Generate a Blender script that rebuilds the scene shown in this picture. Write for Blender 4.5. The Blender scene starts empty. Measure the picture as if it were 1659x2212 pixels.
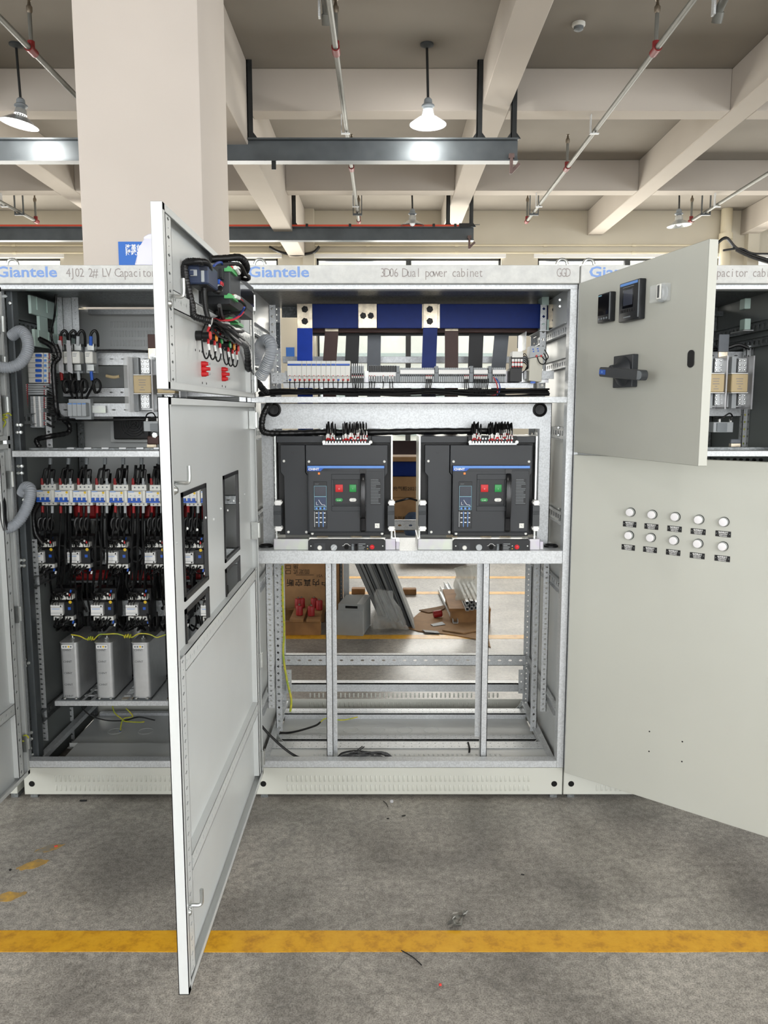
import bpy, bmesh, math, random
from mathutils import Vector, Matrix, Euler
random.seed(7)
PI = math.pi
scene = bpy.context.scene
COL = scene.collection

# ---------------------------------------------------------------- camera
F_PX = 1700.0
PITCH = math.atan(218 / F_PX)
CH = 1.6345                      # lens height
D = 3.165                        # distance to the cabinet fronts
cam_d = bpy.data.cameras.new('camera'); cam = bpy.data.objects.new('camera', cam_d); COL.objects.link(cam)
cam_d.sensor_fit = 'VERTICAL'; cam_d.sensor_height = 36.0; cam_d.lens = F_PX * 36.0 / 2212
cam_d.clip_start = 0.05; cam_d.clip_end = 300
cam.location = (0, 0, CH); cam.rotation_euler = (PI / 2 - PITCH, 0, 0)
scene.camera = cam
cy_ = scene.cycles
cy_.max_bounces = 6; cy_.diffuse_bounces = 3; cy_.glossy_bounces = 3; cy_.transmission_bounces = 4; cy_.transparent_max_bounces = 8
cy_.caustics_reflective = False; cy_.caustics_refractive = False; cy_.use_adaptive_sampling = True; cy_.adaptive_threshold = 0.05; cy_.adaptive_min_samples = 20; cy_.use_denoising = True

# ---------------------------------------------------------------- light and exposure
scene.view_settings.view_transform = 'Standard'
scene.view_settings.look = 'None'
scene.view_settings.gamma = 1.0
scene.view_settings.use_curve_mapping = False
scene.view_settings.exposure = 0.45
world = bpy.data.worlds.new('overcast sky'); scene.world = world; world.use_nodes = True
wn = world.node_tree.nodes; wn['Background'].inputs[0].default_value = (0.86, 0.93, 1.0, 1); wn['Background'].inputs[1].default_value = 2.2
def area(name, loc, rot, sx, sy, power, col):
    l = bpy.data.lights.new(name, 'AREA'); l.shape = 'RECTANGLE'; l.size = sx; l.size_y = sy; l.energy = power; l.color = col
    o = bpy.data.objects.new(name, l); COL.objects.link(o); o.location = loc; o.rotation_euler = rot
    return o
# daylight entering by the windows of the back wall (behind the photographer), the right wall and the far wall
for k in range(4):
    area('window_daylight', (-5.7 + 3.8 * k, -4.85, 2.3), (PI / 2, 0, 0), 3.0, 2.9, 86, (1.0, 0.985, 0.965))
for k in range(3):
    area('window_daylight', (7.35, -2.6 + 3.4 * k, 2.4), (PI / 2, 0, PI / 2), 2.4, 2.2, 38, (0.98, 0.99, 1.0))
for k in range(3):
    area('window_daylight', (-7.35, -2.6 + 3.4 * k, 2.4), (PI / 2, 0, -PI / 2), 2.4, 2.2, 34, (0.99, 0.99, 1.0))  # lights added at unseen left windows to brighten the left-facing doors
for k in range(4):
    area('window_daylight', (-5.9 + 3.2 * k + .6, 11.45, 2.7), (PI / 2 + .32, 0, PI), 2.5, 2.2, 105, (1.0, 0.96, 0.87))

# ---------------------------------------------------------------- pixel helpers (photo frame 1659 x 2212)
_c, _s = math.cos(PITCH), math.sin(PITCH)
def nrm(px, py):
    u = (px - 829.5) / F_PX; v = (1106 - py) / F_PX
    y = _c + v * _s; z = -_s + v * _c
    return u / y, z / y
def at(px, py, Y):
    u, w = nrm(px, py); return Vector((u * Y, Y, CH + w * Y))
def X(px, py, Y): return at(px, py, Y).x
def Z(py, Y): return at(829.5, py, Y).z
def on_z(px, py, z):
    u, w = nrm(px, py); Y = (z - CH) / w; return Vector((u * Y, Y, z))

# ---------------------------------------------------------------- materials
def lin(c):
    return tuple(((x / 255) / 12.92 if x / 255 <= 0.04045 else ((x / 255 + 0.055) / 1.055) ** 2.4) for x in c)
MATS = {}
def mat(name, rgb, rough=0.5, metal=0.0, var=0.0, vscale=6.0, bump=0.0, bscale=60.0, alpha=1.0, trans=0.0, emit=0.0, rgb2=None, coat=0.0, spec=0.5, vdetail=2.0, voronoi=False, ior=1.45):
    m = bpy.data.materials.new(name); m.use_nodes = True; nt = m.node_tree; b = nt.nodes['Principled BSDF']
    c = lin(rgb) + (1,)
    b.inputs['Base Color'].default_value = c; b.inputs['Roughness'].default_value = rough; b.inputs['Metallic'].default_value = metal
    b.inputs['Specular IOR Level'].default_value = spec; b.inputs['Coat Weight'].default_value = coat; b.inputs['IOR'].default_value = ior
    if trans: b.inputs['Transmission Weight'].default_value = trans
    if alpha < 1: b.inputs['Alpha'].default_value = alpha
    if emit: b.inputs['Emission Color'].default_value = c; b.inputs['Emission Strength'].default_value = emit
    if var or bump:
        tc = nt.nodes.new('ShaderNodeTexCoord')
        if voronoi:
            tx = nt.nodes.new('ShaderNodeTexVoronoi'); tx.inputs['Scale'].default_value = vscale; fac = tx.outputs['Color']
        else:
            tx = nt.nodes.new('ShaderNodeTexNoise'); tx.inputs['Scale'].default_value = vscale; tx.inputs['Detail'].default_value = vdetail; tx.inputs['Roughness'].default_value = 0.62; fac = tx.outputs['Fac']
        nt.links.new(tc.outputs['Object'], tx.inputs['Vector'])
        if var:
            r = nt.nodes.new('ShaderNodeValToRGB')
            c2 = lin(rgb2) if rgb2 else tuple(x * (1 - var) for x in c[:3])
            c1 = c[:3] if rgb2 else tuple(min(1, x * (1 + var * .6)) for x in c[:3])
            r.color_ramp.elements[0].position = 0.32; r.color_ramp.elements[1].position = 0.68
            r.color_ramp.elements[0].color = c2 + (1,); r.color_ramp.elements[1].color = c1 + (1,)
            nt.links.new(fac, r.inputs[0]); nt.links.new(r.outputs[0], b.inputs['Base Color'])
        if bump:
            t2 = nt.nodes.new('ShaderNodeTexNoise'); t2.inputs['Scale'].default_value = bscale; t2.inputs['Detail'].default_value = 3
            nt.links.new(tc.outputs['Object'], t2.inputs['Vector'])
            bp = nt.nodes.new('ShaderNodeBump'); bp.inputs['Strength'].default_value = bump; bp.inputs['Distance'].default_value = 0.004
            nt.links.new(t2.outputs['Fac'], bp.inputs['Height']); nt.links.new(bp.outputs[0], b.inputs['Normal'])
    MATS[name] = m
    return m
mat('paint', (204, 205, 196), .42, var=.03, vscale=3)
mat('paint_in', (212, 215, 214), .34, var=.03, vscale=3)
mat('paint_door', (194, 195, 186), .45, var=.02, vscale=3)
mat('galv', (205, 208, 210), .40, metal=.35, var=.10, vscale=190, voronoi=True)
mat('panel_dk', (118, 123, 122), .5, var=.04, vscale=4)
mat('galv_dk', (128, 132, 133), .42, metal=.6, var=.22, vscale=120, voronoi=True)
mat('zinc', (205, 208, 206), .28, metal=.9, var=.08, vscale=40)
mat('zinc_yel', (205, 212, 200), .3, metal=.6, rgb2=(196, 190, 205), var=.2, vscale=14)
mat('film', (206, 207, 203), .36, rgb2=(188, 189, 187), var=.2, vscale=26, vdetail=8, bump=.25, bscale=60)
mat('logo_blue', (120, 152, 208), .5)
mat('ink_grey', (150, 143, 140), .6)
mat('black', (22, 22, 23), .45)
mat('black_gloss', (16, 17, 20), .22)
mat('cable', (18, 18, 19), .38)
mat('wrap', (24, 24, 25), .3, var=.35, vscale=60)
mat('graphite', (44, 47, 51), .42)
mat('graphite_lt', (60, 63, 66), .42)
mat('graphite_dk', (27, 29, 32), .4)
mat('white_pl', (236, 236, 230), .4)
mat('white', (248, 248, 246), .5)
mat('grey_pl', (176, 181, 184), .45)
mat('grey_pl_dk', (128, 134, 138), .45)
mat('beige_dev', (205, 203, 190), .45)
mat('blue_dev', (44, 96, 196), .38)
mat('blue_lt', (104, 154, 226), .4)
mat('navy', (52, 64, 92), .4)
mat('blue_bar', (3, 38, 112), .5, spec=.3, var=.08, vscale=30)
mat('blue_bar_lt', (12, 64, 184), .5, spec=.3, var=.06, vscale=30)
mat('brown_bar', (72, 42, 35), .5, var=.08, vscale=30)
mat('black_bar', (20, 20, 21), .5)
mat('grey_bar', (112, 117, 124), .5, var=.05, vscale=30)
mat('tinned', (226, 214, 190), .3, metal=.75, rgb2=(180, 168, 150), var=.2, vscale=30)
mat('bolt_black', (36, 36, 36), .45, metal=.5)
mat('red', (206, 36, 40), .42)
mat('red_dk', (150, 26, 28), .45)
mat('tee_red', (118, 24, 24), .5)
mat('red_gloss', (214, 40, 48), .2)
mat('green', (40, 150, 74), .35)
mat('green_conn', (92, 186, 112), .4)
mat('green_lt', (190, 212, 204), .45)
mat('yellow', (236, 196, 44), .45)
mat('orange', (238, 150, 40), .4)
mat('wire_yel', (226, 206, 60), .42, rgb2=(150, 180, 60), var=.3, vscale=40)
mat('wire_red', (206, 56, 66), .42)
mat('wire_blue', (56, 84, 170), .42)
mat('ferrule_red', (190, 36, 44), .42)
mat('hose', (176, 182, 190), .3, alpha=.72, coat=.3)
mat('clear', (235, 238, 238), .12, alpha=.28, coat=.4)
mat('clear_thick', (222, 222, 226), .15, alpha=.5, coat=.4)
mat('fuse_tan', (198, 178, 138), .55)
mat('alu', (196, 198, 199), .34, metal=.55, var=.05, vscale=30)
mat('alu_dk', (96, 98, 99), .4, metal=.5)
mat('hole_blk', (8, 8, 8), .9)
mat('screen', (10, 11, 16), .12, coat=.5)
mat('screen_grey', (58, 62, 74), .2, coat=.4)
mat('card', (160, 124, 86), .8, var=.12, vscale=12)
mat('card_dk', (128, 98, 68), .85, var=.12, vscale=12)
mat('wood', (146, 108, 68), .75, var=.25, vscale=8)
mat('ink_black', (34, 28, 24), .7)
mat('sheet_grey', (150, 153, 152), .5, var=.06, vscale=8)
mat('sheet_dk', (78, 82, 84), .5)
mat('bag', (205, 208, 206), .3, alpha=.26, bump=.5, bscale=18)
mat('bag_dense', (214, 214, 206), .35, alpha=.62, bump=.6, bscale=25)
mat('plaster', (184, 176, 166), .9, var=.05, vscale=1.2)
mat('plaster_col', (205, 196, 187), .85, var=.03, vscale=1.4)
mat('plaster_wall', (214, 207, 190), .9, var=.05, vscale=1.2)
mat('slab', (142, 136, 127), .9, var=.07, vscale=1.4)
mat('steel_dk', (84, 89, 92), .42, metal=.45, var=.18, vscale=5)
mat('steel_blk', (46, 48, 49), .45, metal=.4, var=.2, vscale=8)
mat('rust', (104, 84, 80), .6, var=.3, vscale=20)
mat('rail_orange', (206, 70, 40), .5)
mat('pipe', (112, 112, 106), .5, metal=.3, var=.12, vscale=8)
mat('cream_pipe', (222, 212, 186), .5)
mat('brass', (120, 110, 96), .4, metal=.6)
mat('shade_metal', (196, 200, 200), .22, metal=.6)
mat('shade_glass', (206, 216, 222), .1, alpha=.38, coat=.4)
mat('lamp_lit', (255, 252, 246), .5, emit=7)
mat('lamp_faint_glow', (240, 242, 240), .3, emit=.35)  # unlit bulb, faint glow put into its colour
mat('led_white', (240, 238, 240), .25)
mat('sign_blue', (30, 104, 196), .4)
mat('denim', (70, 86, 112), .8, var=.15, vscale=30)
mat('lavender', (226, 226, 244), .75, var=.04, vscale=6)
mat('win_frame', (52, 54, 54), .5)
mat('glass_win', (235, 240, 240), .05, alpha=.12)
mat('facade', (206, 202, 186), .9, var=.12, vscale=.8)
mat('facade_dk', (150, 160, 150), .8, var=.1, vscale=1.0)
mat('ground_out', (170, 168, 160), .9)
mat('amber', (236, 132, 60), .35, emit=.25)
mat('teal_line', (132, 178, 196), .4)
mat('debris_red', (226, 70, 62), .5)
mat('foil', (150, 148, 142), .2, metal=.7, var=.4, vscale=60)

def concrete():
    m = bpy.data.materials.new('concrete'); m.use_nodes = True; nt = m.node_tree; b = nt.nodes['Principled BSDF']; N = nt.nodes.new; L = nt.links.new
    tc = N('ShaderNodeTexCoord')
    def noise(scale, det, rough=.6, dist=0.0):
        t = N('ShaderNodeTexNoise'); t.inputs['Scale'].default_value = scale; t.inputs['Detail'].default_value = det; t.inputs['Roughness'].default_value = rough; t.inputs['Distortion'].default_value = dist
        L(tc.outputs['Object'], t.inputs['Vector']); return t.outputs['Fac']
    def ramp(f, a, ca, bb, cb):
        r = N('ShaderNodeValToRGB'); r.color_ramp.elements[0].position = a; r.color_ramp.elements[1].position = bb
        r.color_ramp.elements[0].color = lin(ca) + (1,); r.color_ramp.elements[1].color = lin(cb) + (1,); L(f, r.inputs[0]); return r.outputs[0]
    def mix(t, fac, a, c):
        mx = N('ShaderNodeMix'); mx.data_type = 'RGBA'; mx.blend_type = t
        if isinstance(fac, float): mx.inputs[0].default_value = fac
        else: L(fac, mx.inputs[0])
        L(a, mx.inputs[6]); L(c, mx.inputs[7]); return mx.outputs[2]
    base = ramp(noise(1.5, 4, .6, .6), .32, (116, 112, 108), .70, (180, 175, 168))
    fine = ramp(noise(38, 4, .8), .36, (150, 149, 146), .64, (214, 213, 211))
    c = mix('OVERLAY', .8, base, fine)
    speck = ramp(noise(210, 2, .7), .34, (120, 119, 117), .58, (206, 206, 205))
    c = mix('OVERLAY', .7, c, speck)
    st = N('ShaderNodeValToRGB'); st.color_ramp.elements[0].position = .60; st.color_ramp.elements[1].position = .72; L(noise(3.4, 5, .7, 1.2), st.inputs[0])
    dk = N('ShaderNodeRGB'); dk.outputs[0].default_value = lin((102, 100, 97)) + (1,)
    sm = N('ShaderNodeMath'); sm.operation = 'MULTIPLY'; sm.inputs[1].default_value = .6; L(st.outputs[0], sm.inputs[0])
    c = mix('MIX', sm.outputs[0], c, dk.outputs[0])
    # hairline cracks
    vo = N('ShaderNodeTexVoronoi'); vo.feature = 'DISTANCE_TO_EDGE'; vo.inputs['Scale'].default_value = .8
    ad = N('ShaderNodeVectorMath'); ad.operation = 'ADD'; sc = N('ShaderNodeVectorMath'); sc.operation = 'SCALE'; sc.inputs['Scale'].default_value = .5
    nz = N('ShaderNodeTexNoise'); nz.inputs['Scale'].default_value = 3.5; nz.inputs['Detail'].default_value = 5; L(tc.outputs['Object'], nz.inputs['Vector'])
    L(nz.outputs['Color'], sc.inputs[0]); L(tc.outputs['Object'], ad.inputs[0]); L(sc.outputs[0], ad.inputs[1]); L(ad.outputs[0], vo.inputs['Vector'])
    cr = N('ShaderNodeValToRGB'); cr.color_ramp.elements[0].position = 0.0; cr.color_ramp.elements[1].position = .004
    cr.color_ramp.elements[0].color = (.5, .5, .5, 1); cr.color_ramp.elements[1].color = (0, 0, 0, 1); L(vo.outputs['Distance'], cr.inputs[0])
    c = mix('MIX', cr.outputs[0], c, dk.outputs[0])
    L(c, b.inputs['Base Color'])
    rr = N('ShaderNodeMapRange'); rr.inputs['To Min'].default_value = .26; rr.inputs['To Max'].default_value = .52; L(noise(2.3, 3), rr.inputs['Value']); L(rr.outputs[0], b.inputs['Roughness'])
    bp = N('ShaderNodeBump'); bp.inputs['Strength'].default_value = .12; bp.inputs['Distance'].default_value = .003; L(noise(90, 3, .7), bp.inputs['Height']); L(bp.outputs[0], b.inputs['Normal'])
    MATS['concrete'] = m; return c
concrete()
def worn_yellow():
    m = bpy.data.materials.new('floor_yellow'); m.use_nodes = True; nt = m.node_tree; b = nt.nodes['Principled BSDF']; N = nt.nodes.new; L = nt.links.new
    tc = N('ShaderNodeTexCoord')
    t = N('ShaderNodeTexNoise'); t.inputs['Scale'].default_value = 16; t.inputs['Detail'].default_value = 8; t.inputs['Roughness'].default_value = .7; L(tc.outputs['Object'], t.inputs['Vector'])
    r = N('ShaderNodeValToRGB'); e = r.color_ramp.elements; e[0].position = .26; e[0].color = lin((96, 92, 84)) + (1,); e[1].position = .33; e[1].color = lin((186, 130, 28)) + (1,)
    e2 = e.new(.5); e2.color = lin((222, 164, 34)) + (1,); e3 = e.new(.72); e3.color = lin((234, 180, 48)) + (1,)
    L(t.outputs['Fac'], r.inputs[0]); L(r.outputs[0], b.inputs['Base Color']); b.inputs['Roughness'].default_value = .42
    MATS['floor_yellow'] = m
worn_yellow()
m_ = MATS['floor_yellow'].copy(); m_.name = 'floor_yellow_old'; MATS['floor_yellow_old'] = m_
r_ = [n for n in m_.node_tree.nodes if n.type == 'VALTORGB'][0]; r_.color_ramp.elements[0].position = .40; r_.color_ramp.elements[1].position = .47; r_.color_ramp.elements[0].color = lin((140, 134, 120)) + (1,); r_.color_ramp.elements[1].color = lin((172, 140, 84)) + (1,); r_.color_ramp.elements[2].position = .56; r_.color_ramp.elements[2].color = lin((190, 152, 80)) + (1,)

# ---------------------------------------------------------------- mesh builder
class MB:
    def __init__(self): self.v = []; self.f = []; self.m = []
    def add(self, vs, fs, m=0):
        o = len(self.v); self.v += [tuple(p) for p in vs]; self.f += [tuple(i + o for i in f) for f in fs]; self.m += [m] * len(fs); return self
    def box(self, x0, x1, y0, y1, z0, z1, m=0):
        x0, x1 = min(x0, x1), max(x0, x1); y0, y1 = min(y0, y1), max(y0, y1); z0, z1 = min(z0, z1), max(z0, z1)
        return self.add([(x0, y0, z0), (x1, y0, z0), (x1, y1, z0), (x0, y1, z0), (x0, y0, z1), (x1, y0, z1), (x1, y1, z1), (x0, y1, z1)],
                        [(3, 2, 1, 0), (4, 5, 6, 7), (0, 1, 5, 4), (1, 2, 6, 5), (2, 3, 7, 6), (3, 0, 4, 7)], m)
    def obox(self, M, x0, x1, y0, y1, z0, z1, m=0):
        a = MB().box(x0, x1, y0, y1, z0, z1)
        return self.add([M @ Vector(p) for p in a.v], a.f, m)
    def prism(self, poly, O, U, V, W, m=0):
        """polygon in (u, v) counter-clockwise seen against W, extruded along W (a vector with length)"""
        O, U, V, W = Vector(O), Vector(U), Vector(V), Vector(W); n = len(poly)
        a = [O + U * p[0] + V * p[1] for p in poly]; b = [p + W for p in a]
        fs = [tuple(range(n)), tuple(range(2 * n - 1, n - 1, -1))] + [(i, i + n, (i + 1) % n + n, (i + 1) % n) for i in range(n)]
        return self.add(a + b, fs, m)
    def cyl(self, p0, p1, r, r2=None, n=12, m=0, cap=True):
        p0, p1 = Vector(p0), Vector(p1); r2 = r if r2 is None else r2; d = (p1 - p0).normalized()
        a = d.orthogonal().normalized(); b = d.cross(a)
        A = [p0 + (a * math.cos(2 * PI * i / n) + b * math.sin(2 * PI * i / n)) * r for i in range(n)]
        B = [p1 + (a * math.cos(2 * PI * i / n) + b * math.sin(2 * PI * i / n)) * r2 for i in range(n)]
        fs = [(i, (i + 1) % n, (i + 1) % n + n, i + n) for i in range(n)]
        if cap: fs += [tuple(range(n - 1, -1, -1)), tuple(range(n, 2 * n))]
        return self.add(A + B, fs, m)
    def tube(self, path, r, n=6, m=0, sub=6, smooth=True):
        """swept tube; r a number or a function of 0..1"""
        P = [Vector(p) for p in path]
        if smooth and len(P) > 2: P = spline(P, sub)
        N = len(P); rf = r if callable(r) else (lambda t: r)
        T = [(P[min(i + 1, N - 1)] - P[max(i - 1, 0)]).normalized() for i in range(N)]
        a = T[0].orthogonal().normalized(); vs = []
        for i in range(N):
            a = (a - T[i] * a.dot(T[i]))
            a = a.normalized() if a.length > 1e-6 else T[i].orthogonal().normalized()
            b = T[i].cross(a); rr = rf(i / (N - 1))
            vs += [P[i] + (a * math.cos(2 * PI * k / n) + b * math.sin(2 * PI * k / n)) * rr for k in range(n)]
        fs = [(i * n + k, i * n + (k + 1) % n, (i + 1) * n + (k + 1) % n, (i + 1) * n + k) for i in range(N - 1) for k in range(n)]
        fs += [tuple(range(n - 1, -1, -1)), tuple(range((N - 1) * n, N * n))]
        return self.add(vs, fs, m)
    def lathe(self, prof, O=(0, 0, 0), A=(0, 0, 1), n=20, m=0):
        """profile of (radius, height) along axis A"""
        O, A = Vector(O), Vector(A).normalized(); a = A.orthogonal().normalized(); b = A.cross(a); vs = []; fs = []
        for r, h in prof: vs += [O + A * h + (a * math.cos(2 * PI * k / n) + b * math.sin(2 * PI * k / n)) * r for k in range(n)]
        for i in range(len(prof) - 1): fs += [(i * n + k, i * n + (k + 1) % n, (i + 1) * n + (k + 1) % n, (i + 1) * n + k) for k in range(n)]
        if prof[0][0] > 1e-5: fs.append(tuple(range(n - 1, -1, -1)))
        if prof[-1][0] > 1e-5: fs.append(tuple(range((len(prof) - 1) * n, len(prof) * n)))
        return self.add(vs, fs, m)
    def perf(self, O, U, V, t, nu, nv, hole, m=0):
        """sheet with real holes: cells along U and V (vectors giving the sheet's full size), thickness vector t.
        hole(i, j) -> (half size u, half size v, kind) in fractions of the cell, or None"""
        O, U, V, t = Vector(O), Vector(U), Vector(V), Vector(t); vs = []; fs = []; key = {}
        def vid(u, v, s):
            k = (round(u * 1e5), round(v * 1e5), s)
            if k not in key: key[k] = len(vs); vs.append(O + U * u + V * v + t * s)
            return key[k]
        ring = [(-1, -1), (0, -1), (1, -1), (1, 0), (1, 1), (0, 1), (-1, 1), (-1, 0)]
        for i in range(nu):
            for j in range(nv):
                cu, cv, hu, hv = (i + .5) / nu, (j + .5) / nv, .5 / nu, .5 / nv
                h = hole(i, j)
                out = [(cu + a * hu, cv + b * hv) for a, b in ring]
                if h:
                    c = h[2] if len(h) > 2 else .42   # chamfer of the hole corners
                    ins = [(-1 + c, -1 + c), (0, -1), (1 - c, -1 + c), (1, 0), (1 - c, 1 - c), (0, 1), (-1 + c, 1 - c), (-1, 0)]
                    inn = [(cu + a * hu * h[0], cv + b * hv * h[1]) for a, b in ins]
                    for k in range(8):
                        q = (k + 1) % 8
                        fs.append((vid(*out[k], 0), vid(*out[q], 0), vid(*inn[q], 0), vid(*inn[k], 0)))
                        fs.append((vid(*out[q], 1), vid(*out[k], 1), vid(*inn[k], 1), vid(*inn[q], 1)))
                        fs.append((vid(*inn[k], 0), vid(*inn[q], 0), vid(*inn[q], 1), vid(*inn[k], 1)))
                else:
                    fs.append(tuple(vid(*p, 0) for p in out)); fs.append(tuple(vid(*p, 1) for p in reversed(out)))
                for side, ks in ((i == 0, (6, 7)), (i == nu - 1, (2, 3)), (j == 0, (0, 1)), (j == nv - 1, (4, 5))):
                    if side:
                        for k in ks:
                            q = (k + 1) % 8; fs.append((vid(*out[q], 0), vid(*out[k], 0), vid(*out[k], 1), vid(*out[q], 1)))
        return self.add(vs, fs, m)
    def build(self, name, mats, parent=None, bevel=0.0, seg=1, smooth=35, kind=None, label=None):
        me = bpy.data.meshes.new(name); me.from_pydata(self.v, [], self.f)
        if isinstance(mats, str): mats = [mats]
        for k in mats: me.materials.append(MATS[k])
        if len(mats) > 1:
            for p, k in zip(me.polygons, self.m): p.material_index = k
        if bevel:
            bm = bmesh.new(); bm.from_mesh(me); bm.normal_update()
            es = [e for e in bm.edges if len(e.link_faces) == 2 and e.calc_face_angle(0) > .5]
            bmesh.ops.bevel(bm, geom=es, offset=bevel, segments=seg, affect='EDGES', profile=.5, clamp_overlap=True)
            bm.to_mesh(me); bm.free()
        if smooth:
            me.polygons.foreach_set('use_smooth', [True] * len(me.polygons)); me.set_sharp_from_angle(angle=math.radians(smooth))
        me.update()
        o = bpy.data.objects.new(name, me); COL.objects.link(o)
        if parent is not None: attach(o, parent)
        if kind: o['kind'] = kind
        if label: o['label'] = label
        return o
WM = {}
def attach(o, parent):
    o.parent = parent
    W = WM.get(parent.name)
    if W is not None: o.matrix_parent_inverse = W.inverted()
def spline(P, sub=6):
    out = []
    for i in range(len(P) - 1):
        p0, p1, p2, p3 = P[max(i - 1, 0)], P[i], P[i + 1], P[min(i + 2, len(P) - 1)]
        for k in range(sub):
            t = k / sub
            out.append(.5 * ((2 * p1) + (p2 - p0) * t + (2 * p0 - 5 * p1 + 4 * p2 - p3) * t * t + (3 * p1 - p0 - 3 * p2 + p3) * t ** 3))
    out.append(P[-1]); return out
def tag(o, label, cat, group=None, kind=None):
    if label: o['label'] = label
    if cat: o['category'] = cat
    if group: o['group'] = group
    if kind: o['kind'] = kind
    return o
def thing(name, label, cat, loc=(0, 0, 0), group=None, local=False):
    o = bpy.data.objects.new(name, None); COL.objects.link(o); o.location = loc; o.empty_display_size = .05
    if not local: WM[o.name] = Matrix.Translation(Vector(loc))
    return tag(o, label, cat, group)
def dup(root, loc, rotz=0.0, label=None, group=None):
    r = root.copy(); COL.objects.link(r); r.location = loc; r.rotation_euler = (0, 0, rotz)
    if label: r['label'] = label
    if group: r['group'] = group
    for ch in list(root.children):
        c = ch.copy(); COL.objects.link(c); c.parent = r
        for g in list(ch.children):
            d = g.copy(); COL.objects.link(d); d.parent = c
    return r
def struct(o): o['kind'] = 'structure'; return o
def text(s, size, O, U, V, parent, matname, name='lettering', align='LEFT', sx=1.0, depth=.0004, bold=0.0, mono=None, label=None, font=None):
    """flat lettering; O baseline start, U reading direction, V up (unit vectors); mono = fixed advance per character"""
    if mono:
        parts = [text(ch, size, Vector(O) + Vector(U).normalized() * mono * (i + .5), U, V, None, matname, 'glyph', 'CENTER', sx, depth, bold) for i, ch in enumerate(s) if ch != ' ']
        mb = MB()
        for q in parts: mb.add([v.co[:] for v in q.data.vertices], [tuple(p.vertices) for p in q.data.polygons]); bpy.data.objects.remove(q)
        return mb.build(name, matname, parent, smooth=0)
    cu = bpy.data.curves.new(name, 'FONT'); cu.body = s; cu.size = size; cu.align_x = align; cu.extrude = depth / 2; cu.resolution_u = 2; cu.offset = bold
    if font: cu.font = font
    ob = bpy.data.objects.new(name, cu); COL.objects.link(ob)
    dg = bpy.context.evaluated_depsgraph_get(); me = bpy.data.meshes.new_from_object(ob.evaluated_get(dg)); bpy.data.objects.remove(ob)
    U, V = Vector(U).normalized(), Vector(V).normalized(); W = U.cross(V)
    M = Matrix(((U.x, V.x, W.x, O[0]), (U.y, V.y, W.y, O[1]), (U.z, V.z, W.z, O[2]), (0, 0, 0, 1))) @ Matrix.Diagonal((sx, 1, 1, 1))
    me.transform(M); me.materials.clear(); me.materials.append(MATS[matname])
    me.name = name
    o = bpy.data.objects.new(name, me); COL.objects.link(o)
    if parent is not None: attach(o, parent)
    if label: o['label'] = label
    return o
UX, UY, UZ = Vector((1, 0, 0)), Vector((0, 1, 0)), Vector((0, 0, 1))
def orect(u0, u1, v0, v1): return [(u0, v0), (u1, v0), (u1, v1), (u0, v1)]
def ngon(r, n=16, a0=0): return [(r * math.cos(a0 + 2 * PI * k / n), r * math.sin(a0 + 2 * PI * k / n)) for k in range(n)]
ORD = ['first', 'second', 'third', 'fourth', 'fifth', 'sixth', 'seventh', 'eighth', 'ninth', 'tenth', 'eleventh', 'twelfth', 'thirteenth']
# ================================================================ the hall
SLAB = 4.435; WALLY = 11.53; XB = 4.10
XL, XR, YN = -7.6, 7.6, -5.0
b = MB(); b.box(XL, XR, YN, WALLY, -.12, 0); floor = struct(b.build('floor', 'concrete', smooth=0))
def line_strip(x0, x1, y0, y1, t=.0012):
    b = MB(); n = 60; top = []; bot = []
    for k in range(n + 1):
        x = x0 + (x1 - x0) * k / n
        bot.append((x, y0 + random.uniform(-.0015, .0015))); top.append((x, y1 + random.uniform(-.0015, .0015)))
    vs = [(x, y, t) for x, y in bot] + [(x, y, t) for x, y in top] + [(x, y, 0) for x, y in bot] + [(x, y, 0) for x, y in top]
    m = n + 1; fs = []
    for k in range(n): fs += [(k, k + 1, m + k + 1, m + k), (2 * m + k, 2 * m + k + 1, k + 1, k), (m + k, m + k + 1, 3 * m + k + 1, 3 * m + k)]
    b.add(vs, fs); o = b.build('painted_line', 'floor_yellow', floor, smooth=0); return o
line_strip(-5, 5, 2.207, 2.306)
for y in (5.53, 6.93, 7.6): line_strip(-5, 5, y, y + .10)
# remnants of an older yellow line near the left cabinets
for px, py, w, h in ((108, 1832, .07, .05), (72, 1868, .075, .06), (16, 1938, .09, .055)):
    p = on_z(px, py, 0); b = MB()
    pts = [(w * .42 * math.cos(a) / max(abs(math.cos(a)), abs(math.sin(a))) * random.uniform(.8, 1.15) + h * .5 * math.sin(a), h * .55 * math.sin(a) / max(abs(math.cos(a)), abs(math.sin(a))) * random.uniform(.75, 1.15)) for a in [2 * PI * k / 22 for k in range(22)]]
    b.prism(pts, (p.x, p.y, 0), UX, UY, (0, 0, .001)); b.build('painted_line', 'floor_yellow_old', floor, smooth=0)

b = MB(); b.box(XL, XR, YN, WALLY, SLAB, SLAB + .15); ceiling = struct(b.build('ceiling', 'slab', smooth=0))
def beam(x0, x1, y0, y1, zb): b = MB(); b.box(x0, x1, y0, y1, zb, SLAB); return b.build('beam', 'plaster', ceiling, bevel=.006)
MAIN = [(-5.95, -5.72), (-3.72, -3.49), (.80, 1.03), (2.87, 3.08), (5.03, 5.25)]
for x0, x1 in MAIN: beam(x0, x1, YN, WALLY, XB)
beam(-1.34, -1.11, YN, WALLY, 3.793)
xs = sorted(MAIN + [(-1.34, -1.11)])
for yc in (-2.6, -.25, 2.12, 4.5, 6.89, 9.27):
    prev = XL
    for x0, x1 in xs + [(XR, XR)]:
        if x0 > prev: beam(prev, x0, yc, yc + .2, XB + .002)
        prev = x1
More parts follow.
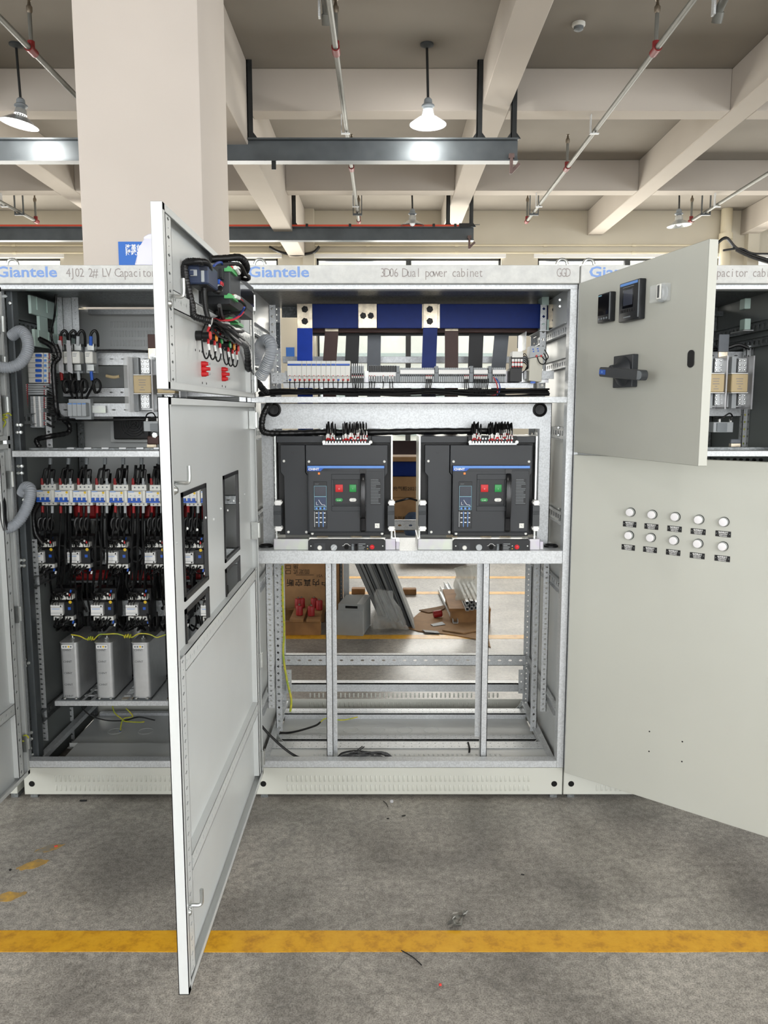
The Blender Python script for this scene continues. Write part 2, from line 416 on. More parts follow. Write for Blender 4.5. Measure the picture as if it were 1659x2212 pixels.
# ---------------------------------------------------------------- walls with window openings
WIN = [(-7.2, -4.594), (-4.1, -1.507), (-.962, 1.665), (2.184, 4.765), (5.3, 7.3)]
W0, W1 = 1.05, 3.79
b = MB(); prev = XL
for x0, x1 in WIN: b.box(prev, x0, WALLY, WALLY + .24, 0, SLAB); b.box(x0, x1, WALLY, WALLY + .24, 0, W0); b.box(x0, x1, WALLY, WALLY + .24, W1, SLAB); prev = x1
b.box(prev, XR, WALLY, WALLY + .24, 0, SLAB); wall_far = struct(b.build('wall_far', 'plaster_wall', smooth=0))
b = MB()   # pilasters on the far wall
for x0 in (-1.14, 5.1): b.box(x0, x0 + .16, WALLY - .12, WALLY, 0, SLAB); b.build('pilaster', 'plaster_wall', wall_far); b = MB()
for k, (x0, x1) in enumerate(WIN):
    w = bpy.data.objects.new('window_%d' % (k + 1), None); COL.objects.link(w); w.location = (x0, WALLY, W0); WM[w.name] = Matrix.Translation(w.location); struct(w)
    b = MB(); t = .028; yy = WALLY + .06
    b.box(x0, x1, yy, yy + .06, W0, W0 + t); b.box(x0, x1, yy, yy + .06, W1 - t, W1); b.box(x0, x0 + t, yy, yy + .06, W0, W1); b.box(x1 - t, x1, yy, yy + .06, W0, W1)
    b.box(x0, x1, yy, yy + .06, 1.75, 1.80)
    b.build('window_frame', 'win_frame', w)
    n = 2; pw = (x1 - x0) / n
    for i in range(1, n):
        b = MB(); b.box(x0 + i * pw - .037, x0 + i * pw + .037, yy - .005, yy + .065, W0 + t, W1 - t); b.build('mullion', 'win_frame', w)
    for i in range(n):
        for z0, z1 in ((W0 + t, 1.75), (1.80, W1 - t)):
            b = MB(); b.box(x0 + i * pw + .03, x0 + (i + 1) * pw - .03, yy + .025, yy + .031, z0, z1); b.build('pane', 'glass_win', w)
    b = MB(); b.box(x0 - .06, x1 + .06, WALLY - .03, WALLY + .02, W1, W1 + .06); b.build('lintel_trim', 'white', w)
# back wall behind the photographer and the side walls, with their own openings
BW = [(-7.2, -4.2), (-3.4, -.4), (.4, 3.4), (4.2, 7.2)]
b = MB(); prev = XL
for x0, x1 in BW: b.box(prev, x0, YN - .2, YN, 0, SLAB); b.box(x0, x1, YN - .2, YN, 0, .85); b.box(x0, x1, YN - .2, YN, 3.75, SLAB); prev = x1
b.box(prev, XR, YN - .2, YN, 0, SLAB); struct(b.build('wall_back', 'plaster_wall', smooth=0))
b = MB(); prev = YN
for y0, y1 in ((-3.8, -1.4), (-.4, 2.0), (3.0, 5.4), (7.0, 9.4)):
    b.box(XR, XR + .2, prev, y0, 0, SLAB); b.box(XR, XR + .2, y0, y1, 0, 1.3); b.box(XR, XR + .2, y0, y1, 3.5, SLAB); prev = y1
b.box(XR, XR + .2, prev, WALLY + .24, 0, SLAB); struct(b.build('wall_right', 'plaster_wall', smooth=0))
b = MB(); prev = YN
for y0, y1 in ((-3.8, -1.4), (-.4, 2.0), (3.0, 5.4)):  # unseen openings, added to go with the extra light from the left
    b.box(XL - .2, XL, prev, y0, 0, SLAB); b.box(XL - .2, XL, y0, y1, 0, 1.3); b.box(XL - .2, XL, y0, y1, 3.5, SLAB); prev = y1
b.box(XL - .2, XL, prev, WALLY + .24, 0, SLAB); struct(b.build('wall_left', 'plaster_wall', smooth=0))
# ---------------------------------------------------------------- outside the far windows
b = MB(); b.box(-30, 30, WALLY + .24, 40, -.6, -.5); struct(b.build('ground_outside', 'ground_out', smooth=0))
ob = thing('neighbouring_building', 'pale factory building seen through the far windows', 'building', (0, 24, -.5))
b = MB(); b.box(-26, 26, 24, 30, -.5, 6.0); b.build('wall', 'facade', ob)
b = MB(); b.box(-26, 26, 23.9, 24, 3.1, 3.35); b.build('ledge', 'facade_dk', ob)
for k in range(16):
    b = MB(); x0 = -24 + k * 3.05; b.box(x0, x0 + 1.6, 23.95, 24.02, .9, 2.7); w_ = b.build('window', 'facade_dk', ob)
    b = MB(); b.box(x0 + .77, x0 + .83, 23.9, 23.95, .9, 2.7); b.build('mullion', 'white', w_)

# ---------------------------------------------------------------- the column
CX0, CX1, CY0, CY1 = -1.575, -.938, 4.25, 4.955
b = MB(); b.box(CX0, CX1, CY0, CY1, 0, SLAB); column = struct(b.build('column', 'plaster_col', bevel=.012, seg=2))
# notice board on the column
p0 = at(255, 522, CY0 - .006)
sg = thing('notice_board', 'blue and white notice on the concrete column above the capacitor cabinet', 'sign', (p0.x, CY0, p0.z - .28))
sw, sh = .30, .29; sx0, sz1 = p0.x, p0.z
b = MB(); b.box(sx0, sx0 + sw, CY0 - .006, CY0 - .0005, sz1 - sh, sz1); b.build('board', 'sign_blue', sg)
arc = []
def arcband(o0, o1, matn, yy):
    b = MB(); n = 18; lo, hi = [], []
    for k in range(n + 1):
        t = k / n; x = sx0 + .001 + (sw - .002) * t
        base = sz1 - .158 + .075 * math.sin(t * PI / 2) - .0
        lo.append((x, max(base - o0, sz1 - sh + .001))); hi.append((x, max(base - o1, sz1 - sh + .001)))
    vs = [(x, yy, z) for x, z in lo] + [(x, yy, z) for x, z in hi]
    b.add(vs, [(k, k + 1, n + 1 + k + 1, n + 1 + k) for k in range(n)]); b.build('printed_band', matn, sg, smooth=0)
arcband(.016, 0, 'white', CY0 - .0066); arcband(.30, .034, 'white', CY0 - .0066)
k_ = .0026
text('改革创新', .031, (sx0 + .036, CY0 - .0066, sz1 - .040), UX, UZ, sg, 'white', sx=.95, bold=.0006)
text('持续改进', .031, (sx0 + .036, CY0 - .0066, sz1 - .066), UX, UZ, sg, 'white', sx=.95, bold=.0006)

# ---------------------------------------------------------------- steel beams on hangers
def steel(name, label, y, zt, zb, xr, hang, orange=False):
    t = thing(name, label, 'steel beam', (xr, y, zb))
    b = MB(); w = .05
    b.box(XL + .2, xr, y - w, y + w, zt - .012, zt); b.box(XL + .2, xr, y - w, y + w, zb, zb + .012); b.box(XL + .2, xr, y - .004, y + .004, zb + .01, zt - .01)
    b.build('beam_section', 'steel_dk', t)
    for i, (x, ztop) in enumerate(hang):
        b = MB(); b.box(x - .022, x + .022, y - .03, y - .024, zt, ztop); b.box(x - .022, x - .016, y - .03, y + .03, zt, ztop)
        b.prism([(-.06, 0), (.06, 0), (.022, .05), (-.022, .05)], (x, y - .02, zt), UX, UZ, (0, .008, 0))
        b.build('hanger', 'steel_blk', t)
    # end stop with a stub and a diagonal plate
    b = MB(); x = xr - .055
    b.box(x - .02, x + .022, y - .06, y - .02, zb + .02, zb + .055); b.box(x - .012, x + .012, y - .058, y - .03, zb - .10, zb + .03)
    b.prism([(0, -.105), (.075, -.03), (.06, -.012), (0, -.065)], (x, y - .05, zb), UX, UZ, (0, .02, 0))
    b.build('end_stop', 'rust', t)
    if orange:
        b = MB(); b.box(XL + .2, xr - .14, y - .045, y - .015, zt, zt + .022); b.build('cable_rail', 'rail_orange', t)
        for x in (-6, -1.9, -.93, -.41, .6, .86):
            b = MB(); b.box(x - .014, x + .014, y - .06, y - .01, zt - .005, zt + .03); b.build('rail_clip', 'black', t)
        b = MB(); b.box(xr - .18, xr - .04, y - .06, y - .0, zt - .01, zt + .035); b.build('end_feed', 'black', t)
        b = MB(); b.cyl((xr - .05, y - .03, zt + .02), (xr + .07, y - .03, zt + .025), .004, n=6); b.build('end_wire', 'steel_blk', t)
    else:
        b = MB(); px_ = X(592, 355, y); b.box(px_ - .018, px_ + .018, y - .02, y - .012, zb - .06, zb); b.build('hook_plate', 'steel_blk', t)
    return t
steel('steel_beam', 'grey steel I-beam hung from the ceiling nearest the column', 6.76, Z(297, 6.71), Z(347, 6.71), X(1120, 320, 6.71), [(-1.085, 4.434), (.775, 4.434), (1.055, 4.434), (-3.45, 4.434)])
steel('steel_beam', 'steel I-beam carrying an orange cable rail near the far windows', 9.9, Z(489, 9.85), Z(519, 9.85), X(1024, 500, 9.85), [(-1.085, 4.434), (.775, 4.434), (1.055, 4.434), (-3.45, 4.434)], True)

# ---------------------------------------------------------------- sprinkler pipes
ZP = 3.98
def sprinkler(x, tees, yend, which, y0=-2.0):
    t = thing('sprinkler_pipe', which, 'sprinkler pipe', (x, yend, ZP))
    b = MB(); b.cyl((x, y0, ZP), (x, yend, ZP), .019, n=12); b.build('pipe', 'pipe', t)
    for y in tees:
        b = MB(); b.cyl((x, y - .05, ZP), (x, y + .05, ZP), .027, n=12); b.cyl((x, y, ZP), (x, y, ZP + .055), .023, n=10); b.build('tee', 'tee_red', t)
        b = MB(); b.cyl((x, y, ZP + .05), (x, y, ZP + .23), .014, n=8); r = b.build('riser', 'pipe', t)
        b = MB(); b.lathe([(.014, 0), (.02, .012), (.02, .04), (.012, .05), (.008, .075), (.016, .08), (.016, .084)], (x, y, ZP + .225), n=10); b.build('sprinkler_head', 'brass', r)
    for y in (6.98, 9.37):
        b = MB(); b.box(x - .045, x - .04, y - .025, y + .025, ZP - .03, XB + .002); b.box(x - .045, x + .03, y - .012, y + .012, ZP - .031, ZP - .024); b.build('strap', 'galv', t)
    y = 9.72
    b = MB(); b.box(x - .055, x - .045, y - .012, y + .012, ZP - .03, SLAB); b.box(x + .045, x + .055, y - .012, y + .012, ZP - .03, SLAB); b.box(x - .055, x + .055, y - .015, y + .015, ZP - .04, ZP - .02)
    b.build('trapeze_hanger', 'steel_dk', t)
    return t
for x, lab in ((-4.33, 'sprinkler pipe with a red end tee beyond the hanging lamp at the far left'), (-2.31, 'sprinkler pipe with a red tee running beside the lamp at the column'),
               (-.315, 'sprinkler pipe running over the dual power cabinet toward the windows'), (1.78, 'long sprinkler pipe with two red tees near the smoke detector'),
               (3.82, 'sprinkler pipe ending beside the far hanging lamp above the open door')):
    sprinkler(x, (3.0, 5.50, 8.02, 10.17), 10.2, lab)
# short drop pipes with straps at the top edge of the picture
for px, py, lab in ((706, 45, 'short grey elbow pipe with strap over the middle sprinkler pipe'), (1550, 40, 'short grey elbow pipe with strap beside the long sprinkler pipe')):
    p = at(px, py, 5.25); t = thing('drop_pipe', lab, 'pipe', tuple(p))
    b = MB(); b.tube([(p.x, p.y - .5, p.z + .10), (p.x, p.y - .3, p.z + .10), (p.x, p.y - .06, p.z + .06), (p.x, p.y, p.z)], .026, n=12, sub=5); b.build('pipe', 'pipe', t)
    b = MB(); b.cyl((p.x, p.y - .02, p.z + .03), (p.x, p.y + .012, p.z - .02), .032, n=14); b.build('coupling', 'pipe', t)
    b = MB(); b.box(p.x - .05, p.x - .036, p.y - .06, p.y - .02, p.z - .0, SLAB - .001); b.build('strap', 'galv', t)
# ---------------------------------------------------------------- pendant lamps
def lamp(x, y, lab, lit, tilt=0.0, power=30, shade=None):
    t = thing('pendant_lamp', lab, 'lamp', (x, y, SLAB))
    b = MB(); b.lathe([(.052, 0), (.052, -.012), (.03, -.022), (.012, -.03)], (x, y, SLAB), n=18); b.build('canopy', 'steel_dk', t)
    b = MB(); b.cyl((x, y, SLAB - .02), (x + .012, y, 4.03), .010, n=8); b.build('rod', 'steel_blk', t)
    b = MB(); b.lathe([(.018, .012), (.03, .0), (.034, -.03), (.05, -.042), (.05, -.052), (.03, -.062), (.03, -.075)], (x + .012, y, 4.03), n=16); b.build('holder', 'grey_pl_dk', t)
    R = Matrix.Rotation(tilt, 4, 'Y')
    A = R @ Vector((0, 0, 1)); O = Vector((x + .012, y, 3.96))
    b = MB(); b.lathe([(.04, .0), (.044, -.02), (.046, -.05), (.07, -.062), (.142, -.112), (.142, -.115), (.068, -.067), (.042, -.055), (.036, -.004)], O, A, n=28)
    b.build('shade', shade or ('shade_glass' if lit else 'shade_metal'), t)
    b = MB(); b.lathe([(.0, -.12), (.022, -.112), (.034, -.09), (.034, -.06), (.02, -.03), (0, -.02)] if not lit else [(0, -.105), (.03, -.095), (.046, -.07), (.046, -.04), (.03, -.018), (0, -.01)], O, A, n=16)
    b.build('bulb', 'lamp_lit' if lit else 'lamp_faint_glow', t)
    if lit:
        l = bpy.data.lights.new('lamp_light', 'POINT'); l.energy = power; l.shadow_soft_size = .05; l.color = (1, .97, .92)
        o = bpy.data.objects.new('lamp_light', l); COL.objects.link(o); o.location = O + A * -.15
    return t
lamp(.33, 6.46, 'lit clear pendant lamp hanging above the dual power cabinet', True, power=16)
lamp(-2.83, 6.46, 'tilted metal pendant lamp beside the column', True, .18, power=20, shade='shade_metal')
lamp(.33, 9.83, 'small pendant lamp half hidden behind the orange cable rail', False)
lamp(3.53, 9.83, 'small metal pendant lamp above the open upper door, near the far wall', False, -.08)
# lamps of the same grid over and behind the photographer
for x in (-2.83, .33, 3.53):
    for y in (-.3,):
        lamp(x, y, 'pendant lamp over the photographer, %s' % ('on the column side', 'in the middle of its row', 'on the side of the swung doors')[int((x + 3) / 2.2)], True, power=30)
# ---------------------------------------------------------------- smoke detector
p = on_z(1250, 50, SLAB); t = thing('smoke_detector', 'round white smoke detector on the ceiling slab', 'smoke detector', (p.x, p.y, SLAB))
b = MB(); b.lathe([(.048, 0), (.048, -.018), (.04, -.026)], (p.x, p.y, SLAB), n=20); b.build('base', 'white_pl', t)
b = MB(); b.lathe([(.036, -.026), (.034, -.045), (.022, -.052), (.0, -.054)], (p.x, p.y, SLAB), n=20); b.build('sensor_head', 'grey_pl_dk', t)
# ---------------------------------------------------------------- conduits, cables and downpipe on the far wall
for py, lab in ((530, 'upper cream conduit along the far wall above the windows'), (546, 'lower cream conduit along the far wall above the windows')):
    z = Z(py, WALLY - .03); t = thing('conduit', lab, 'conduit', (0, WALLY - .03, z))
    for xa, xb in ((XL + .01, -1.36), (-.975, 4.7)): b = MB(); b.cyl((xa, WALLY - .03, z), (xb, WALLY - .03, z), .014, n=8); b.build('pipe', 'cream_pipe', t)
    for k in range(9): b = MB(); b.cyl((-6.5 + k * 1.25, WALLY - .03, z), (-6.45 + k * 1.25, WALLY - .03, z), .021, n=8); b.build('clip', 'cream_pipe', t)
b = MB(); y = WALLY - .10
for k in range(4):
    o = Vector((0, -.02 * k, random.uniform(-.02, .02)))
    b.tube([at(583, 534, y) + o, at(606, 545, y) + o, at(640, 549 + k, y) + o, at(676, 546, y) + o, at(690, 533, y) + o], .016, n=6)
tag(b.build('cable_bundle', 'cable'), 'black cable bundle tied to the conduits beside the far pilaster', 'cable')
b = MB(); y = WALLY - .35
b.tube([at(1545, 530, y), at(1568, 514, y), at(1590, 536, y), at(1625, 552, y), at(1700, 572, y)], .022, n=6)
b.tube([at(1562, 541, y), at(1600, 537, y), at(1630, 548, y), at(1700, 547, y)], .014, n=6)
b.tube([at(1590, 540, y - .02), at(1625, 556, y - .02), at(1700, 580, y - .02)], .02, n=6)
tag(b.build('cable_bundle', 'cable'), 'black cables slung near the cream downpipe', 'cable')
b = MB(); x = 4.79; y = WALLY - .10
t = thing('downpipe', 'cream downpipe with collar beside the last far window', 'pipe', (x, y, 0))
b.cyl((x, y, 0), (x, y, SLAB - .002), .075, n=16); b.build('pipe', 'cream_pipe', t)
b = MB(); b.cyl((x, y, 4.02), (x, y, 4.10), .092, n=16); b.build('collar', 'cream_pipe', t)
# small blue notice on the far wall
p = at(633, 755, WALLY - .004); b = MB(); b.box(p.x - .10, p.x + .02, WALLY - .012, WALLY - .002, p.z - .1, p.z + .03); tag(b.build('wall_notice', 'sign_blue'), 'small blue notice on the far wall between windows', 'sign')
# ================================================================ switchgear cabinets
XC0, XC1 = -.545, .757            # dual power cabinet
XA0, XA1 = -1.527, -.549          # capacitor cabinet beside the column
XE0, XE1 = .761, 1.63             # capacitor cabinet behind the open doors
DEP = .80
def on_x(px, py, x):
    u, w = nrm(px, py); Y = x / u; return Vector((x, Y, CH + w * Y))
ZN0, ZN1 = Z(612, D - .03), Z(572.5, D - .03)       # nameplate
ZPL = Z(1658, D)                                      # top of plinth
def louvres(b, x0, x1, zc, h, n, y, sgn=-1):
    """pressed louvres: little half-round ribs on a sheet facing sgn*Y"""
    for k in range(n):
        x = x0 + (x1 - x0) * k / (n - 1); w = .0042; prof = [(-w, 0), (-w * .7, .0026), (0, .0036), (w * .7, .0026), (w, 0)]
        vs = []; fs = []
        for z, s in ((zc - h / 2, 0.0), (zc - h / 2 + .006, 1), (zc + h / 2 - .006, 1), (zc + h / 2, 0.0)):
            vs += [(x + q[0] * (.8 if s == 0 else 1), y + sgn * q[1] * s, z) for q in prof]
        for i in range(3):
            for j in range(4):
                f = (i * 5 + j, i * 5 + j + 1, (i + 1) * 5 + j + 1, (i + 1) * 5 + j)
                fs.append(f if sgn < 0 else f[::-1])
        b.add(vs, fs)
def rail_y(parent, x, y0, y1, z0, h, n, name='side_rail', matn='galv', lip=.02, sgn=-1):
    """perforated rail running front to back, in a plane of constant x, with a lip toward sgn*X"""
    b = MB(); b.perf((x, y0, z0), (0, y1 - y0, 0), (0, 0, h), (.0025 * sgn, 0, 0), n, 1, lambda i, j: (.62, .42, .1))
    b.box(x, x + sgn * lip, y0, y1, z0 + h - .002, z0 + h); b.box(x, x + sgn * lip, y0, y1, z0, z0 + .002)
    return b.build(name, matn, parent, smooth=0)
def angle_post(parent, x, y, z0, z1, w1, w2, pitch, name='perforated_angle', sx=1, matn='galv'):
    """upright angle: one flange facing the camera (width w1 toward sx), one flange running back (w2); holes in both"""
    n = max(2, int((z1 - z0) / pitch)); b = MB()
    b.perf((x, y, z0), (sx * w1, 0, 0), (0, 0, z1 - z0), (0, .0025, 0), 1, n, lambda i, j: (.5, .42, .5))
    b.perf((x, y, z0), (0, w2, 0), (0, 0, z1 - z0), (.0025 * sx, 0, 0), 1, n, lambda i, j: (.5, .42, .5))
    return b.build(name, matn, parent, smooth=0)
def rail_x(parent, x0, x1, y, z0, h, n, hole=(.36, .22, .5), name='mounting_rail', matn='galv', rows=1, lip=.03):
    b = MB(); b.perf((x0, y, z0), (x1 - x0, 0, 0), (0, 0, h), (0, .0025, 0), n, rows, hole if callable(hole) else (lambda i, j: hole))
    if lip: b.box(x0, x1, y, y + lip, z0 + h - .0025, z0 + h); b.box(x0, x1, y, y + lip, z0, z0 + .0025)
    return b.build(name, matn, parent, smooth=0)
def bolts(parent, pts, r=.007, name='bolt', axis=(0, -1, 0), matn='zinc', h=.006):
    for p in pts:
        b = MB(); b.lathe([(r, 0), (r, h * .55), (r * .7, h), (0, h * 1.05)], p, axis, n=8); b.build(name, matn, parent)

def cabinet(name, label, x0, x1, title, logo_x, title_x, ggd=None, louv=(0, 0), back=True, roof_holes=True, right_wall=True, left_wall=True):
    t = thing(name, label, 'cabinet', ((x0 + x1) / 2, D + .4, 0))
    # plinth
    b = MB(); b.box(x0 - .0, x1 + .0, D, D + .0025, .018, ZPL); b.box(x0, x1, D, D + .05, ZPL - .0025, ZPL); b.box(x0, x1, D, D + .03, .018, .0205)
    b.box(x0, x0 + .0025, D, D + .05, .018, ZPL); b.box(x1 - .0025, x1, D, D + .05, .018, ZPL)
    pl = b.build('plinth', 'paint', t, bevel=.001)
    if louv[1] > louv[0]:
        b = MB(); n = int((louv[1] - louv[0]) / .0192)
        for py in (1682, 1702): louvres(b, louv[0], louv[1], Z(py, D), .028, n, D)
        b.build('louvres', 'paint', pl, kind='stuff', smooth=60)
    for x in (x0 + .033, x1 - .035):
        b = MB(); b.lathe([(.0125, .001), (.0125, -.012), (0, -.012)], (x, D, .066), (0, -1, 0), n=18); b.build('bolt_hole', 'hole_blk', pl)
    for x in (x0 + .02, x1 - .05):
        b = MB(); b.box(x, x + .03, D + .01, D + .06, 0, .018); b.box(x, x + .03, D + DEP - .07, D + DEP - .02, 0, .018); b.build('foot', 'galv_dk', t)
    # rear plinth
    b = MB(); b.box(x0, x1, D + DEP - .003, D + DEP, .018, ZPL); pr = b.build('rear_plinth', 'paint', t)
    # nameplate
    b = MB(); b.box(x0 + .001, x1 - .001, D - .03, D + .03, ZN0, ZN1); npl = b.build('nameplate', 'film', t, bevel=.0015)
    yl = D - .0306; k = D / 1700
    if logo_x is not None:
        o = text('Giantele', .056, (logo_x - .003, yl, ZN0 + .024), UX, UZ, npl, 'logo_blue', sx=1.25, bold=.0012)
    if title: text(title, .048, (title_x, yl, ZN0 + .024), UX, UZ, npl, 'ink_grey', sx=.8, bold=-.0003, mono=.01725)
    if ggd: text(ggd, .048, (x1 - .089, yl, ZN0 + .024), UX, UZ, npl, 'ink_grey', sx=.62, bold=-.0003, mono=.0175)
    # lifting eyes
    for x in (x0 + .052, x1 - .05):
        b = MB(); n = 20; c = (x, D + .06, ZN1 + .018); R = .021
        b.tube([(x + R * math.cos(2 * PI * q / n), D + .06, ZN1 + .018 + R * math.sin(2 * PI * q / n)) for q in range(n + 1)], .006, n=8, smooth=False); b.lathe([(.012, -.022), (.012, -.016)], c, n=10)
        b.build('lifting_eye', 'zinc', t)
    # front frame
    fz0, fz1 = Z(612, D), Z(625, D)
    zt = Z(625, D)
    b = MB(); b.box(x0, x1, D - .004, D + .045, zt, ZN0); b.build('top_rail', 'galv', t, bevel=.001)
    b = MB(); b.box(x0 + .016, x1 - .016, D, D + .045, ZPL, Z(1644, D)); b.build('bottom_rail', 'galv', t, bevel=.001)
    for xa, xb in ((x0, x0 + .0165), (x1 - .0275, x1)):
        b = MB(); b.box(xa, xb, D - .002, D + .05, ZPL, ZN0); b.build('front_post', 'galv', t, bevel=.001)
    # rear frame
    yr = D + DEP - .045
    for xa, xb, sx in ((x0 + .006, x0 + .04, 1), (x1 - .04, x1 - .006, -1)):
        n = 76; b = MB()
        b.perf((xa, yr, .06), (xb - xa, 0, 0), (0, 0, 2.08), (0, .0025, 0), 1, n, lambda i, j: (.2, .34, .5)); b.box(xa if sx > 0 else xb - .0025, (xa + .0025) if sx > 0 else xb, yr, yr + .04, .06, 2.14)
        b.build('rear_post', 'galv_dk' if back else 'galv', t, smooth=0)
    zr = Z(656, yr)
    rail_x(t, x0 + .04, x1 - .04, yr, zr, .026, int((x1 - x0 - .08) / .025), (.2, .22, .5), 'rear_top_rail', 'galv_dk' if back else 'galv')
    rail_x(t, x0 + .04, x1 - .04, yr, Z(1492, yr), .045, 2, lambda i, j: None, 'rear_bottom_rail')
    # roof
    nx = int((x1 - x0 - .1) / .0125); b = MB()
    b.perf((x0 + .05, D + .05, 2.135), (x1 - x0 - .1, 0, 0), (0, DEP - .1, 0), (0, 0, .002), nx, 10, lambda i, j: (.5, .09, .5) if roof_holes and 3 <= j <= 6 and nx * .15 < i < nx * .85 else None)
    b.box(x0, x0 + .05, D + .045, D + DEP, 2.135, 2.137); b.box(x1 - .05, x1, D + .045, D + DEP, 2.135, 2.137)
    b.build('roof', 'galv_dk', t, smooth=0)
    if left_wall:
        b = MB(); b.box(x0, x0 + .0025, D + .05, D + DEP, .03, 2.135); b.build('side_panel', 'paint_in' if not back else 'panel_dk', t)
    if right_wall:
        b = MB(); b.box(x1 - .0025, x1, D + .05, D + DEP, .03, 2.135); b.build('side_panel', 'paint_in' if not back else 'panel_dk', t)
    if back:
        b = MB(); b.box(x0 + .005, x1 - .005, D + DEP - .003, D + DEP, .15, 2.13); bk = b.build('back_panel', 'paint_in', t)
    # base frame
    for xa, xb in ((x0 + .02, x0 + .05), (x1 - .05, x1 - .02)): b = MB(); b.box(xa, xb, D + .05, D + DEP - .05, .125, .147); b.build('base_side_rail', 'galv', t)
    return t

def door_pan(parent, name, O, U, V, W, w, h, th, cuts=(), matn='paint', lip=.018):
    """folded sheet door: outer face in plane (O; U along width, V up), rim folded toward W; cuts are window rectangles (u0,u1,v0,v1)"""
    O, U, V, W = Vector(O), Vector(U), Vector(V), Vector(W); b = MB(); s = .002
    us = sorted({0, w} | {c[0] for c in cuts} | {c[1] for c in cuts}); vs = sorted({0, h} | {c[2] for c in cuts} | {c[3] for c in cuts})
    inside = lambda u, v: any(c[0] < u < c[1] and c[2] < v < c[3] for c in cuts)
    def blk(u0, u1, v0, v1, w0, w1): b.prism(orect(u0, u1, v0, v1), O + W * w0, U, V, W * (w1 - w0))
    if cuts:
        for i in range(len(us) - 1):
            for j in range(len(vs) - 1):
                if not inside((us[i] + us[i + 1]) / 2, (vs[j] + vs[j + 1]) / 2): blk(us[i], us[i + 1], vs[j], vs[j + 1], 0, s)
    else: blk(0, w, 0, h, 0, s)
    for a in ((0, s, 0, h), (w - s, w, 0, h), (0, w, 0, s), (0, w, h - s, h)): blk(*a, 0, th)
    for a in ((0, lip, 0, h), (w - lip, w, 0, h), (0, w, 0, lip), (0, w, h - lip, h)): blk(*a, th - s, th)
    return b.build(name, matn, parent, bevel=0.0012 if not cuts else 0)

# ---------------------------------------------------------------- the three cabinets
kx = D / 1700
cabC = cabinet('switchgear_cabinet', 'open dual power cabinet with two large breakers, middle of the row', XC0, XC1, '3D06 Dual power cabinet', X(540, 600, D), X(822, 600, D), 'GGD', louv=(X(622, 1690, D), X(1142, 1690, D)), back=False)
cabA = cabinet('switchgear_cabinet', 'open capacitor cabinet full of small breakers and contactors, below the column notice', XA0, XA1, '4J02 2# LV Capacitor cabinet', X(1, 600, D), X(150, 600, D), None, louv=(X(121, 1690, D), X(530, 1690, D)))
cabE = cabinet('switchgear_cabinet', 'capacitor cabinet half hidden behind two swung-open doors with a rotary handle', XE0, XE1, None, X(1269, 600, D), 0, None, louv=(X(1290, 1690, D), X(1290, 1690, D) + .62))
npE = [o for o in cabE.children if o.name.startswith('nameplate')][0]
text('4J01 1# LV Capacitor cabinet', .048, (X(1541, 600, D) - 13 * .01725, D - .0306, ZN0 + .024), UX, UZ, npE, 'ink_grey', sx=.8, bold=-.0003, mono=.01725)
# stub of the next cabinet at the picture's left edge
t = thing('switchgear_cabinet', 'edge of a further cabinet beyond the capacitor cabinet hinges', 'cabinet', (-1.95, D + .4, 0))
b = MB(); b.box(-2.4, -1.56, D + .006, D + .8, .018, 2.18); b.build('body', 'paint', t, bevel=.002)
b = MB(); b.box(-1.59, -1.56, D + .01, D + .06, 0, .018); b.box(-1.59, -1.56, D + .7, D + .76, 0, .018); b.box(-2.38, -2.34, D + .1, D + .7, 0, .018); b.build('foot', 'galv_dk', t)

# ---------------------------------------------------------------- dual power cabinet: shelves, plates, posts
YS = D + .004
z0, z1 = Z(870, D), Z(857, D)
b = MB(); b.box(XC0 + .0165, XC1 - .0275, D + .002, D + .06, z0, z1); b.build('upper_shelf_beam', 'galv', cabC, bevel=.001)
SH0, SH1 = Z(1218, D), Z(1190, D)
b = MB(); b.box(XC0 + .0165, XC1 - .0275, D + .002, D + .05, SH0, SH1); b.box(XC0 + .02, XC1 - .03, D + .05, D + .34, SH1 - .02, SH1); b.build('breaker_shelf', 'galv', cabC, bevel=.001)
for px in (575, 1190):
    p = at(px, 1181, D + .10); b = MB(); b.lathe([(.03, 0), (.03, .006), (.024, .010), (.02, .003), (0, .002)], (p.x, D + .10, SH1), n=20); b.build('cable_grommet', 'black', cabC)
# breaker front plate with its big cut-out
YP = D + .15
px0, px1 = X(566, 1000, YP), X(1189, 1000, YP); pz0, pz1 = SH1, Z(871, YP)
cx0, cx1, cz1 = X(591, 1000, YP), X(1164, 1000, YP), Z(926, YP)
b = MB()
for r in ((px0, cx0, pz0, pz1), (cx1, px1, pz0, pz1), (cx0, cx1, cz1, pz1)): b.box(r[0], r[1], YP, YP + .0025, r[2], r[3])
b.box(px0, px1, YP, YP + .02, pz1 - .0025, pz1); b.box(px1 - .0025, px1, YP, YP + .03, pz0, pz1)
plate = b.build('breaker_plate', 'galv', cabC)
for px in (592, 1166):
    p = at(px, 885, YP); b = MB(); b.lathe([(.030, 0), (.030, .005), (.024, .008), (.020, .002), (0, .001)], (p.x, YP, p.z), (0, -1, 0), n=22); b.build('cable_grommet', 'black', plate)
